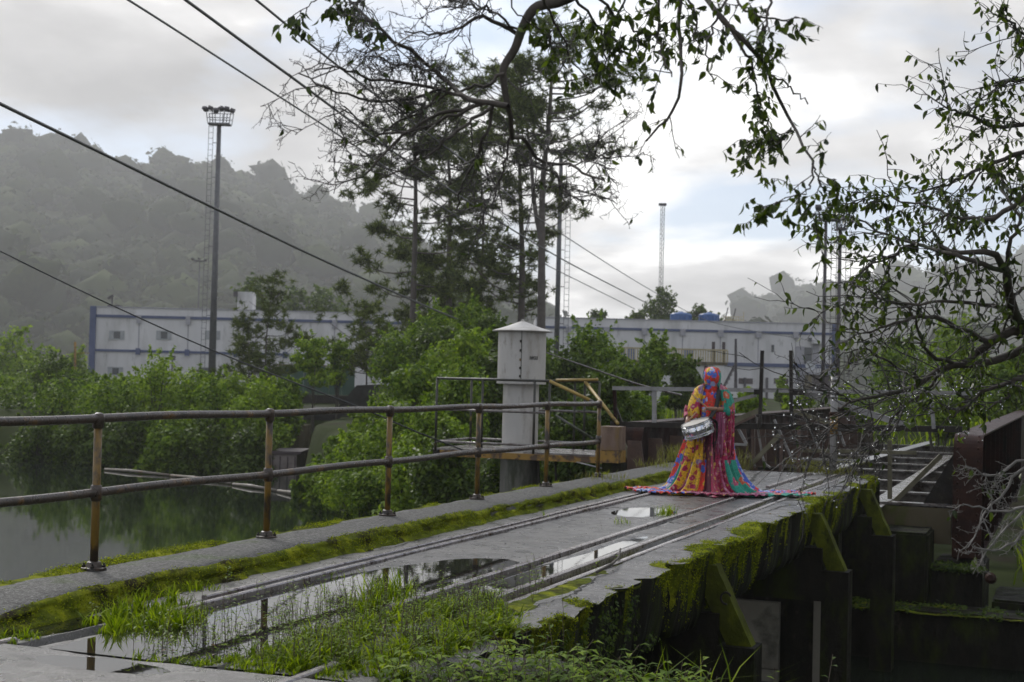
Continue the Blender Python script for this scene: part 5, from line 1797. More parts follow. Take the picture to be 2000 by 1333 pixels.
bA = AD(3.7, 6.2, -0.4)
A = NearTree('overhanging_tree', 'overhanging tree with bare drooping twigs and dark leaves across the top', bA, 61)
dA = 6.0
trunkA = limb([bA, bA + (0.05, 0.1, 1.6), bA + (-0.1, 0.15, 3.2), PD(1700, -420, 6.1)], 14)
A.T.add(trunkA - bA, np.linspace(0.17, 0.06, 14), 10)
top_ = limb([trunkA[-1], PD(1450, -260, 6.0), PD(1250, -90, 6.0), PD(1110, -4, dA), PD(1048, 14, dA), PD(1022, 52, dA), PD(1006, 95, dA), PD(984, 132, dA), PD(985, 168, dA), PD(992, 210, dA)], 40)
A.T.add(top_ - bA, np.linspace(0.029, 0.013, 40), 9)
sub = [
    ([(992, 208), (940, 202), (895, 185), (868, 160), (842, 130), (792, 90), (740, 55), (702, 22), (660, -30)], 0.013, 0.005),
    ([(880, 174), (800, 164), (720, 152), (660, 132), (612, 140)], 0.008, 0.003),
    ([(930, 201), (860, 178), (780, 196), (700, 190), (640, 172), (582, 143)], 0.009, 0.003),
    ([(925, 207), (862, 224), (805, 250), (752, 300), (705, 345), (655, 356)], 0.009, 0.003),
    ([(942, 204), (880, 228), (785, 262), (722, 246), (672, 208)], 0.008, 0.003),
    ([(992, 210), (999, 258), (1030, 278), (1058, 317), (1112, 324), (1150, 345), (1178, 352)], 0.011, 0.004),
    ([(1075, 322), (1092, 358), (1102, 374), (1126, 387)], 0.005, 0.002),
    ([(962, 208), (940, 288), (910, 345), (890, 412)], 0.008, 0.003),
    ([(1015, 70), (945, 32), (905, 50), (850, 66), (790, 62)], 0.010, 0.003),
    ([(1015, 70), (960, 22), (920, 12), (880, 20)], 0.006, 0.003),
    ([(985, 145), (950, 165), (900, 175), (830, 205), (770, 190)], 0.008, 0.003),
    ([(960, 210), (900, 250), (850, 290), (800, 325), (740, 350)], 0.008, 0.003),
    ([(1000, 250), (985, 320), (960, 380), (930, 410)], 0.006, 0.002),
    ([(850, 140), (800, 130), (740, 110), (700, 65)], 0.006, 0.002),
    ([(1110, 326), (1160, 312), (1195, 303)], 0.004, 0.002),
    ([(860, 180), (820, 220), (780, 240), (700, 280), (668, 270)], 0.006, 0.002),
]
for pts, r0, r1 in sub:
    pts3 = [(u, v, 0.22 * math.sin(u * 0.013 + v * 0.021)) for u, v in pts]
    P = A.main(pts3, dA, r0, r1, 16, 7)
    A.twigs(P, 5, 0.26, 0.0032, 3, 0.012, (-0.10, 0, 0.0), knob=True)
    A.twigs(P, 6, 0.16, 0.0026, 2, 0.02, (-0.05, 0, 0.05), knob=True)
# hanging leafy branches of the top and right
hang = [
    ([(1332, -30), (1326, 60), (1334, 155), (1306, 232), (1262, 276)], 0.010, 0.004, 3, 0.10),
    ([(1360, -30), (1420, 50), (1488, 118), (1515, 180), (1545, 250), (1586, 310), (1588, 345)], 0.012, 0.004, 9, 0.30),
    ([(1400, 20), (1450, 90), (1472, 140), (1482, 190), (1480, 235)], 0.007, 0.003, 7, 0.35),
    ([(1500, 140), (1540, 170), (1578, 204)], 0.005, 0.003, 1, 0.05),
    ([(1286, -30), (1287, 60), (1290, 100), (1312, 150)], 0.007, 0.003, 6, 0.4),
    ([(1590, 345), (1580, 370), (1550, 385), (1515, 395)], 0.004, 0.002, 5, 0.8),
    ([(1500, 190), (1498, 240), (1490, 270), (1470, 290)], 0.004, 0.002, 6, 0.8),
    ([(1545, 250), (1530, 270), (1500, 280)], 0.004, 0.002, 6, 0.85),
    ([(1586, 320), (1600, 360), (1630, 380)], 0.004, 0.002, 5, 0.7),
    ([(1570, 395), (1590, 430), (1600, 455), (1640, 480)], 0.003, 0.002, 5, 0.6),
    ([(1110, -20), (1160, 40), (1180, 100), (1190, 150)], 0.007, 0.003, 10, 0.75),
    ([(1150, -20), (1220, 40), (1270, 70), (1290, 60)], 0.007, 0.003, 9, 0.7),
    ([(1060, -10), (1090, 60), (1120, 120), (1160, 170)], 0.006, 0.003, 9, 0.7),
    ([(1420, -30), (1460, 20), (1520, 40), (1560, 35)], 0.006, 0.003, 8, 0.5),
    ([(1440, -30), (1400, 40), (1380, 100), (1395, 165)], 0.006, 0.003, 6, 0.45),
    ([(1230, -20), (1200, 50), (1215, 110)], 0.005, 0.003, 7, 0.7),
    ([(700, -60), (665, -30), (620, 0), (585, 22)], 0.005, 0.002, 4, 0.7),
    ([(740, -30), (700, 5), (690, 15)], 0.005, 0.002, 6, 0.8),
    ([(1330, -30), (1360, 40), (1350, 80)], 0.006, 0.003, 7, 0.5),
    ([(1500, -30), (1500, 40), (1480, 80), (1500, 110)], 0.006, 0.003, 6, 0.4),
    ([(1000, -30), (1010, 30), (1060, 60), (1080, 80)], 0.004, 0.002, 5, 0.5),
]
for pts, r0, r1, nt_, lf in hang:
    pts3 = [(u, v, 0.25 * math.sin(u * 0.011 + v * 0.017)) for u, v in pts]
    P = A.main(pts3, dA, r0, r1, 14, 7)
    A.twigs(P, nt_, 0.16, 0.0026, 2, lf, (0, 0, -0.25))
A.twigs(top_[:9], 18, 0.45, 0.004, 3, 0.4, (0, 0, -0.1))
A.twigs(trunkA[8:], 14, 0.6, 0.005, 3, 0.4, (0, 0, 0.1))
A.finish(300)

bB = AD(3.35, 7.6, -0.5)
B = NearTree('leaning_tree', 'dark leafy tree leaning in from the right, its lower twigs bare and dripping', bB, 62)
dB = 7.2
tB = limb([bB, bB + (-0.05, 0.05, 1.2), PD(2150, 560, dB), PD(2130, 330, dB), PD(2080, 60, dB), PD(2040, -180, dB)], 24)
B.T.add(tB - bB, np.linspace(0.12, 0.025, 24), 10)
limbs = [
    ([(2140, 560), (2040, 645), (1988, 628), (1966, 560), (1964, 522), (1930, 492), (1880, 498), (1830, 478)], 0.034, 0.008, 9, 0.5),
    ([(2150, 590), (2020, 628), (1975, 650), (1930, 668), (1905, 690), (1880, 710)], 0.036, 0.016, 5, 0.25),
    ([(1930, 668), (1870, 640), (1820, 620), (1760, 630), (1700, 650)], 0.016, 0.005, 10, 0.3),
    ([(2060, 660), (2000, 682), (1930, 710), (1850, 716), (1800, 745), (1740, 770), (1690, 775), (1640, 800)], 0.026, 0.005, 12, 0.14),
    ([(1850, 716), (1810, 760), (1760, 800), (1720, 850), (1700, 880)], 0.010, 0.003, 10, 0.05),
    ([(1800, 745), (1770, 730), (1720, 700), (1690, 680), (1650, 690)], 0.008, 0.003, 9, 0.15),
    ([(1880, 712), (1830, 700), (1800, 670), (1790, 620), (1750, 590)], 0.012, 0.004, 8, 0.45),
    ([(1964, 530), (1900, 512), (1850, 495), (1780, 478), (1710, 450), (1680, 430)], 0.014, 0.004, 12, 0.6),
    ([(1966, 600), (1930, 598), (1880, 590), (1820, 592), (1740, 588), (1680, 560)], 0.012, 0.004, 10, 0.5),
    ([(2110, 300), (2040, 350), (1980, 400), (1920, 430), (1860, 420), (1800, 440)], 0.020, 0.005, 12, 0.6),
    ([(2100, 200), (2030, 230), (1960, 250), (1900, 230), (1862, 220), (1838, 204)], 0.016, 0.004, 11, 0.5),
    ([(2090, 250), (2020, 290), (1960, 310), (1900, 340), (1850, 360), (1780, 380)], 0.016, 0.004, 13, 0.65),
    ([(2080, 60), (2030, 80), (1990, 60), (1965, 30)], 0.014, 0.004, 7, 0.6),
    ([(2090, 130), (2030, 150), (1980, 160), (1940, 170)], 0.014, 0.004, 9, 0.6),
    ([(1964, 522), (1975, 470), (1990, 430), (1960, 380), (1940, 340)], 0.012, 0.004, 9, 0.55),
    ([(1780, 480), (1740, 500), (1700, 520), (1660, 560), (1650, 610)], 0.008, 0.003, 10, 0.55),
    ([(1860, 425), (1800, 400), (1740, 385), (1690, 375)], 0.007, 0.003, 9, 0.7),
    ([(1700, 650), (1660, 640), (1620, 630), (1590, 605)], 0.004, 0.002, 2, 0.3),
    ([(1740, 770), (1700, 790), (1640, 770), (1600, 740)], 0.005, 0.002, 7, 0.08),
    ([(2000, 740), (1930, 760), (1880, 800), (1850, 820)], 0.012, 0.004, 7, 0.5),
    ([(2040, 700), (1990, 740), (1960, 780), (1920, 800)], 0.012, 0.004, 7, 0.5),
    ([(1660, 800), (1630, 830), (1600, 850), (1570, 855)], 0.004, 0.002, 7, 0.02),
    ([(1760, 790), (1700, 830), (1640, 850), (1590, 860)], 0.005, 0.002, 10, 0.02),
    ([(1760, 800), (1700, 880), (1660, 910)], 0.004, 0.002, 6, 0.02),
    ([(2030, 560), (1990, 570), (1960, 640), (1950, 690)], 0.012, 0.004, 6, 0.5),
]
for pts, r0, r1, nt_, lf in limbs:
    pts3 = [(u, v, 0.35 * math.sin(u * 0.009 + v * 0.013)) for u, v in pts]
    P = B.main(pts3, dB, r0, r1, 16, 7)
    if lf >= 0.45:
        nt_ = int(nt_ * 1.05)
    B.twigs(P, nt_, 0.26, 0.0033, 2, lf, (-0.1, 0, -0.10 if lf > 0.2 else -0.02), knob=lf < 0.2)
    B.twigs(P, nt_ // 2, 0.42, 0.0036, 2, lf * 0.8, (-0.12, 0, -0.02))
# pale lichen-grey low branches at the lower right
for pts in ([(2120, 900), (2040, 960), (1990, 1010), (1950, 1050), (1915, 1100)], [(2100, 860), (2000, 915), (1960, 960), (1920, 1010), (1890, 1070)],
            [(2100, 940), (2010, 985), (1960, 1000), (1910, 990), (1880, 985)], [(2060, 860), (1990, 900), (1930, 930), (1905, 915)], [(2090, 970), (2000, 1040), (1950, 1075), (1905, 1070)]):
    P = B.main([(u, v, 0.1 * math.sin(u * 0.02)) for u, v in pts], dB, 0.010, 0.003, 12, 7, B.P)
    B.twigs(P, 8, 0.16, 0.0028, 2, 0.03, (-0.1, 0, 0), store=B.P, knob=True)
low = limb([bB + (0, 0, 0.3), PD(2200, 950, dB), PD(2120, 900, dB), PD(2090, 970, dB)], 10)
B.P.add(low - bB, np.linspace(0.03, 0.012, 10), 7)
B.twigs(tB[8:], 26, 0.6, 0.005, 3, 0.45, (0.25, 0, 0.1))
B.finish(300)

# rain drops hanging from the lower bare twigs of the leaning tree
dm_, nt, b = newmat('water_drop')
b.inputs['Base Color'].default_value = (1, 1, 1, 1)
b.inputs['Roughness'].default_value = 0.02
b.inputs['IOR'].default_value = 1.33
b.inputs['Transmission Weight'].default_value = 1.0
tips = []
for p in B.tips:
    v = p - EYEP
    z = v @ FW
    vv = 666.5 - (v @ CU) / z * 2800
    uu = 1000 + (v @ CR) / z * 2800
    if 740 < vv < 1000 and 1500 < uu < 2000:
        tips.append(p)
bmi = bmesh.new()
bmesh.ops.create_icosphere(bmi, subdivisions=1, radius=1.0)
ico = np.array([q.co[:] for q in bmi.verts])
icf = np.array([[q.index for q in f.verts] for f in bmi.faces])
bmi.free()
tips = np.array(tips)[:260]
rr = 0.0035 + 0.0025 * np.random.default_rng(5).random(len(tips))
V = tips[:, None] - np.array([0, 0, 0.004]) + ico[None] * rr[:, None, None] * np.array([1, 1, 1.25])
F = (icf[None] + (np.arange(len(tips)) * len(ico))[:, None, None]).reshape(-1, 3)
o = mk('raindrops', V.reshape(-1, 3) - B.base, F, dm_, B.t, True)
tag(o, kind='stuff')
# ================================================================== moss, grass and weeds on the bridge
def sheet(name, X, Y, Z, mat, parent=True, flip=False):
    n, mm = X.shape
    i = np.arange(n - 1)[:, None] * mm + np.arange(mm - 1)[None]
    F = np.stack([i, i + mm, i + mm + 1, i + 1], -1).reshape(-1, 4)
    if flip:
        F = F[:, ::-1]
    o = mk(name, np.stack([X, Y, Z], -1).reshape(-1, 3), F, mat, smooth=True)
    if parent:
        bobj(o)
        tag(o, kind='stuff')
    return o


fz_c, fz_n, fz_s = [], [], []


def fuzz(P, N, s):
    fz_c.append(P)
    fz_n.append(N)
    fz_s.append(s)


# cushions along the open edge, spilling over and down the beam in streaks
ysm = np.arange(7.4, 23.8, 0.025)
edge_x = np.interp(ysm, EDGE_Y, EDGE_X)
edge_z = np.interp(ysm, EDGE_Y, EDGE_Z)
patch = vnoise(ysm, ysm * 0 + 2.2, 71, 4, 1.1) * 2.8 + 0.22          # along the edge: where moss thrives
tt = np.concatenate([np.linspace(0, 0.34, 16), 0.34 + np.linspace(0.012, 0.60, 26)])   # inwards strip, then down the face
S, T_ = np.meshgrid(ysm, tt, indexing='ij')
PT = patch[:, None]
topn = vnoise(S, T_ * 2, 72, 5, 3.0)
top_part = T_ <= 0.34
dist_in = 0.34 - T_
mask_top = PT * 0.66 - dist_in * 3.0 + topn * 1.5 + 0.00
streak = vnoise(S * 5, T_ * 0.6, 73, 4, 2.2)
mask_face = PT * 0.55 + 0.10 - (T_ - 0.34) * 1.3 + streak * 1.9
mk_ = np.where(top_part, mask_top, mask_face)
th_ = np.clip(mk_, -0.5, 0.55)
inx = np.interp(np.maximum(T_ - 0.34, 0), -zz_, inset)
Xs = np.where(top_part, edge_x[:, None] - dist_in, edge_x[:, None] - inx + vnoise(S, 0.34 - T_, 4, 4, 3.0) * 0.05 + th_ * 0.055 - 0.004)
zf = edge_z[:, None] * np.clip(1 - (T_ - 0.34) / 0.2, 0, 1) - (T_ - 0.34)
dz = deck_h(edge_x[:, None] - dist_in, S)
Zs = np.where(top_part, dz + th_ * 0.07 - 0.004, zf + 0.012)
Zs = np.where((~top_part) & (mk_ > 0.15), Zs, Zs)
lump = vnoise(S * 3, T_ * 9, 74, 3, 4.0)
Zs = Zs + np.where(top_part & (mk_ > 0), lump * 0.018, 0)
sheet('edge_moss', Xs, S, Zs, M_moss)
ok = (mk_ > 0.02)
idx = np.argwhere(ok)
pick = idx[rng.choice(len(idx), 26000)]
P = np.stack([Xs[pick[:, 0], pick[:, 1]], S[pick[:, 0], pick[:, 1]], Zs[pick[:, 0], pick[:, 1]]], -1) + rng.normal(0, 0.008, (26000, 3))
tp = pick[:, 1] < 16
Nn = np.where(tp[:, None], np.array([0.2, 0, 1.0]), np.array([1.0, 0, 0.1]))
fuzz(P + Nn * 0.006, Nn + rng.normal(0, 0.6, Nn.shape), 0.010 + 0.012 * rng.random(26000))

# moss on the kerb: top inner edge, face, foot strip, outer edge
ysk = np.arange(5.9, 23.6, 0.03)
tk_ = np.linspace(0, 1, 30)
S, T_ = np.meshgrid(ysk, tk_, indexing='ij')
kerbsink = 1 - (1 - sstep(S, 6.2, 7.3)) * 0.55
# path over the kerb: 0..0.25 along the top, 0.25..0.6 down the face, 0.6..1 along the deck foot
px_ = np.interp(T_, [0, 0.25, 0.32, 0.6, 1.0], [XK - 0.07, XK - 0.012, XK + 0.012, XK + 0.03, XK + 0.15])
pz_ = np.interp(T_, [0, 0.25, 0.32, 0.6, 1.0], [KH + 0.002, KH + 0.002, KH - 0.02, 0.035, -0.004])
nz = vnoise(S * 2, T_ * 3, 81, 5, 1.8)
mkk = nz * 1.9 + vnoise(S, S * 0, 82, 3, 0.7) * 0.9 + np.interp(T_, [0, 0.2, 0.3, 0.62, 0.8, 1.0], [-0.50, -0.16, 0.22, 0.24, -0.16, -0.60]) + 0.08 * (S < 9)
th_ = np.clip(mkk, -0.4, 0.5)
nxv = np.interp(T_, [0, 0.25, 0.32, 0.6, 1.0], [0, 0.4, 1, 0.9, 0])
Xk = px_ + th_ * 0.05 * nxv + vnoise(S, T_ * 0, 22, 4, 2.4) * 0.03
Zk = pz_ * np.where(T_ < 0.62, kerbsink, 1) + th_ * 0.05 * (1 - nxv * 0.8) + np.where(T_ > 0.62, dips(px_, S), 0)
sheet('kerb_moss', Xk, S, Zk, M_moss)
idx = np.argwhere(mkk > 0.02)
pick = idx[rng.choice(len(idx), 20000)]
P = np.stack([Xk[pick[:, 0], pick[:, 1]], S[pick[:, 0], pick[:, 1]], Zk[pick[:, 0], pick[:, 1]]], -1) + rng.normal(0, 0.008, (20000, 3))
Nn = np.tile(np.array([0.5, 0, 0.8]), (20000, 1))
fuzz(P, Nn + rng.normal(0, 0.6, Nn.shape), 0.009 + 0.011 * rng.random(20000))
# outer edge of the walkway
ysk = np.arange(4.5, 20, 0.04)
tk_ = np.linspace(0, 0.24, 12)
S, T_ = np.meshgrid(ysk, tk_, indexing='ij')
mkk = vnoise(S, T_ * 2, 83, 5, 1.6) * 1.7 + 0.16 - T_ * 2.6 - 0.30 * sstep(S, 11, 15)
Xo, Zo = XL - 0.02 + T_, KH + np.clip(mkk, -0.5, 0.5) * 0.055 - 0.006
sheet('walkway_edge_moss', Xo, S, Zo, M_moss)
idx = np.argwhere(mkk > 0.03)
pick = idx[rng.choice(len(idx), 9000)]
P = np.stack([Xo[pick[:, 0], pick[:, 1]], S[pick[:, 0], pick[:, 1]], Zo[pick[:, 0], pick[:, 1]]], -1) + rng.normal(0, 0.010, (9000, 3))
fuzz(P, np.tile(np.array([0, 0, 1.0]), (9000, 1)) + rng.normal(0, 0.6, (9000, 3)), 0.010 + 0.010 * rng.random(9000))
# moss beside the outer right rail
S, T_ = np.meshgrid(np.arange(7.8, 19, 0.03), np.linspace(-0.02, 0.26, 12), indexing='ij')
mkk = vnoise(S, T_ * 2, 85, 5, 1.4) * 1.8 + 0.16 - T_ * 2.2 - 0.5 * sstep(S, 10.5, 14)
sheet('rail_moss', -3.40 + T_, S, deck_h(-3.40 + T_, S) + np.clip(mkk, -0.5, 0.5) * 0.05 - 0.004, M_moss)
# moss and mud in the right-hand flangeway
S, T_ = np.meshgrid(np.arange(7.8, 23.5, 0.04), np.linspace(-3.556, -3.464, 6), indexing='ij')
sheet('flangeway_moss', T_, S, -0.045 + vnoise(S, T_ * 4, 86, 4, 2.0) * 0.05, M_moss)
# moss on abutment ledges
for (x0, x1, y0, y1, z) in ((-3.3, 1.5, 23.1, 23.95, -2.03), (-2.1, -1.35, 24.15, 24.9, -1.465)):
    S, T_ = np.meshgrid(np.linspace(x0, x1, 60), np.linspace(y0, y1, 24), indexing='ij')
    nn_ = vnoise(S * 2, T_ * 2, 88, 5, 1.5)
    Zm = z + (nn_ + 0.10) * 0.12
    o = sheet('ledge_moss', S, T_, Zm, M_moss, parent=False, flip=True)
    under(o, ab)
    tag(o, kind='stuff')
    idx = np.argwhere(nn_ > -0.08)
    pick = idx[rng.choice(len(idx), 2500)]
    P = np.stack([S[pick[:, 0], pick[:, 1]], T_[pick[:, 0], pick[:, 1]], Zm[pick[:, 0], pick[:, 1]]], -1) + rng.normal(0, 0.02, (2500, 3))
    V, F = leaf_quads(P, np.tile(np.array([0, -0.5, 1.0]), (2500, 1)), 0.05 + 0.06 * rng.random(2500), rng, 0.6, 0.4)
    o = mk('ledge_plants', V, F, M_leafdark)
    under(o, ab)
    tag(o, kind='stuff')
P, N_, s_ = np.concatenate(fz_c), np.concatenate(fz_n), np.concatenate(fz_s)
V, F = leaf_quads(P, N_, s_, rng, 0.5, 0.45)
o = mk('moss', V, F, M_mossfuzz)
tag(o, 'bright green moss on the kerb and edges of the bridge', 'moss', kind='stuff')


def blades(C, L, w, lean, r, mat, name):
    n = len(C)
    az = r.random(n) * 2 * math.pi
    dr = np.stack([np.cos(az), np.sin(az), np.zeros(n)], -1)
    sd = np.stack([-np.sin(az), np.cos(az), np.zeros(n)], -1)
    L = np.asarray(L).reshape(-1, 1)
    ln_ = (lean * (0.4 + 1.0 * r.random(n))).reshape(-1, 1)
    w = (w * (0.6 + 0.8 * r.random(n))).reshape(-1, 1)
    V = []
    for t, ww in ((0, 0.8), (0.38, 1.0), (0.72, 0.75), (1.0, 0)):
        c = C + UP * L * t * (1 - 0.42 * ln_ * t) + dr * L * ln_ * t * t
        if ww:
            V += [c - sd * w * ww / 2, c + sd * w * ww / 2]
        else:
            V += [c]
    V = np.stack(V, 1)
    base = np.arange(n)[:, None] * 7
    F = np.concatenate([base + np.array(f) for f in ([0, 1, 3], [0, 3, 2], [2, 3, 5], [2, 5, 4], [4, 5, 6])], 0)
    return V.reshape(-1, 3), F


def in_poly(pts, n, r, soft=0.0):
    pts = np.array(pts, float)
    lo, hi = pts.min(0), pts.max(0)
    out = []
    while len(out) < n:
        q = lo + (hi - lo) * r.random(2)
        inside = False
        j = len(pts) - 1
        for i in range(len(pts)):
            if (pts[i][1] > q[1]) != (pts[j][1] > q[1]) and q[0] < (pts[j][0] - pts[i][0]) * (q[1] - pts[i][1]) / (pts[j][1] - pts[i][1]) + pts[i][0]:
                inside = not inside
            j = i
        if inside and vnoise(np.array([q[0]]), np.array([q[1]]), 91, 3, 3.0)[0] > -0.18 + 0.1 * r.random():
            out.append(q)
    return np.array(out) + r.normal(0, 0.03 + soft, (n, 2))


def on_deck(q):
    z = np.where(q[:, 1] > 6.2, deck_h(np.clip(q[:, 0], XK, XE), q[:, 1]), 0.0)
    return np.stack([q[:, 0], q[:, 1], np.maximum(z, -0.05) - 0.004], -1)


gr = np.random.default_rng(77)
parts_c, parts_L, parts_w, parts_l = [], [], [], []


def patch_grass(poly, n, L0, L1, w, lean):
    # grass grows in tufts that lean out from their own centres
    nt_ = max(8, n // 13)
    cen = in_poly(poly, nt_, gr)
    k = gr.integers(0, nt_, n)
    q = cen[k] + gr.normal(0, 0.022, (n, 2))
    parts_c.append(on_deck(q))
    vig = (0.35 + 0.9 * gr.random(nt_) ** 1.3) * (0.55 + 1.0 * (vnoise(cen[:, 0], cen[:, 1], 93, 3, 2.2) + 0.5))
    parts_L.append((L0 + (L1 - L0) * gr.random(n)) * vig[k])
    parts_w.append(np.full(n, w) * (0.7 + 0.8 * gr.random(nt_))[k])
    parts_l.append(np.full(n, lean) * (0.7 + 0.6 * gr.random(nt_))[k])


main_patch = [(-3.75, 6.22), (-4.02, 6.5), (-3.98, 7.3), (-3.92, 8.1), (-3.9, 8.9), (-3.55, 8.95), (-3.30, 8.4), (-3.06, 7.9), (-3.06, 7.1), (-3.3, 6.5)]
patch_grass(main_patch, 7600, 0.05, 0.14, 0.009, 1.0)
patch_grass([(-5.35, 7.0), (-5.28, 7.7), (-5.02, 7.75), (-4.82, 7.25), (-4.95, 6.75), (-5.2, 6.7)], 2200, 0.06, 0.17, 0.008, 0.6)
patch_grass([(-5.62, 7.1), (-5.60, 8.4), (-5.45, 8.4), (-5.42, 7.2)], 420, 0.04, 0.14, 0.006, 0.7)
patch_grass([(-5.9, 6.2), (-5.55, 6.55), (-5.3, 6.45), (-5.2, 6.15), (-5.6, 6.05)], 600, 0.03, 0.09, 0.007, 0.8)
patch_grass([(-4.6, 6.25), (-4.1, 6.45), (-3.6, 6.5), (-3.3, 6.25), (-4.2, 6.18)], 1300, 0.03, 0.09, 0.007, 0.8)
patch_grass([(-4.42, 8.4), (-4.2, 8.9), (-4.05, 8.6), (-4.15, 8.1)], 500, 0.08, 0.24, 0.007, 0.5)
patch_grass([(-3.45, 6.25), (-3.42, 6.62), (-3.1, 6.62), (-3.0, 6.25)], 500, 0.03, 0.10, 0.007, 0.8)
for (u, v, n, L) in ((1302, 1008, 110, 0.16), (1213, 1022, 26, 0.1), (620, 1150, 20, 0.12), (1070, 1010, 12, 0.12), (665, 1128, 14, 0.10)):
    p = PZ(u, v, 0)
    q = p[:2] + gr.normal(0, 0.05, (n, 2))
    parts_c.append(on_deck(q))
    parts_L.append(L * (0.5 + 0.7 * gr.random(n)))
    parts_w.append(np.full(n, 0.006))
    parts_l.append(np.full(n, 0.6))
V, F = blades(np.concatenate(parts_c), np.concatenate(parts_L), np.concatenate(parts_w), np.concatenate(parts_l), gr, None, '')
tag(mk('grass', V, F, M_grass), 'bright wet grass growing in the puddle and joints of the deck', 'grass', kind='stuff')
# dry tufts at the far end and behind the kerb
cc, LL = [], []
for (u, v, n, L, sp) in ((1322, 912, 260, 0.34, 0.16), (1440, 915, 120, 0.45, 0.12), (1598, 922, 260, 0.26, 0.16), (1640, 925, 160, 0.2, 0.14), (1290, 925, 120, 0.18, 0.2), (1180, 950, 90, 0.12, 0.25), (1560, 905, 60, 0.2, 0.2), (1665, 905, 90, 0.18, 0.15)):
    p = PZ(u, v, 0.02)
    q = p[:2] + gr.normal(0, sp, (n, 2))
    cc.append(np.stack([q[:, 0], q[:, 1], np.where(q[:, 0] < XK, KH, 0.0)], -1))
    LL.append(L * (0.4 + 0.8 * gr.random(n)))
cc, LL = np.concatenate(cc), np.concatenate(LL)
V, F = blades(cc, LL, np.full(len(LL), 0.007), np.full(len(LL), 0.55), gr, None, '')
tag(mk('grass', V, F, M_grassdry), 'yellowing grass tufts at the far end of the deck', 'grass', kind='stuff')
# meadow on the far bank seen through the barrier
n = 9000
a_, d_ = 4 + 26 * gr.random(n), 30 + 42 * gr.random(n)
P = a_[:, None] * RH + d_[:, None] * FH
ok = (P[:, 1] > 27) & ((P[:, 0] < -8.2) | (P[:, 0] > -1.2) | (P[:, 1] > 59))
P, a_, d_ = P[ok], a_[ok], d_[ok]
P[:, 2] = terrain_h(a_, d_)
V, F = blades(P, 0.5 + 0.7 * gr.random(len(P)), np.full(len(P), 0.07), np.full(len(P), 0.5), gr, None, '')
tag(mk('grass', V, F, M_grass), 'tall rough grass on the bank beyond the barrier', 'grass', kind='stuff')


# leafy weeds: stems with paired lance-shaped leaves
def weeds(name, label, bases, H, nleaf, leaf, r, lean=0.3, stem=0.0022, curl=0.5):
    T = Tubes()
    VV, FF, nv = [], [], 0
    for b_, h in zip(bases, H):
        az = r.random() * 6.28
        dv_ = np.array((math.cos(az), math.sin(az), 0)) * lean * r.random()
        P = np.array([b_ + UP * h * t + dv_ * h * t * t + r.normal(0, 0.004, 3) * (t > 0) for t in np.linspace(0, 1, 6)])
        T.add(P, np.linspace(stem, stem * 0.5, 6), 4)
        k = max(3, int(nleaf * (0.6 + 0.7 * r.random())))
        for j in range(k):
            t = 0.22 + 0.8 * (j + r.random() * 0.5) / k
            t = min(t, 1.0)
            i0 = min(int(t * 5), 4)
            p = P[i0] + (P[i0 + 1] - P[i0]) * (t * 5 - i0)
            a2 = j * 2.4 + r.random()
            out = np.array((math.cos(a2), math.sin(a2), 0.25 + 0.3 * r.random()))
            out /= np.linalg.norm(out)
            sd = np.cross(out, UP)
            sd /= np.linalg.norm(sd)
            L = leaf * (0.6 + 0.6 * r.random()) * (1.05 - 0.35 * t)
            w = L * 0.19
            c1 = p + out * L * 0.45 + UP * 0.02 * L
            tip = p + out * L - UP * L * curl * (0.3 + 0.6 * r.random())
            VV.append(np.array([p, c1 - sd * w, c1 - UP * 0.05 * L, c1 + sd * w, tip]))
            FF += [[nv, nv + 2, nv + 1], [nv, nv + 3, nv + 2], [nv + 1, nv + 2, nv + 4], [nv + 2, nv + 3, nv + 4]]
            nv += 5
    o = mk(name, np.concatenate(VV), np.array(FF), M_weed)
    st_ = T.build('stem', M_stem, o)
    tag(o, label, 'weeds', kind='stuff')
    return o


wr = np.random.default_rng(99)
q = np.concatenate([in_poly([(-4.75, 6.5), (-4.75, 7.4), (-4.35, 8.4), (-4.05, 8.4), (-4.1, 7.0), (-4.3, 6.4)], 170, wr), in_poly(main_patch, 260, wr), in_poly([(-3.7, 9.0), (-3.62, 9.9), (-3.4, 9.6), (-3.3, 8.8)], 14, wr)])
weeds('weeds', 'spindly leafy weeds standing in the puddle', on_deck(q), 0.10 + 0.20 * wr.random(len(q)), 8, 0.05, wr, 0.35)
q = np.array([PZ(u, v, 0)[:2] for u, v in ((1100, 1255), (640, 1170), (560, 1200), (575, 1150), (445, 1140), (1165, 1110), (125, 1200), (180, 1205), (1205, 1095))])
weeds('weeds', 'single leafy weeds dotted about the rails and slab joints', on_deck(q), np.array([0.34, 0.1, 0.12, 0.1, 0.12, 0.1, 0.14, 0.12, 0.1]), 9, 0.06, wr, 0.15)
# leafy bank in front, at the lower edge
n = 420
bx = np.stack([-3.15 + 1.55 * wr.random(n), 6.25 + 0.95 * wr.random(n)], -1)
keep = (bx[:, 1] < 7.15 - 0.25 * (bx[:, 0] > -2.5)) & ((bx[:, 0] > -2.75) | (bx[:, 1] < 6.6))
bx = bx[keep]
bz = np.full(len(bx), -0.30)
weeds('weeds', 'low broad-leaved weeds on the bank at the near corner of the bridge', np.stack([bx[:, 0], bx[:, 1], bz], -1), 0.30 + 0.20 * wr.random(len(bx)) - 0.04 * (bx[:, 0] > -2.2), 14, 0.115, wr, 0.5, 0.003, 0.5)
q = np.array([(-1.35, 7.1, -0.45), (-1.15, 7.2, -0.5), (-1.28, 7.0, -0.5), (-1.7, 7.15, -0.4), (-1.55, 7.1, -0.42), (-0.95, 7.2, -0.5)])
weeds('weeds', 'taller leafy sprigs in front of the dark pier', q, np.array([0.55, 0.62, 0.5, 0.36, 0.36, 0.5]), 16, 0.085, wr, 0.6, 0.003, 0.4)
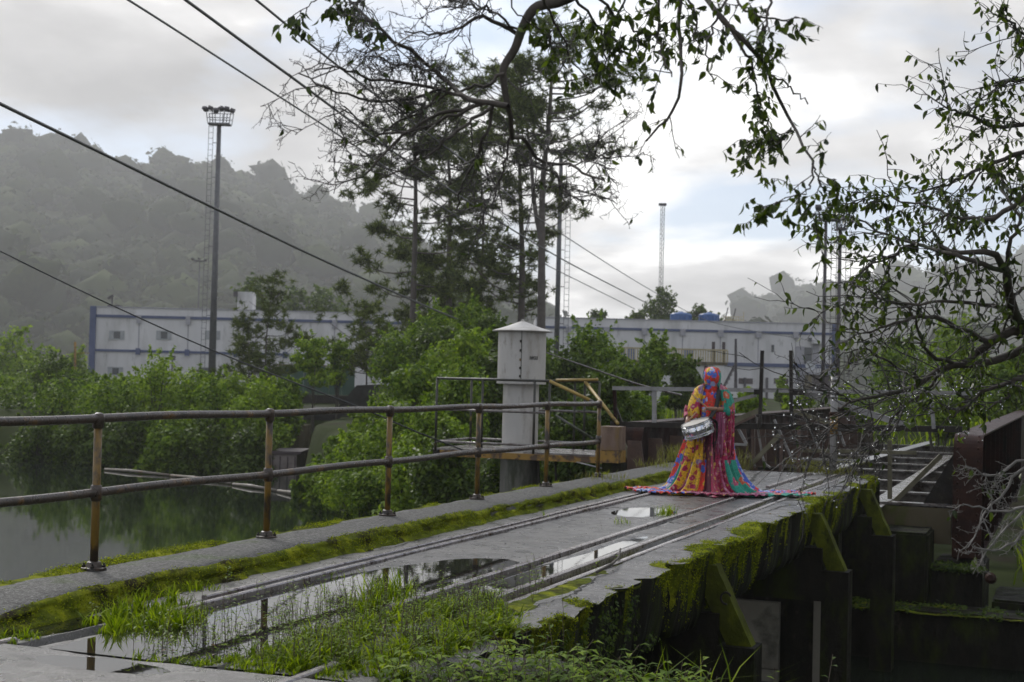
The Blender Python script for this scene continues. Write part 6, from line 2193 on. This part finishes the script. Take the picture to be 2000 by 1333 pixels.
n = 130
C = np.stack([-2.05 + 0.55 * wr.random(n), 6.75 + 0.35 * wr.random(n), np.full(n, -0.32)], -1)
V, F = blades(C, 0.36 + 0.30 * wr.random(n), np.full(n, 0.008), np.full(n, 0.85), wr, None, '')
tag(mk('grass', V, F, M_grass), 'arching grass clump among the near bank weeds', 'grass', kind='stuff')
# hanging ferns on the dark abutment wall
n = 1500
P = np.stack([-2.6 + 3.0 * wr.random(n), np.full(n, 22.68), -3.45 + wr.normal(0, 0.10, n)], -1)
V, F = leaf_quads(P, np.tile(np.array([0, -1.0, 0.3]), (n, 1)), 0.10 + 0.12 * wr.random(n), wr, 0.4, 0.22, 1.5)
o = mk('fern_fringe', V, F, M_leafdark)
under(o, ab)
tag(o, kind='stuff')
# creeping plants on the near part of the beam
n = 1500
yv = 7.7 + 3.2 * wr.random(n) ** 1.2
zv = -0.08 - 0.5 * wr.random(n)
P = np.stack([np.interp(yv, EDGE_Y, EDGE_X) - np.interp(-zv, -zz_, inset) + 0.02 + 0.03 * wr.random(n), yv, zv], -1)
keep = vnoise(yv * 1.5, zv * 2, 95, 3, 1.5) > 0.0
P = P[keep]
V, F = leaf_quads(P, np.tile(np.array([1.0, -0.3, 0.4]), (len(P), 1)), 0.022 + 0.02 * wr.random(len(P)), wr, 0.5, 0.6)
o = mk('creeper', V, F, M_leafdark)
bobj(o)
tag(o, kind='stuff')
# small debris: a bent twig on the rail and fallen leaves
tg = tag(MB().tube([PZ(1165, 1118, 0.03), PZ(1195, 1102, 0.05), PZ(1208, 1090, 0.04), PZ(1212, 1072, 0.05)], [0.011, 0.012, 0.010, 0.007], 6).build('fallen_twig', M_bark), 'bent fallen twig lying across the outer rail pair', 'twig')

# cracks in the slab: narrow flat dark ribbons laid just above it
M_crack = plain('crack_dark', (0.012, 0.011, 0.009), 0.9)


def crack(pts, w, seed):
    r = np.random.default_rng(seed)
    P = limb([np.array((*PZ(u, v, 0)[:2], 0)) for u, v in pts], 34)
    P[:, :2] += r.normal(0, 0.012, (34, 2))
    P[:, 2] = deck_h(P[:, 0], P[:, 1]) + 0.004
    T_ = np.gradient(P, axis=0)
    N_ = np.stack([-T_[:, 1], T_[:, 0], T_[:, 0] * 0], -1)
    N_ /= np.maximum(np.linalg.norm(N_, axis=1, keepdims=True), 1e-6)
    ww = w * (0.25 + 1.2 * r.random((34, 1))) * np.sin(np.linspace(0.15, 3.0, 34))[:, None]
    V = np.stack([P - N_ * ww, P + N_ * ww], 1).reshape(-1, 3)
    F = np.array([[2 * k, 2 * k + 1, 2 * k + 3, 2 * k + 2] for k in range(33)])
    bobj(mk('crack', V, F, M_crack))


crack([(1395, 975), (1455, 948), (1480, 925), (1492, 918)], 0.035, 1)
crack([(1255, 1022), (1300, 1020), (1340, 1024), (1362, 1018)], 0.012, 2)
crack([(1040, 1190), (1110, 1165), (1150, 1140), (1175, 1120)], 0.010, 3)
crack([(660, 1090), (760, 1072), (840, 1050), (900, 1046)], 0.008, 4)
crack([(1480, 1005), (1530, 990), (1570, 985), (1600, 970)], 0.012, 5)
crack([(1180, 1070), (1150, 1060), (1080, 1062)], 0.006, 6)
crack([(1240, 990), (1190, 992), (1150, 1000), (1100, 1004)], 0.012, 7)
# leaf litter washed against rails, kerb and puddle rims
M_litter = leafmat('dead_leaf', (0.018, 0.011, 0.006), (0.05, 0.03, 0.013), (0.12, 0.075, 0.02), 0.5, 0.0, spec=0.2)
n = 420
lr = np.random.default_rng(123)
xq = np.concatenate([lr.choice(np.array([-5.30, -5.05, -4.07, -3.96, -3.63, -3.40, -5.48]), n // 2) + lr.normal(0, 0.03, n // 2), -5.5 + 2.5 * lr.random(n - n // 2)])
yq = 6.4 + 15 * lr.random(n) ** 1.4
zq = np.maximum(deck_h(xq, yq), -0.011) + 0.006
V, F = leaf_quads(np.stack([xq, yq, zq], -1), np.tile(np.array([0, 0, 1.0]), (n, 1)), 0.012 + 0.03 * lr.random(n), lr, 0.18, 0.5)
tag(mk('leaf_litter', V, F, M_litter), 'small dead leaves and grit scattered over the wet deck', 'litter', kind='stuff')
# ================================================================== the drummer
def fabric(name, base, flowers, centre, scale=7.0, leafc=None, fr=0.42, accent=None):
    mt, nt, b = newmat(name)
    vec = nd(nt, 'ShaderNodeTexCoord').outputs['Object']
    wob = nd(nt, 'ShaderNodeTexNoise', i_Scale=14.0, i_Detail=3.0)
    ln(nt, vec, wob.inputs['Vector'])
    add = nd(nt, 'ShaderNodeVectorMath', operation='MULTIPLY_ADD')
    ln(nt, wob.outputs['Color'], add.inputs[0])
    add.inputs[1].default_value = (0.07, 0.07, 0.07)
    ln(nt, vec, add.inputs[2])
    vo = nd(nt, 'ShaderNodeTexVoronoi', i_Scale=scale)
    ln(nt, add.outputs[0], vo.inputs['Vector'])
    dist = vo.outputs['Distance']
    rnd = nd(nt, 'ShaderNodeSeparateColor')
    ln(nt, vo.outputs['Color'], rnd.inputs[0])
    fc = ramp(nt, rnd.outputs[0], [(i / len(flowers), c) for i, c in enumerate(flowers)], 'CONSTANT')
    col = base
    if leafc is not None:
        v2 = nd(nt, 'ShaderNodeTexVoronoi', i_Scale=scale * 2.3)
        ln(nt, add.outputs[0], v2.inputs['Vector'])
        col = mixc(nt, ramp(nt, v2.outputs['Distance'], [(0.26, 1.0), (0.30, 0.0)]), col, leafc)
    if accent is not None:
        col = mixc(nt, ramp(nt, noise(nt, add.outputs[0], scale * 2.2, 3, 0.5), [(0.60, 0.0), (0.63, 1.0)]), col, accent)
    col = mixc(nt, ramp(nt, dist, [(fr, 1.0), (fr + 0.03, 0.0)]), col, fc)
    petal = ramp(nt, noise(nt, add.outputs[0], scale * 5, 2, 0.5), [(0.42, 0.55), (0.6, 1.1)])
    col = mixc(nt, 0.6, col, mixc(nt, 1.0, col, petal, 'MULTIPLY'))
    col = mixc(nt, ramp(nt, dist, [(0.12, 1.0), (0.15, 0.0)]), col, centre)
    ln(nt, col, b.inputs['Base Color'])
    b.inputs['Roughness'].default_value = 0.75
    b.inputs['Sheen Weight'].default_value = 0.15
    return mt


YEL, RED, MAG, BLU, GRN, WHT, PNK = (0.72, 0.43, 0.02), (0.64, 0.035, 0.022), (0.36, 0.010, 0.075), (0.06, 0.13, 0.52), (0.010, 0.25, 0.18), (0.65, 0.65, 0.7), (0.65, 0.20, 0.32)
F_yellow = fabric('yellow_floral_cloth', YEL, [MAG, (0.42, 0.05, 0.05), MAG, (0.30, 0.20, 0.32)], (0.5, 0.35, 0.3), 10.0, (0.35, 0.30, 0.02), 0.40, (0.30, 0.02, 0.06))
F_red = fabric('red_blue_floral_cloth', RED, [BLU, (0.35, 0.42, 0.70), BLU, YEL], (0.55, 0.40, 0.03), 11.0, (0.06, 0.16, 0.06), 0.46)
F_mag = fabric('magenta_floral_cloth', MAG, [(0.42, 0.15, 0.20), (0.55, 0.36, 0.08), PNK], (0.55, 0.35, 0.05), 17.0, (0.50, 0.16, 0.10), 0.34, (0.10, 0.01, 0.03))
F_green = fabric('green_floral_cloth', GRN, [(0.33, 0.05, 0.12), (0.45, 0.14, 0.22), (0.50, 0.10, 0.04)], (0.5, 0.25, 0.2), 8.5, None, 0.40)
F_pink = fabric('sheer_pink_cloth', (0.33, 0.07, 0.16), [(0.48, 0.22, 0.32), (0.25, 0.02, 0.07)], (0.55, 0.35, 0.35), 14.0, None, 0.36)
F_dark = fabric('dark_wine_cloth', (0.11, 0.006, 0.028), [(0.26, 0.05, 0.08), (0.30, 0.17, 0.05), (0.05, 0.01, 0.02)], (0.4, 0.2, 0.1), 15.0, (0.04, 0.006, 0.012), 0.36)
F_blue = fabric('blue_white_floral_cloth', BLU, [WHT, RED, (0.3, 0.42, 0.7)], (0.55, 0.4, 0.1), 10.0, (0.5, 0.5, 0.55), 0.42)
mt, nt, b = newmat('skin')
g_ = nd(nt, 'ShaderNodeNewGeometry').outputs['Position']
ln(nt, mixc(nt, noise(nt, g_, 30, 3), (0.24, 0.125, 0.08), (0.32, 0.17, 0.115)), b.inputs['Base Color'])
b.inputs['Roughness'].default_value = 0.5
M_skin = mt
M_strap = plain('black_webbing', (0.010, 0.010, 0.011), 0.7)
M_shoe = plain('dark_shoe', (0.02, 0.018, 0.018), 0.6)

PB = np.array((-4.47, 18.6, 0.0))
face_az = math.atan2(-PB[0], PB[1])         # turn local -Y towards the viewer
pe = thing('person', 'hooded person wrapped in patchwork floral cloth, playing a snare drum on the bridge', 'person', PB, face_az)
# local axes: x to the viewer's side, -y to the viewer, z up
lx = lambda u: (u - 1386) / 147.5
lz = lambda v: (966 - v) / 147.5


def skin_body():
    nodes, edges, rads = [], [], []

    def add(p, r_, par=None):
        nodes.append(p)
        rads.append(r_)
        if par is not None:
            edges.append((par, len(nodes) - 1))
        return len(nodes) - 1
    pelvis = add((0.02, 0.03, 0.90), 0.13)
    belly = add((0.02, 0.03, 1.06), 0.125, pelvis)
    chest = add((0.01, 0.03, 1.24), 0.14, belly)
    neck0 = add((0.0, 0.03, 1.37), 0.075, chest)
    neck1 = add((0.0, 0.015, 1.44), 0.052, neck0)
    head0 = add((-0.005, -0.01, 1.52), 0.078, neck1)
    head1 = add((-0.005, -0.015, 1.60), 0.082, head0)
    for s in (-1, 1):
        hip = add((0.02 + s * 0.09, 0.03, 0.84), 0.095, pelvis)
        knee = add((0.02 + s * 0.10, 0.01, 0.48), 0.062, hip)
        ank = add((0.02 + s * 0.11, 0.04, 0.09), 0.042, knee)
        add((0.02 + s * 0.12, -0.10, 0.045), 0.035, ank)

    def arm(sh, el, wr_, hand, fdir, thumb, curl):
        s0 = add(sh, 0.062, chest)
        e0 = add(el, 0.045, s0)
        m0 = add(tuple((np.array(el) + np.array(wr_)) / 2), 0.041, e0)
        w0 = add(wr_, 0.028, m0)
        h0 = add(hand, 0.032, w0)
        fdir, curl, thumb = np.array(fdir, float), np.array(curl, float), np.array(thumb, float)
        side = np.cross(fdir, curl)
        side /= np.linalg.norm(side)
        for k, (off, L) in enumerate(((-0.030, 0.060), (-0.010, 0.070), (0.010, 0.066), (0.030, 0.052))):
            b0 = np.array(hand) + fdir * 0.022 + side * off
            i0 = add(tuple(b0), 0.0105, h0)
            i1 = add(tuple(b0 + fdir * L * 0.45 + curl * L * 0.15), 0.0095, i0)
            i2 = add(tuple(b0 + fdir * L * 0.50 + curl * L * 0.55), 0.0085, i1)
            add(tuple(b0 + fdir * L * 0.20 + curl * L * 0.80), 0.0075, i2)
        t0 = np.array(hand) - fdir * 0.015 - side * 0.030
        j0 = add(tuple(t0), 0.012, h0)
        j1 = add(tuple(t0 + thumb * 0.03), 0.0105, j0)
        add(tuple(t0 + thumb * 0.03 + curl * 0.025 + fdir * 0.012), 0.009, j1)
    # arm on the viewer's right: elbow out at the side, forearm level across the chest
    arm((0.17, 0.03, 1.32), (lx(1420), 0.0, lz(803)), (lx(1392), -0.25, lz(800)), (lx(1380), -0.28, lz(800)), (-0.92, -0.3, 0.05), (-0.5, -0.3, 0.75), (-0.05, -0.35, -0.9))
    # arm on the viewer's left: hanging, hand on the drum's far rim
    arm((-0.17, 0.03, 1.32), (lx(1344), 0.05, lz(812)), (lx(1341), -0.13, lz(822)), (lx(1342), -0.19, lz(827)), (0.25, -0.75, -0.45), (0.75, -0.2, 0.3), (0.35, 0.1, -0.9))
    me = bpy.data.meshes.new('body')
    me.from_pydata([tuple(n_) for n_ in nodes], edges, [])
    o = bpy.data.objects.new('body', me)
    COL.objects.link(o)
    md = o.modifiers.new('skin', 'SKIN')
    for i_, r_ in enumerate(rads):
        me.skin_vertices[0].data[i_].radius = (r_, r_)
    me.skin_vertices[0].data[0].use_root = True
    o.modifiers.new('sub', 'SUBSURF').levels = 2
    o.modifiers['sub'].render_levels = 2
    bpy.context.view_layer.update()
    ev = o.evaluated_get(bpy.context.evaluated_depsgraph_get())
    m2 = bpy.data.meshes.new_from_object(ev)
    bpy.data.objects.remove(o)
    m2.materials.clear()
    m2.materials.append(M_skin)
    m2.polygons.foreach_set('use_smooth', np.ones(len(m2.polygons), dtype=bool))
    o2 = bpy.data.objects.new('body', m2)
    COL.objects.link(o2)
    o2.parent = pe
    return o2


skin_body()


def loft(name, rows, mat, parent=pe, smooth=True, thick=0.004):
    # rows: list of equally long point rings (open strips)
    R_ = np.array(rows, float)
    n, mm = R_.shape[:2]
    i = np.arange(n - 1)[:, None] * mm + np.arange(mm - 1)[None]
    F = np.stack([i, i + 1, i + mm + 1, i + mm], -1).reshape(-1, 4)
    o = mk(name, R_.reshape(-1, 3), F, mat, parent, smooth)
    md = o.modifiers.new('thickness', 'SOLIDIFY')
    md.thickness = thick
    md.offset = 0
    return o


# skirt: flared, deeply pleated; angle 0 faces the viewer, positive to the viewer's right
SK_Z = np.array([0.98, 0.86, 0.74, 0.60, 0.46, 0.32, 0.19, 0.10, 0.045, 0.016, 0.010])
SK_XL = np.array([0.20, 0.235, 0.285, 0.32, 0.36, 0.405, 0.46, 0.52, 0.60, 0.72, 0.84])
SK_XR = np.array([0.20, 0.235, 0.26, 0.285, 0.31, 0.355, 0.425, 0.51, 0.62, 0.80, 0.94])
SK_Y = np.array([0.18, 0.20, 0.22, 0.25, 0.29, 0.33, 0.38, 0.42, 0.46, 0.52, 0.56])


def skirt_pt(ang, j, off=0.0):
    z = SK_Z[j]
    rx = SK_XR[j] if math.sin(ang) > 0 else SK_XL[j]
    ry = SK_Y[j]
    fold = (0.016 + 0.050 * (1 - z)) * (math.sin(ang * 11 + 0.6 + 0.9 * z) + 0.7 * math.sin(ang * 19 + z * 3.0) + 0.45 * math.sin(ang * 33 + 1.0 - z * 2) - 0.5 * abs(math.sin(ang * 7.5 + 0.4)))
    if z < 0.02:
        fold = fold * 2.2 + 0.05 * math.sin(ang * 5 + 2)
    return (math.sin(ang) * (rx + fold + off), 0.04 - math.cos(ang) * (ry + fold * 0.9 + off), z + (0.006 * math.sin(ang * 29) if z < 0.05 else 0))


def panel(name, a0, a1, mat, off=0.0, j0=0, j1=len(SK_Z), n=None):
    n = n or max(8, int(abs(a1 - a0) / 0.7))
    rows = []
    for j in range(j0, j1):
        sway = 0.10 * (1 - SK_Z[j]) * 0.0
        rows.append([skirt_pt(R(a0) + (R(a1) - R(a0)) * k / n + sway, j, off) for k in range(n + 1)])
    return loft(name, rows, mat)


for a0, a1, fm, off, j0 in ((-104, -88, F_red, 0.0, 0), (-90, -79, F_blue, 0.006, 0), (-81, -71, F_red, 0.010, 1), (-73, -66, F_green, 0.014, 1), (-68, -46, F_yellow, 0.010, 0),
                            (-49, -41, F_pink, 0.016, 3), (-44, -12, F_yellow, 0.008, 0), (-17, -9, F_red, 0.014, 4), (-12, 4, F_dark, 0.002, 0), (2, 12, F_mag, 0.012, 0), (10, 37, F_mag, 0.006, 0),
                            (21, 28, F_pink, 0.014, 4), (33, 68, F_green, 0.014, 4), (32, 76, F_mag, 0.002, 0), (66, 80, F_red, 0.010, 3), (76, 106, F_blue, 0.006, 0), (100, 262, F_mag, 0.0, 0)):
    panel('skirt_panel', a0, a1, fm, off, j0=j0)


# train lying on the deck, flat rumpled strips
def train(pts, w, mat, seed, z=0.018):
    r = np.random.default_rng(seed)
    P = limb([np.array((x, y, z)) for x, y in pts], 26)
    T_ = np.gradient(P, axis=0)
    T_ /= np.linalg.norm(T_, axis=1, keepdims=True)
    N_ = np.cross(T_, UP)
    rows = []
    for k in range(26):
        ww = w * (0.85 + 0.35 * r.random()) * (1 if k < 22 else (26 - k) / 4.5)
        rows.append([P[k] + N_[k] * ww * s + UP * (0.028 * abs(math.sin(s * 9 + k * 0.7)) + 0.018 * r.random()) for s in np.linspace(-0.5, 0.5, 9)])
    return loft('train', rows, mat, thick=0.003)


train([(-0.55, -0.15), (-0.75, -0.22), (-0.95, -0.10), (-1.12, 0.05)], 0.16, F_red, 1)
train([(-0.5, -0.30), (-0.70, -0.40), (-0.85, -0.32)], 0.18, F_blue, 2)
train([(-0.55, 0.0), (-0.8, 0.08), (-0.98, 0.15)], 0.14, F_red, 3)
train([(-0.35, -0.42), (-0.1, -0.52), (0.2, -0.52), (0.4, -0.44)], 0.16, F_pink, 4)
train([(0.55, -0.20), (0.85, -0.18), (1.10, -0.05), (1.25, 0.02)], 0.20, F_pink, 5)
train([(0.60, -0.05), (0.85, 0.05), (1.05, 0.12)], 0.16, F_blue, 6)
train([(0.5, -0.36), (0.8, -0.34), (1.1, -0.20), (1.30, -0.12)], 0.16, F_green, 7)
train([(0.2, -0.45), (0.5, -0.46), (0.75, -0.40)], 0.16, F_pink, 8)
train([(-0.6, -0.05), (-0.85, -0.30), (-0.98, -0.42)], 0.13, F_blue, 9)
train([(-0.3, -0.5), (-0.55, -0.56), (-0.78, -0.5)], 0.13, F_red, 10)
train([(0.7, 0.1), (0.95, 0.28), (1.2, 0.3)], 0.15, F_red, 11)
train([(0.9, -0.1), (1.15, 0.06), (1.38, 0.10)], 0.12, F_red, 12)
train([(-0.1, -0.5), (0.1, -0.6), (0.35, -0.58)], 0.12, F_mag, 13)

# bodice: red and blue gathered cloth over the chest
rows = []
for z, rx, ry in ((1.42, 0.085, 0.085), (1.38, 0.13, 0.11), (1.33, 0.17, 0.135), (1.24, 0.175, 0.15), (1.12, 0.17, 0.155), (1.0, 0.18, 0.165), (0.93, 0.195, 0.175)):
    row = []
    for k in range(61):
        a_ = -math.pi + 2 * math.pi * k / 60
        fo = 0.010 * math.sin(a_ * 15 + z * 5) + 0.006 * math.sin(a_ * 31)
        row.append((math.sin(a_) * (rx + fo), 0.03 - math.cos(a_) * (ry + fo), z))
    rows.append(row)
loft('bodice', rows, F_red)

# hood wrapped all round the head, gathered under the chin
rows = []
for z, rx, ry, cy in ((1.672, 0.012, 0.012, 0.0), (1.667, 0.045, 0.055, 0.0), (1.645, 0.082, 0.098, 0.0), (1.605, 0.106, 0.122, -0.005), (1.555, 0.112, 0.128, -0.010), (1.505, 0.104, 0.124, -0.016), (1.46, 0.090, 0.110, -0.014), (1.425, 0.082, 0.092, 0.0), (1.39, 0.105, 0.105, 0.015), (1.35, 0.15, 0.13, 0.03)):
    row = []
    for k in range(57):
        a_ = -math.pi + 2 * math.pi * k / 56
        fo = 0.0025 * math.sin(a_ * 9 + z * 20) + (0.006 * math.sin(a_ * 17) if z < 1.47 else 0)
        nose = 0.014 * math.exp(-(a_ / 0.25) ** 2 - ((z - 1.555) / 0.03) ** 2)
        row.append((math.sin(a_) * (rx + fo), cy - math.cos(a_) * (ry + fo) - nose, z))
    rows.append(row)
loft('hood', rows, F_red)
# green veil over the back and the viewer's right of the head
rows = []
for z, rx, ry in ((1.678, 0.05, 0.06), (1.655, 0.088, 0.105), (1.61, 0.115, 0.132), (1.55, 0.122, 0.138), (1.49, 0.115, 0.134), (1.43, 0.105, 0.12), (1.385, 0.14, 0.13)):
    rows.append([(math.sin(a_) * rx, 0.004 - math.cos(a_) * ry, z) for a_ in np.linspace(R(52), R(262), 30)])
loft('veil', rows, F_green)


# capes over the shoulders and upper arms
def cape(side, mat, shx, elx, elz, mat2=None):
    s = side
    rows = []
    path = [((0.05, 0.03, 1.435), 0.07, 0.075), ((0.10, 0.03, 1.415), 0.085, 0.11), ((0.155, 0.025, 1.375), 0.085, 0.13), ((0.20, 0.02, 1.30), 0.085, 0.145), ((0.235, 0.01, 1.22), 0.09, 0.155), ((shx, 0.0, 1.14), 0.095, 0.16), ((elx, -0.01, elz), 0.10, 0.165)]
    for j, (c, rx, ry) in enumerate(path):
        t = j / 6
        row = []
        for k in range(41):
            a_ = R(-125) + R(250) * k / 40          # open towards the chest
            fo = 0.010 * t * math.sin(a_ * 9 + s) + 0.007 * math.sin(a_ * 17 + 2 * t)
            # shell bulging outwards and round the front and the back
            x = c[0] - 0.10 * t * 0.6 + math.cos(a_) * (rx + fo)
            y = c[1] + math.sin(a_) * (ry + fo)
            z = c[2] - (0.03 * abs(math.sin(a_)) * t) + (0.10 * (1 - math.cos(a_)) * 0.5 if j < 3 else 0.012 * math.sin(a_ * 6) * t)
            z = min(z, 1.45)
            row.append((s * x, y, z))
        if s < 0:
            row = row[::-1]
        rows.append(row)
    return loft('cape', rows, mat)


cape(-1, F_yellow, 0.255, 0.262, 1.03)
cape(1, F_green, 0.25, 0.262, 1.08)
# sleeve of the lower arm on the viewer's left
P = limb([np.array((lx(1348), 0.04, lz(798))), np.array((lx(1344), 0.03, lz(812))), np.array((lx(1342), -0.08, lz(820)))], 8)
V, F = tube_np(P, [0.085, 0.086, 0.085, 0.08, 0.074, 0.068, 0.062, 0.056], 20)
mk('sleeve', V, F, F_mag, pe, True)


# shawls hanging from the raised forearm
def hanging(name, x0, x1, z0, z1, y0, mat, seed, flare=1.1):
    r = np.random.default_rng(seed)
    rows = []
    ph = r.random() * 6
    for j in range(12):
        t = j / 11
        row = []
        for k in range(25):
            s = k / 24
            xm = (x0 + x1) / 2
            w = (x1 - x0) * (1 + (flare - 1) * t)
            row.append((xm + (s - 0.5) * w, y0 + 0.022 * math.sin(s * 15 + ph + t) * (0.5 + t) + 0.012 * math.sin(s * 33), z0 + (z1 - z0) * t + 0.02 * math.sin(s * 9 + ph) * t))
        rows.append(row)
    return loft(name, rows, mat)


hanging('shawl', lx(1407), lx(1431), lz(800), lz(892), -0.12, F_mag, 3, 1.0)
hanging('shawl', lx(1395), lx(1413), lz(806), lz(890), -0.19, F_pink, 4, 1.05)
hanging('shawl', lx(1402), lx(1428), lz(806), lz(880), -0.02, F_dark, 5, 1.1)
hanging('front_panel', lx(1371), lx(1396), lz(826), lz(900), -0.19, F_dark, 6, 1.1)
hanging('front_panel', lx(1352), lx(1372), lz(840), lz(905), -0.20, F_yellow, 7, 1.2)

# ------------------------------------------------------------------ snare drum with strap
DC = np.array((lx(1361), -0.36, lz(838)))
c_world = PB + np.array(Matrix.Rotation(face_az, 3, 'Z') @ Vector(DC))
dr = thing('snare_drum', 'chrome snare drum with a pale head slung at the hooded person\'s waist', 'drum', c_world, face_az)
dm = Matrix.Rotation(R(-19), 3, 'Y') @ Matrix.Rotation(R(9), 3, 'X')
mtc, nt, b = newmat('chrome_shell')
b.inputs['Metallic'].default_value = 1.0
b.inputs['Base Color'].default_value = (0.62, 0.62, 0.64, 1)
g_ = nd(nt, 'ShaderNodeTexCoord').outputs['Object']
ln(nt, ramp(nt, noise(nt, g_, 9, 3), [(0.3, 0.12), (0.7, 0.28)]), b.inputs['Roughness'])
M_head = plain('drum_head', (0.52, 0.49, 0.44), 0.6)
RD, HD = 0.185, 0.155


def dpart(mbld, name, mat, parent=dr, smooth=False):
    o = mbld.build(name, mat, parent, smooth)
    return o


dpart(MB().lathe([(RD - 0.006, -HD / 2), (RD, -HD / 2 + 0.004), (RD, -0.012), (RD + 0.004, -0.006), (RD + 0.004, 0.006), (RD, 0.012), (RD, HD / 2 - 0.004), (RD - 0.006, HD / 2)], 40, M3=dm), 'shell', mtc, smooth=True)
dpart(MB().lathe([(RD - 0.004, HD / 2 + 0.001), (RD - 0.006, HD / 2 + 0.008)], 40, M3=dm), 'batter_head', M_head)
for z in (HD / 2, -HD / 2):
    dpart(MB().lathe([(RD + 0.001, z - 0.012), (RD + 0.012, z - 0.012), (RD + 0.013, z - 0.004), (RD + 0.005, z), (RD + 0.006, z + 0.016), (RD + 0.001, z + 0.016), (RD + 0.001, z - 0.012)], 40, M3=dm), 'hoop', mtc)
lug0 = None
for k in range(10):
    a_ = k * 2 * math.pi / 10 + 0.2
    m_ = MB()
    c = Vector((math.cos(a_) * (RD + 0.012), math.sin(a_) * (RD + 0.012), 0))
    m_.tube([dm @ Vector((math.cos(a_) * (RD + 0.014), math.sin(a_) * (RD + 0.014), z)) for z in (-HD / 2 - 0.02, -HD / 2, HD / 2, HD / 2 + 0.02)], 0.0045, 6)
    lug_rod = dpart(m_, 'tension_rod', mtc)
    m_ = MB()
    m_.lathe([(0.007, -0.035), (0.012, -0.025), (0.012, 0.025), (0.007, 0.035)], 8, tuple(dm @ c), M3=dm)
    dpart(m_, 'lug', mtc)
inv = Matrix.Rotation(-face_az, 3, 'Z')
m_ = MB()
pA = np.array((lx(1402), 0.02, 1.425)) - DC
strap = [np.array((0.055, 0.16, 1.40)) - DC, np.array((lx(1402), 0.02, 1.445)) - DC, np.array((lx(1400), -0.11, 1.36)) - DC, np.array((lx(1396), -0.215, 1.17)) - DC, np.array(dm @ Vector((RD + 0.012, 0.03, HD / 2)))]
Pq = limb(strap, 22)
T_ = np.gradient(Pq, axis=0)
T_ /= np.linalg.norm(T_, axis=1, keepdims=True)
rows = []
for k in range(22):
    sd = np.cross(T_[k], np.array((0, -1.0, 0.2)))
    sd /= np.linalg.norm(sd)
    rows.append([Pq[k] + sd * 0.028 * s for s in (-1, 0, 1)])
loft('strap', rows, M_strap, dr, thick=0.004)
Pq = limb([np.array(dm @ Vector((RD + 0.012, 0.05, HD / 2))), np.array((lx(1397), -0.20, 0.92)) - DC, np.array((lx(1392), -0.22, 0.62)) - DC], 14)
loft('strap_tail', [[p + np.array((s * 0.022, 0, 0)) for s in (-1, 0, 1)] for p in Pq], M_strap, dr, thick=0.004)


def local_to_world(p):
    return PB + np.array(Matrix.Rotation(face_az, 3, 'Z') @ Vector(p))


def stick(a, b, label):
    A_, B_ = local_to_world(a), local_to_world(b)
    d_ = (B_ - A_) / np.linalg.norm(B_ - A_)
    A0 = A_ - d_ * 0.10
    o = MB().tube([A0, A0 + d_ * 0.01, A_ + (B_ - A_) * 0.72, A_ + (B_ - A_) * 0.95, A_ + (B_ - A_) * 0.965, B_ - d_ * 0.008, B_], [0.005, 0.0095, 0.009, 0.0055, 0.0075, 0.0075, 0.003], 8)
    return tag(o.build('drumstick', M_stick, smooth=True), label, 'drumstick', 'pair of drumsticks')


M_stick = plain('pale_wood', (0.42, 0.26, 0.14), 0.5)
stick((lx(1377), -0.26, lz(797)), (lx(1347), -0.34, lz(772)), 'wooden drumstick in the raised bare hand, slanting up across the yellow cape')
stick((lx(1343), -0.215, lz(824)), (lx(1359), -0.36, lz(806)), 'wooden drumstick in the lower hand at the rim of the drum')

# ================================================================== haze: the moist air of the valley
c = AD(0, 1040, 0)
o = MB().box((0, 0, 0), (3000, 2400, 330)).build('haze', None)
o.location = (c[0], c[1], -7.6 + 165)
o.rotation_euler = (0, 0, YAW)
mt = bpy.data.materials.new('moist_air')
mt.use_nodes = True
nt = mt.node_tree
nt.nodes.remove(nt.nodes['Principled BSDF'])
pv = nd(nt, 'ShaderNodeVolumePrincipled')
pv.inputs['Color'].default_value = (0.97, 0.96, 0.95, 1)
pv.inputs['Density'].default_value = 0.00034
pv.inputs['Anisotropy'].default_value = 0.2
ln(nt, pv.outputs[0], nt.nodes['Material Output'].inputs['Volume'])
o.data.materials.clear()
o.data.materials.append(mt)
tag(o, kind='stuff')
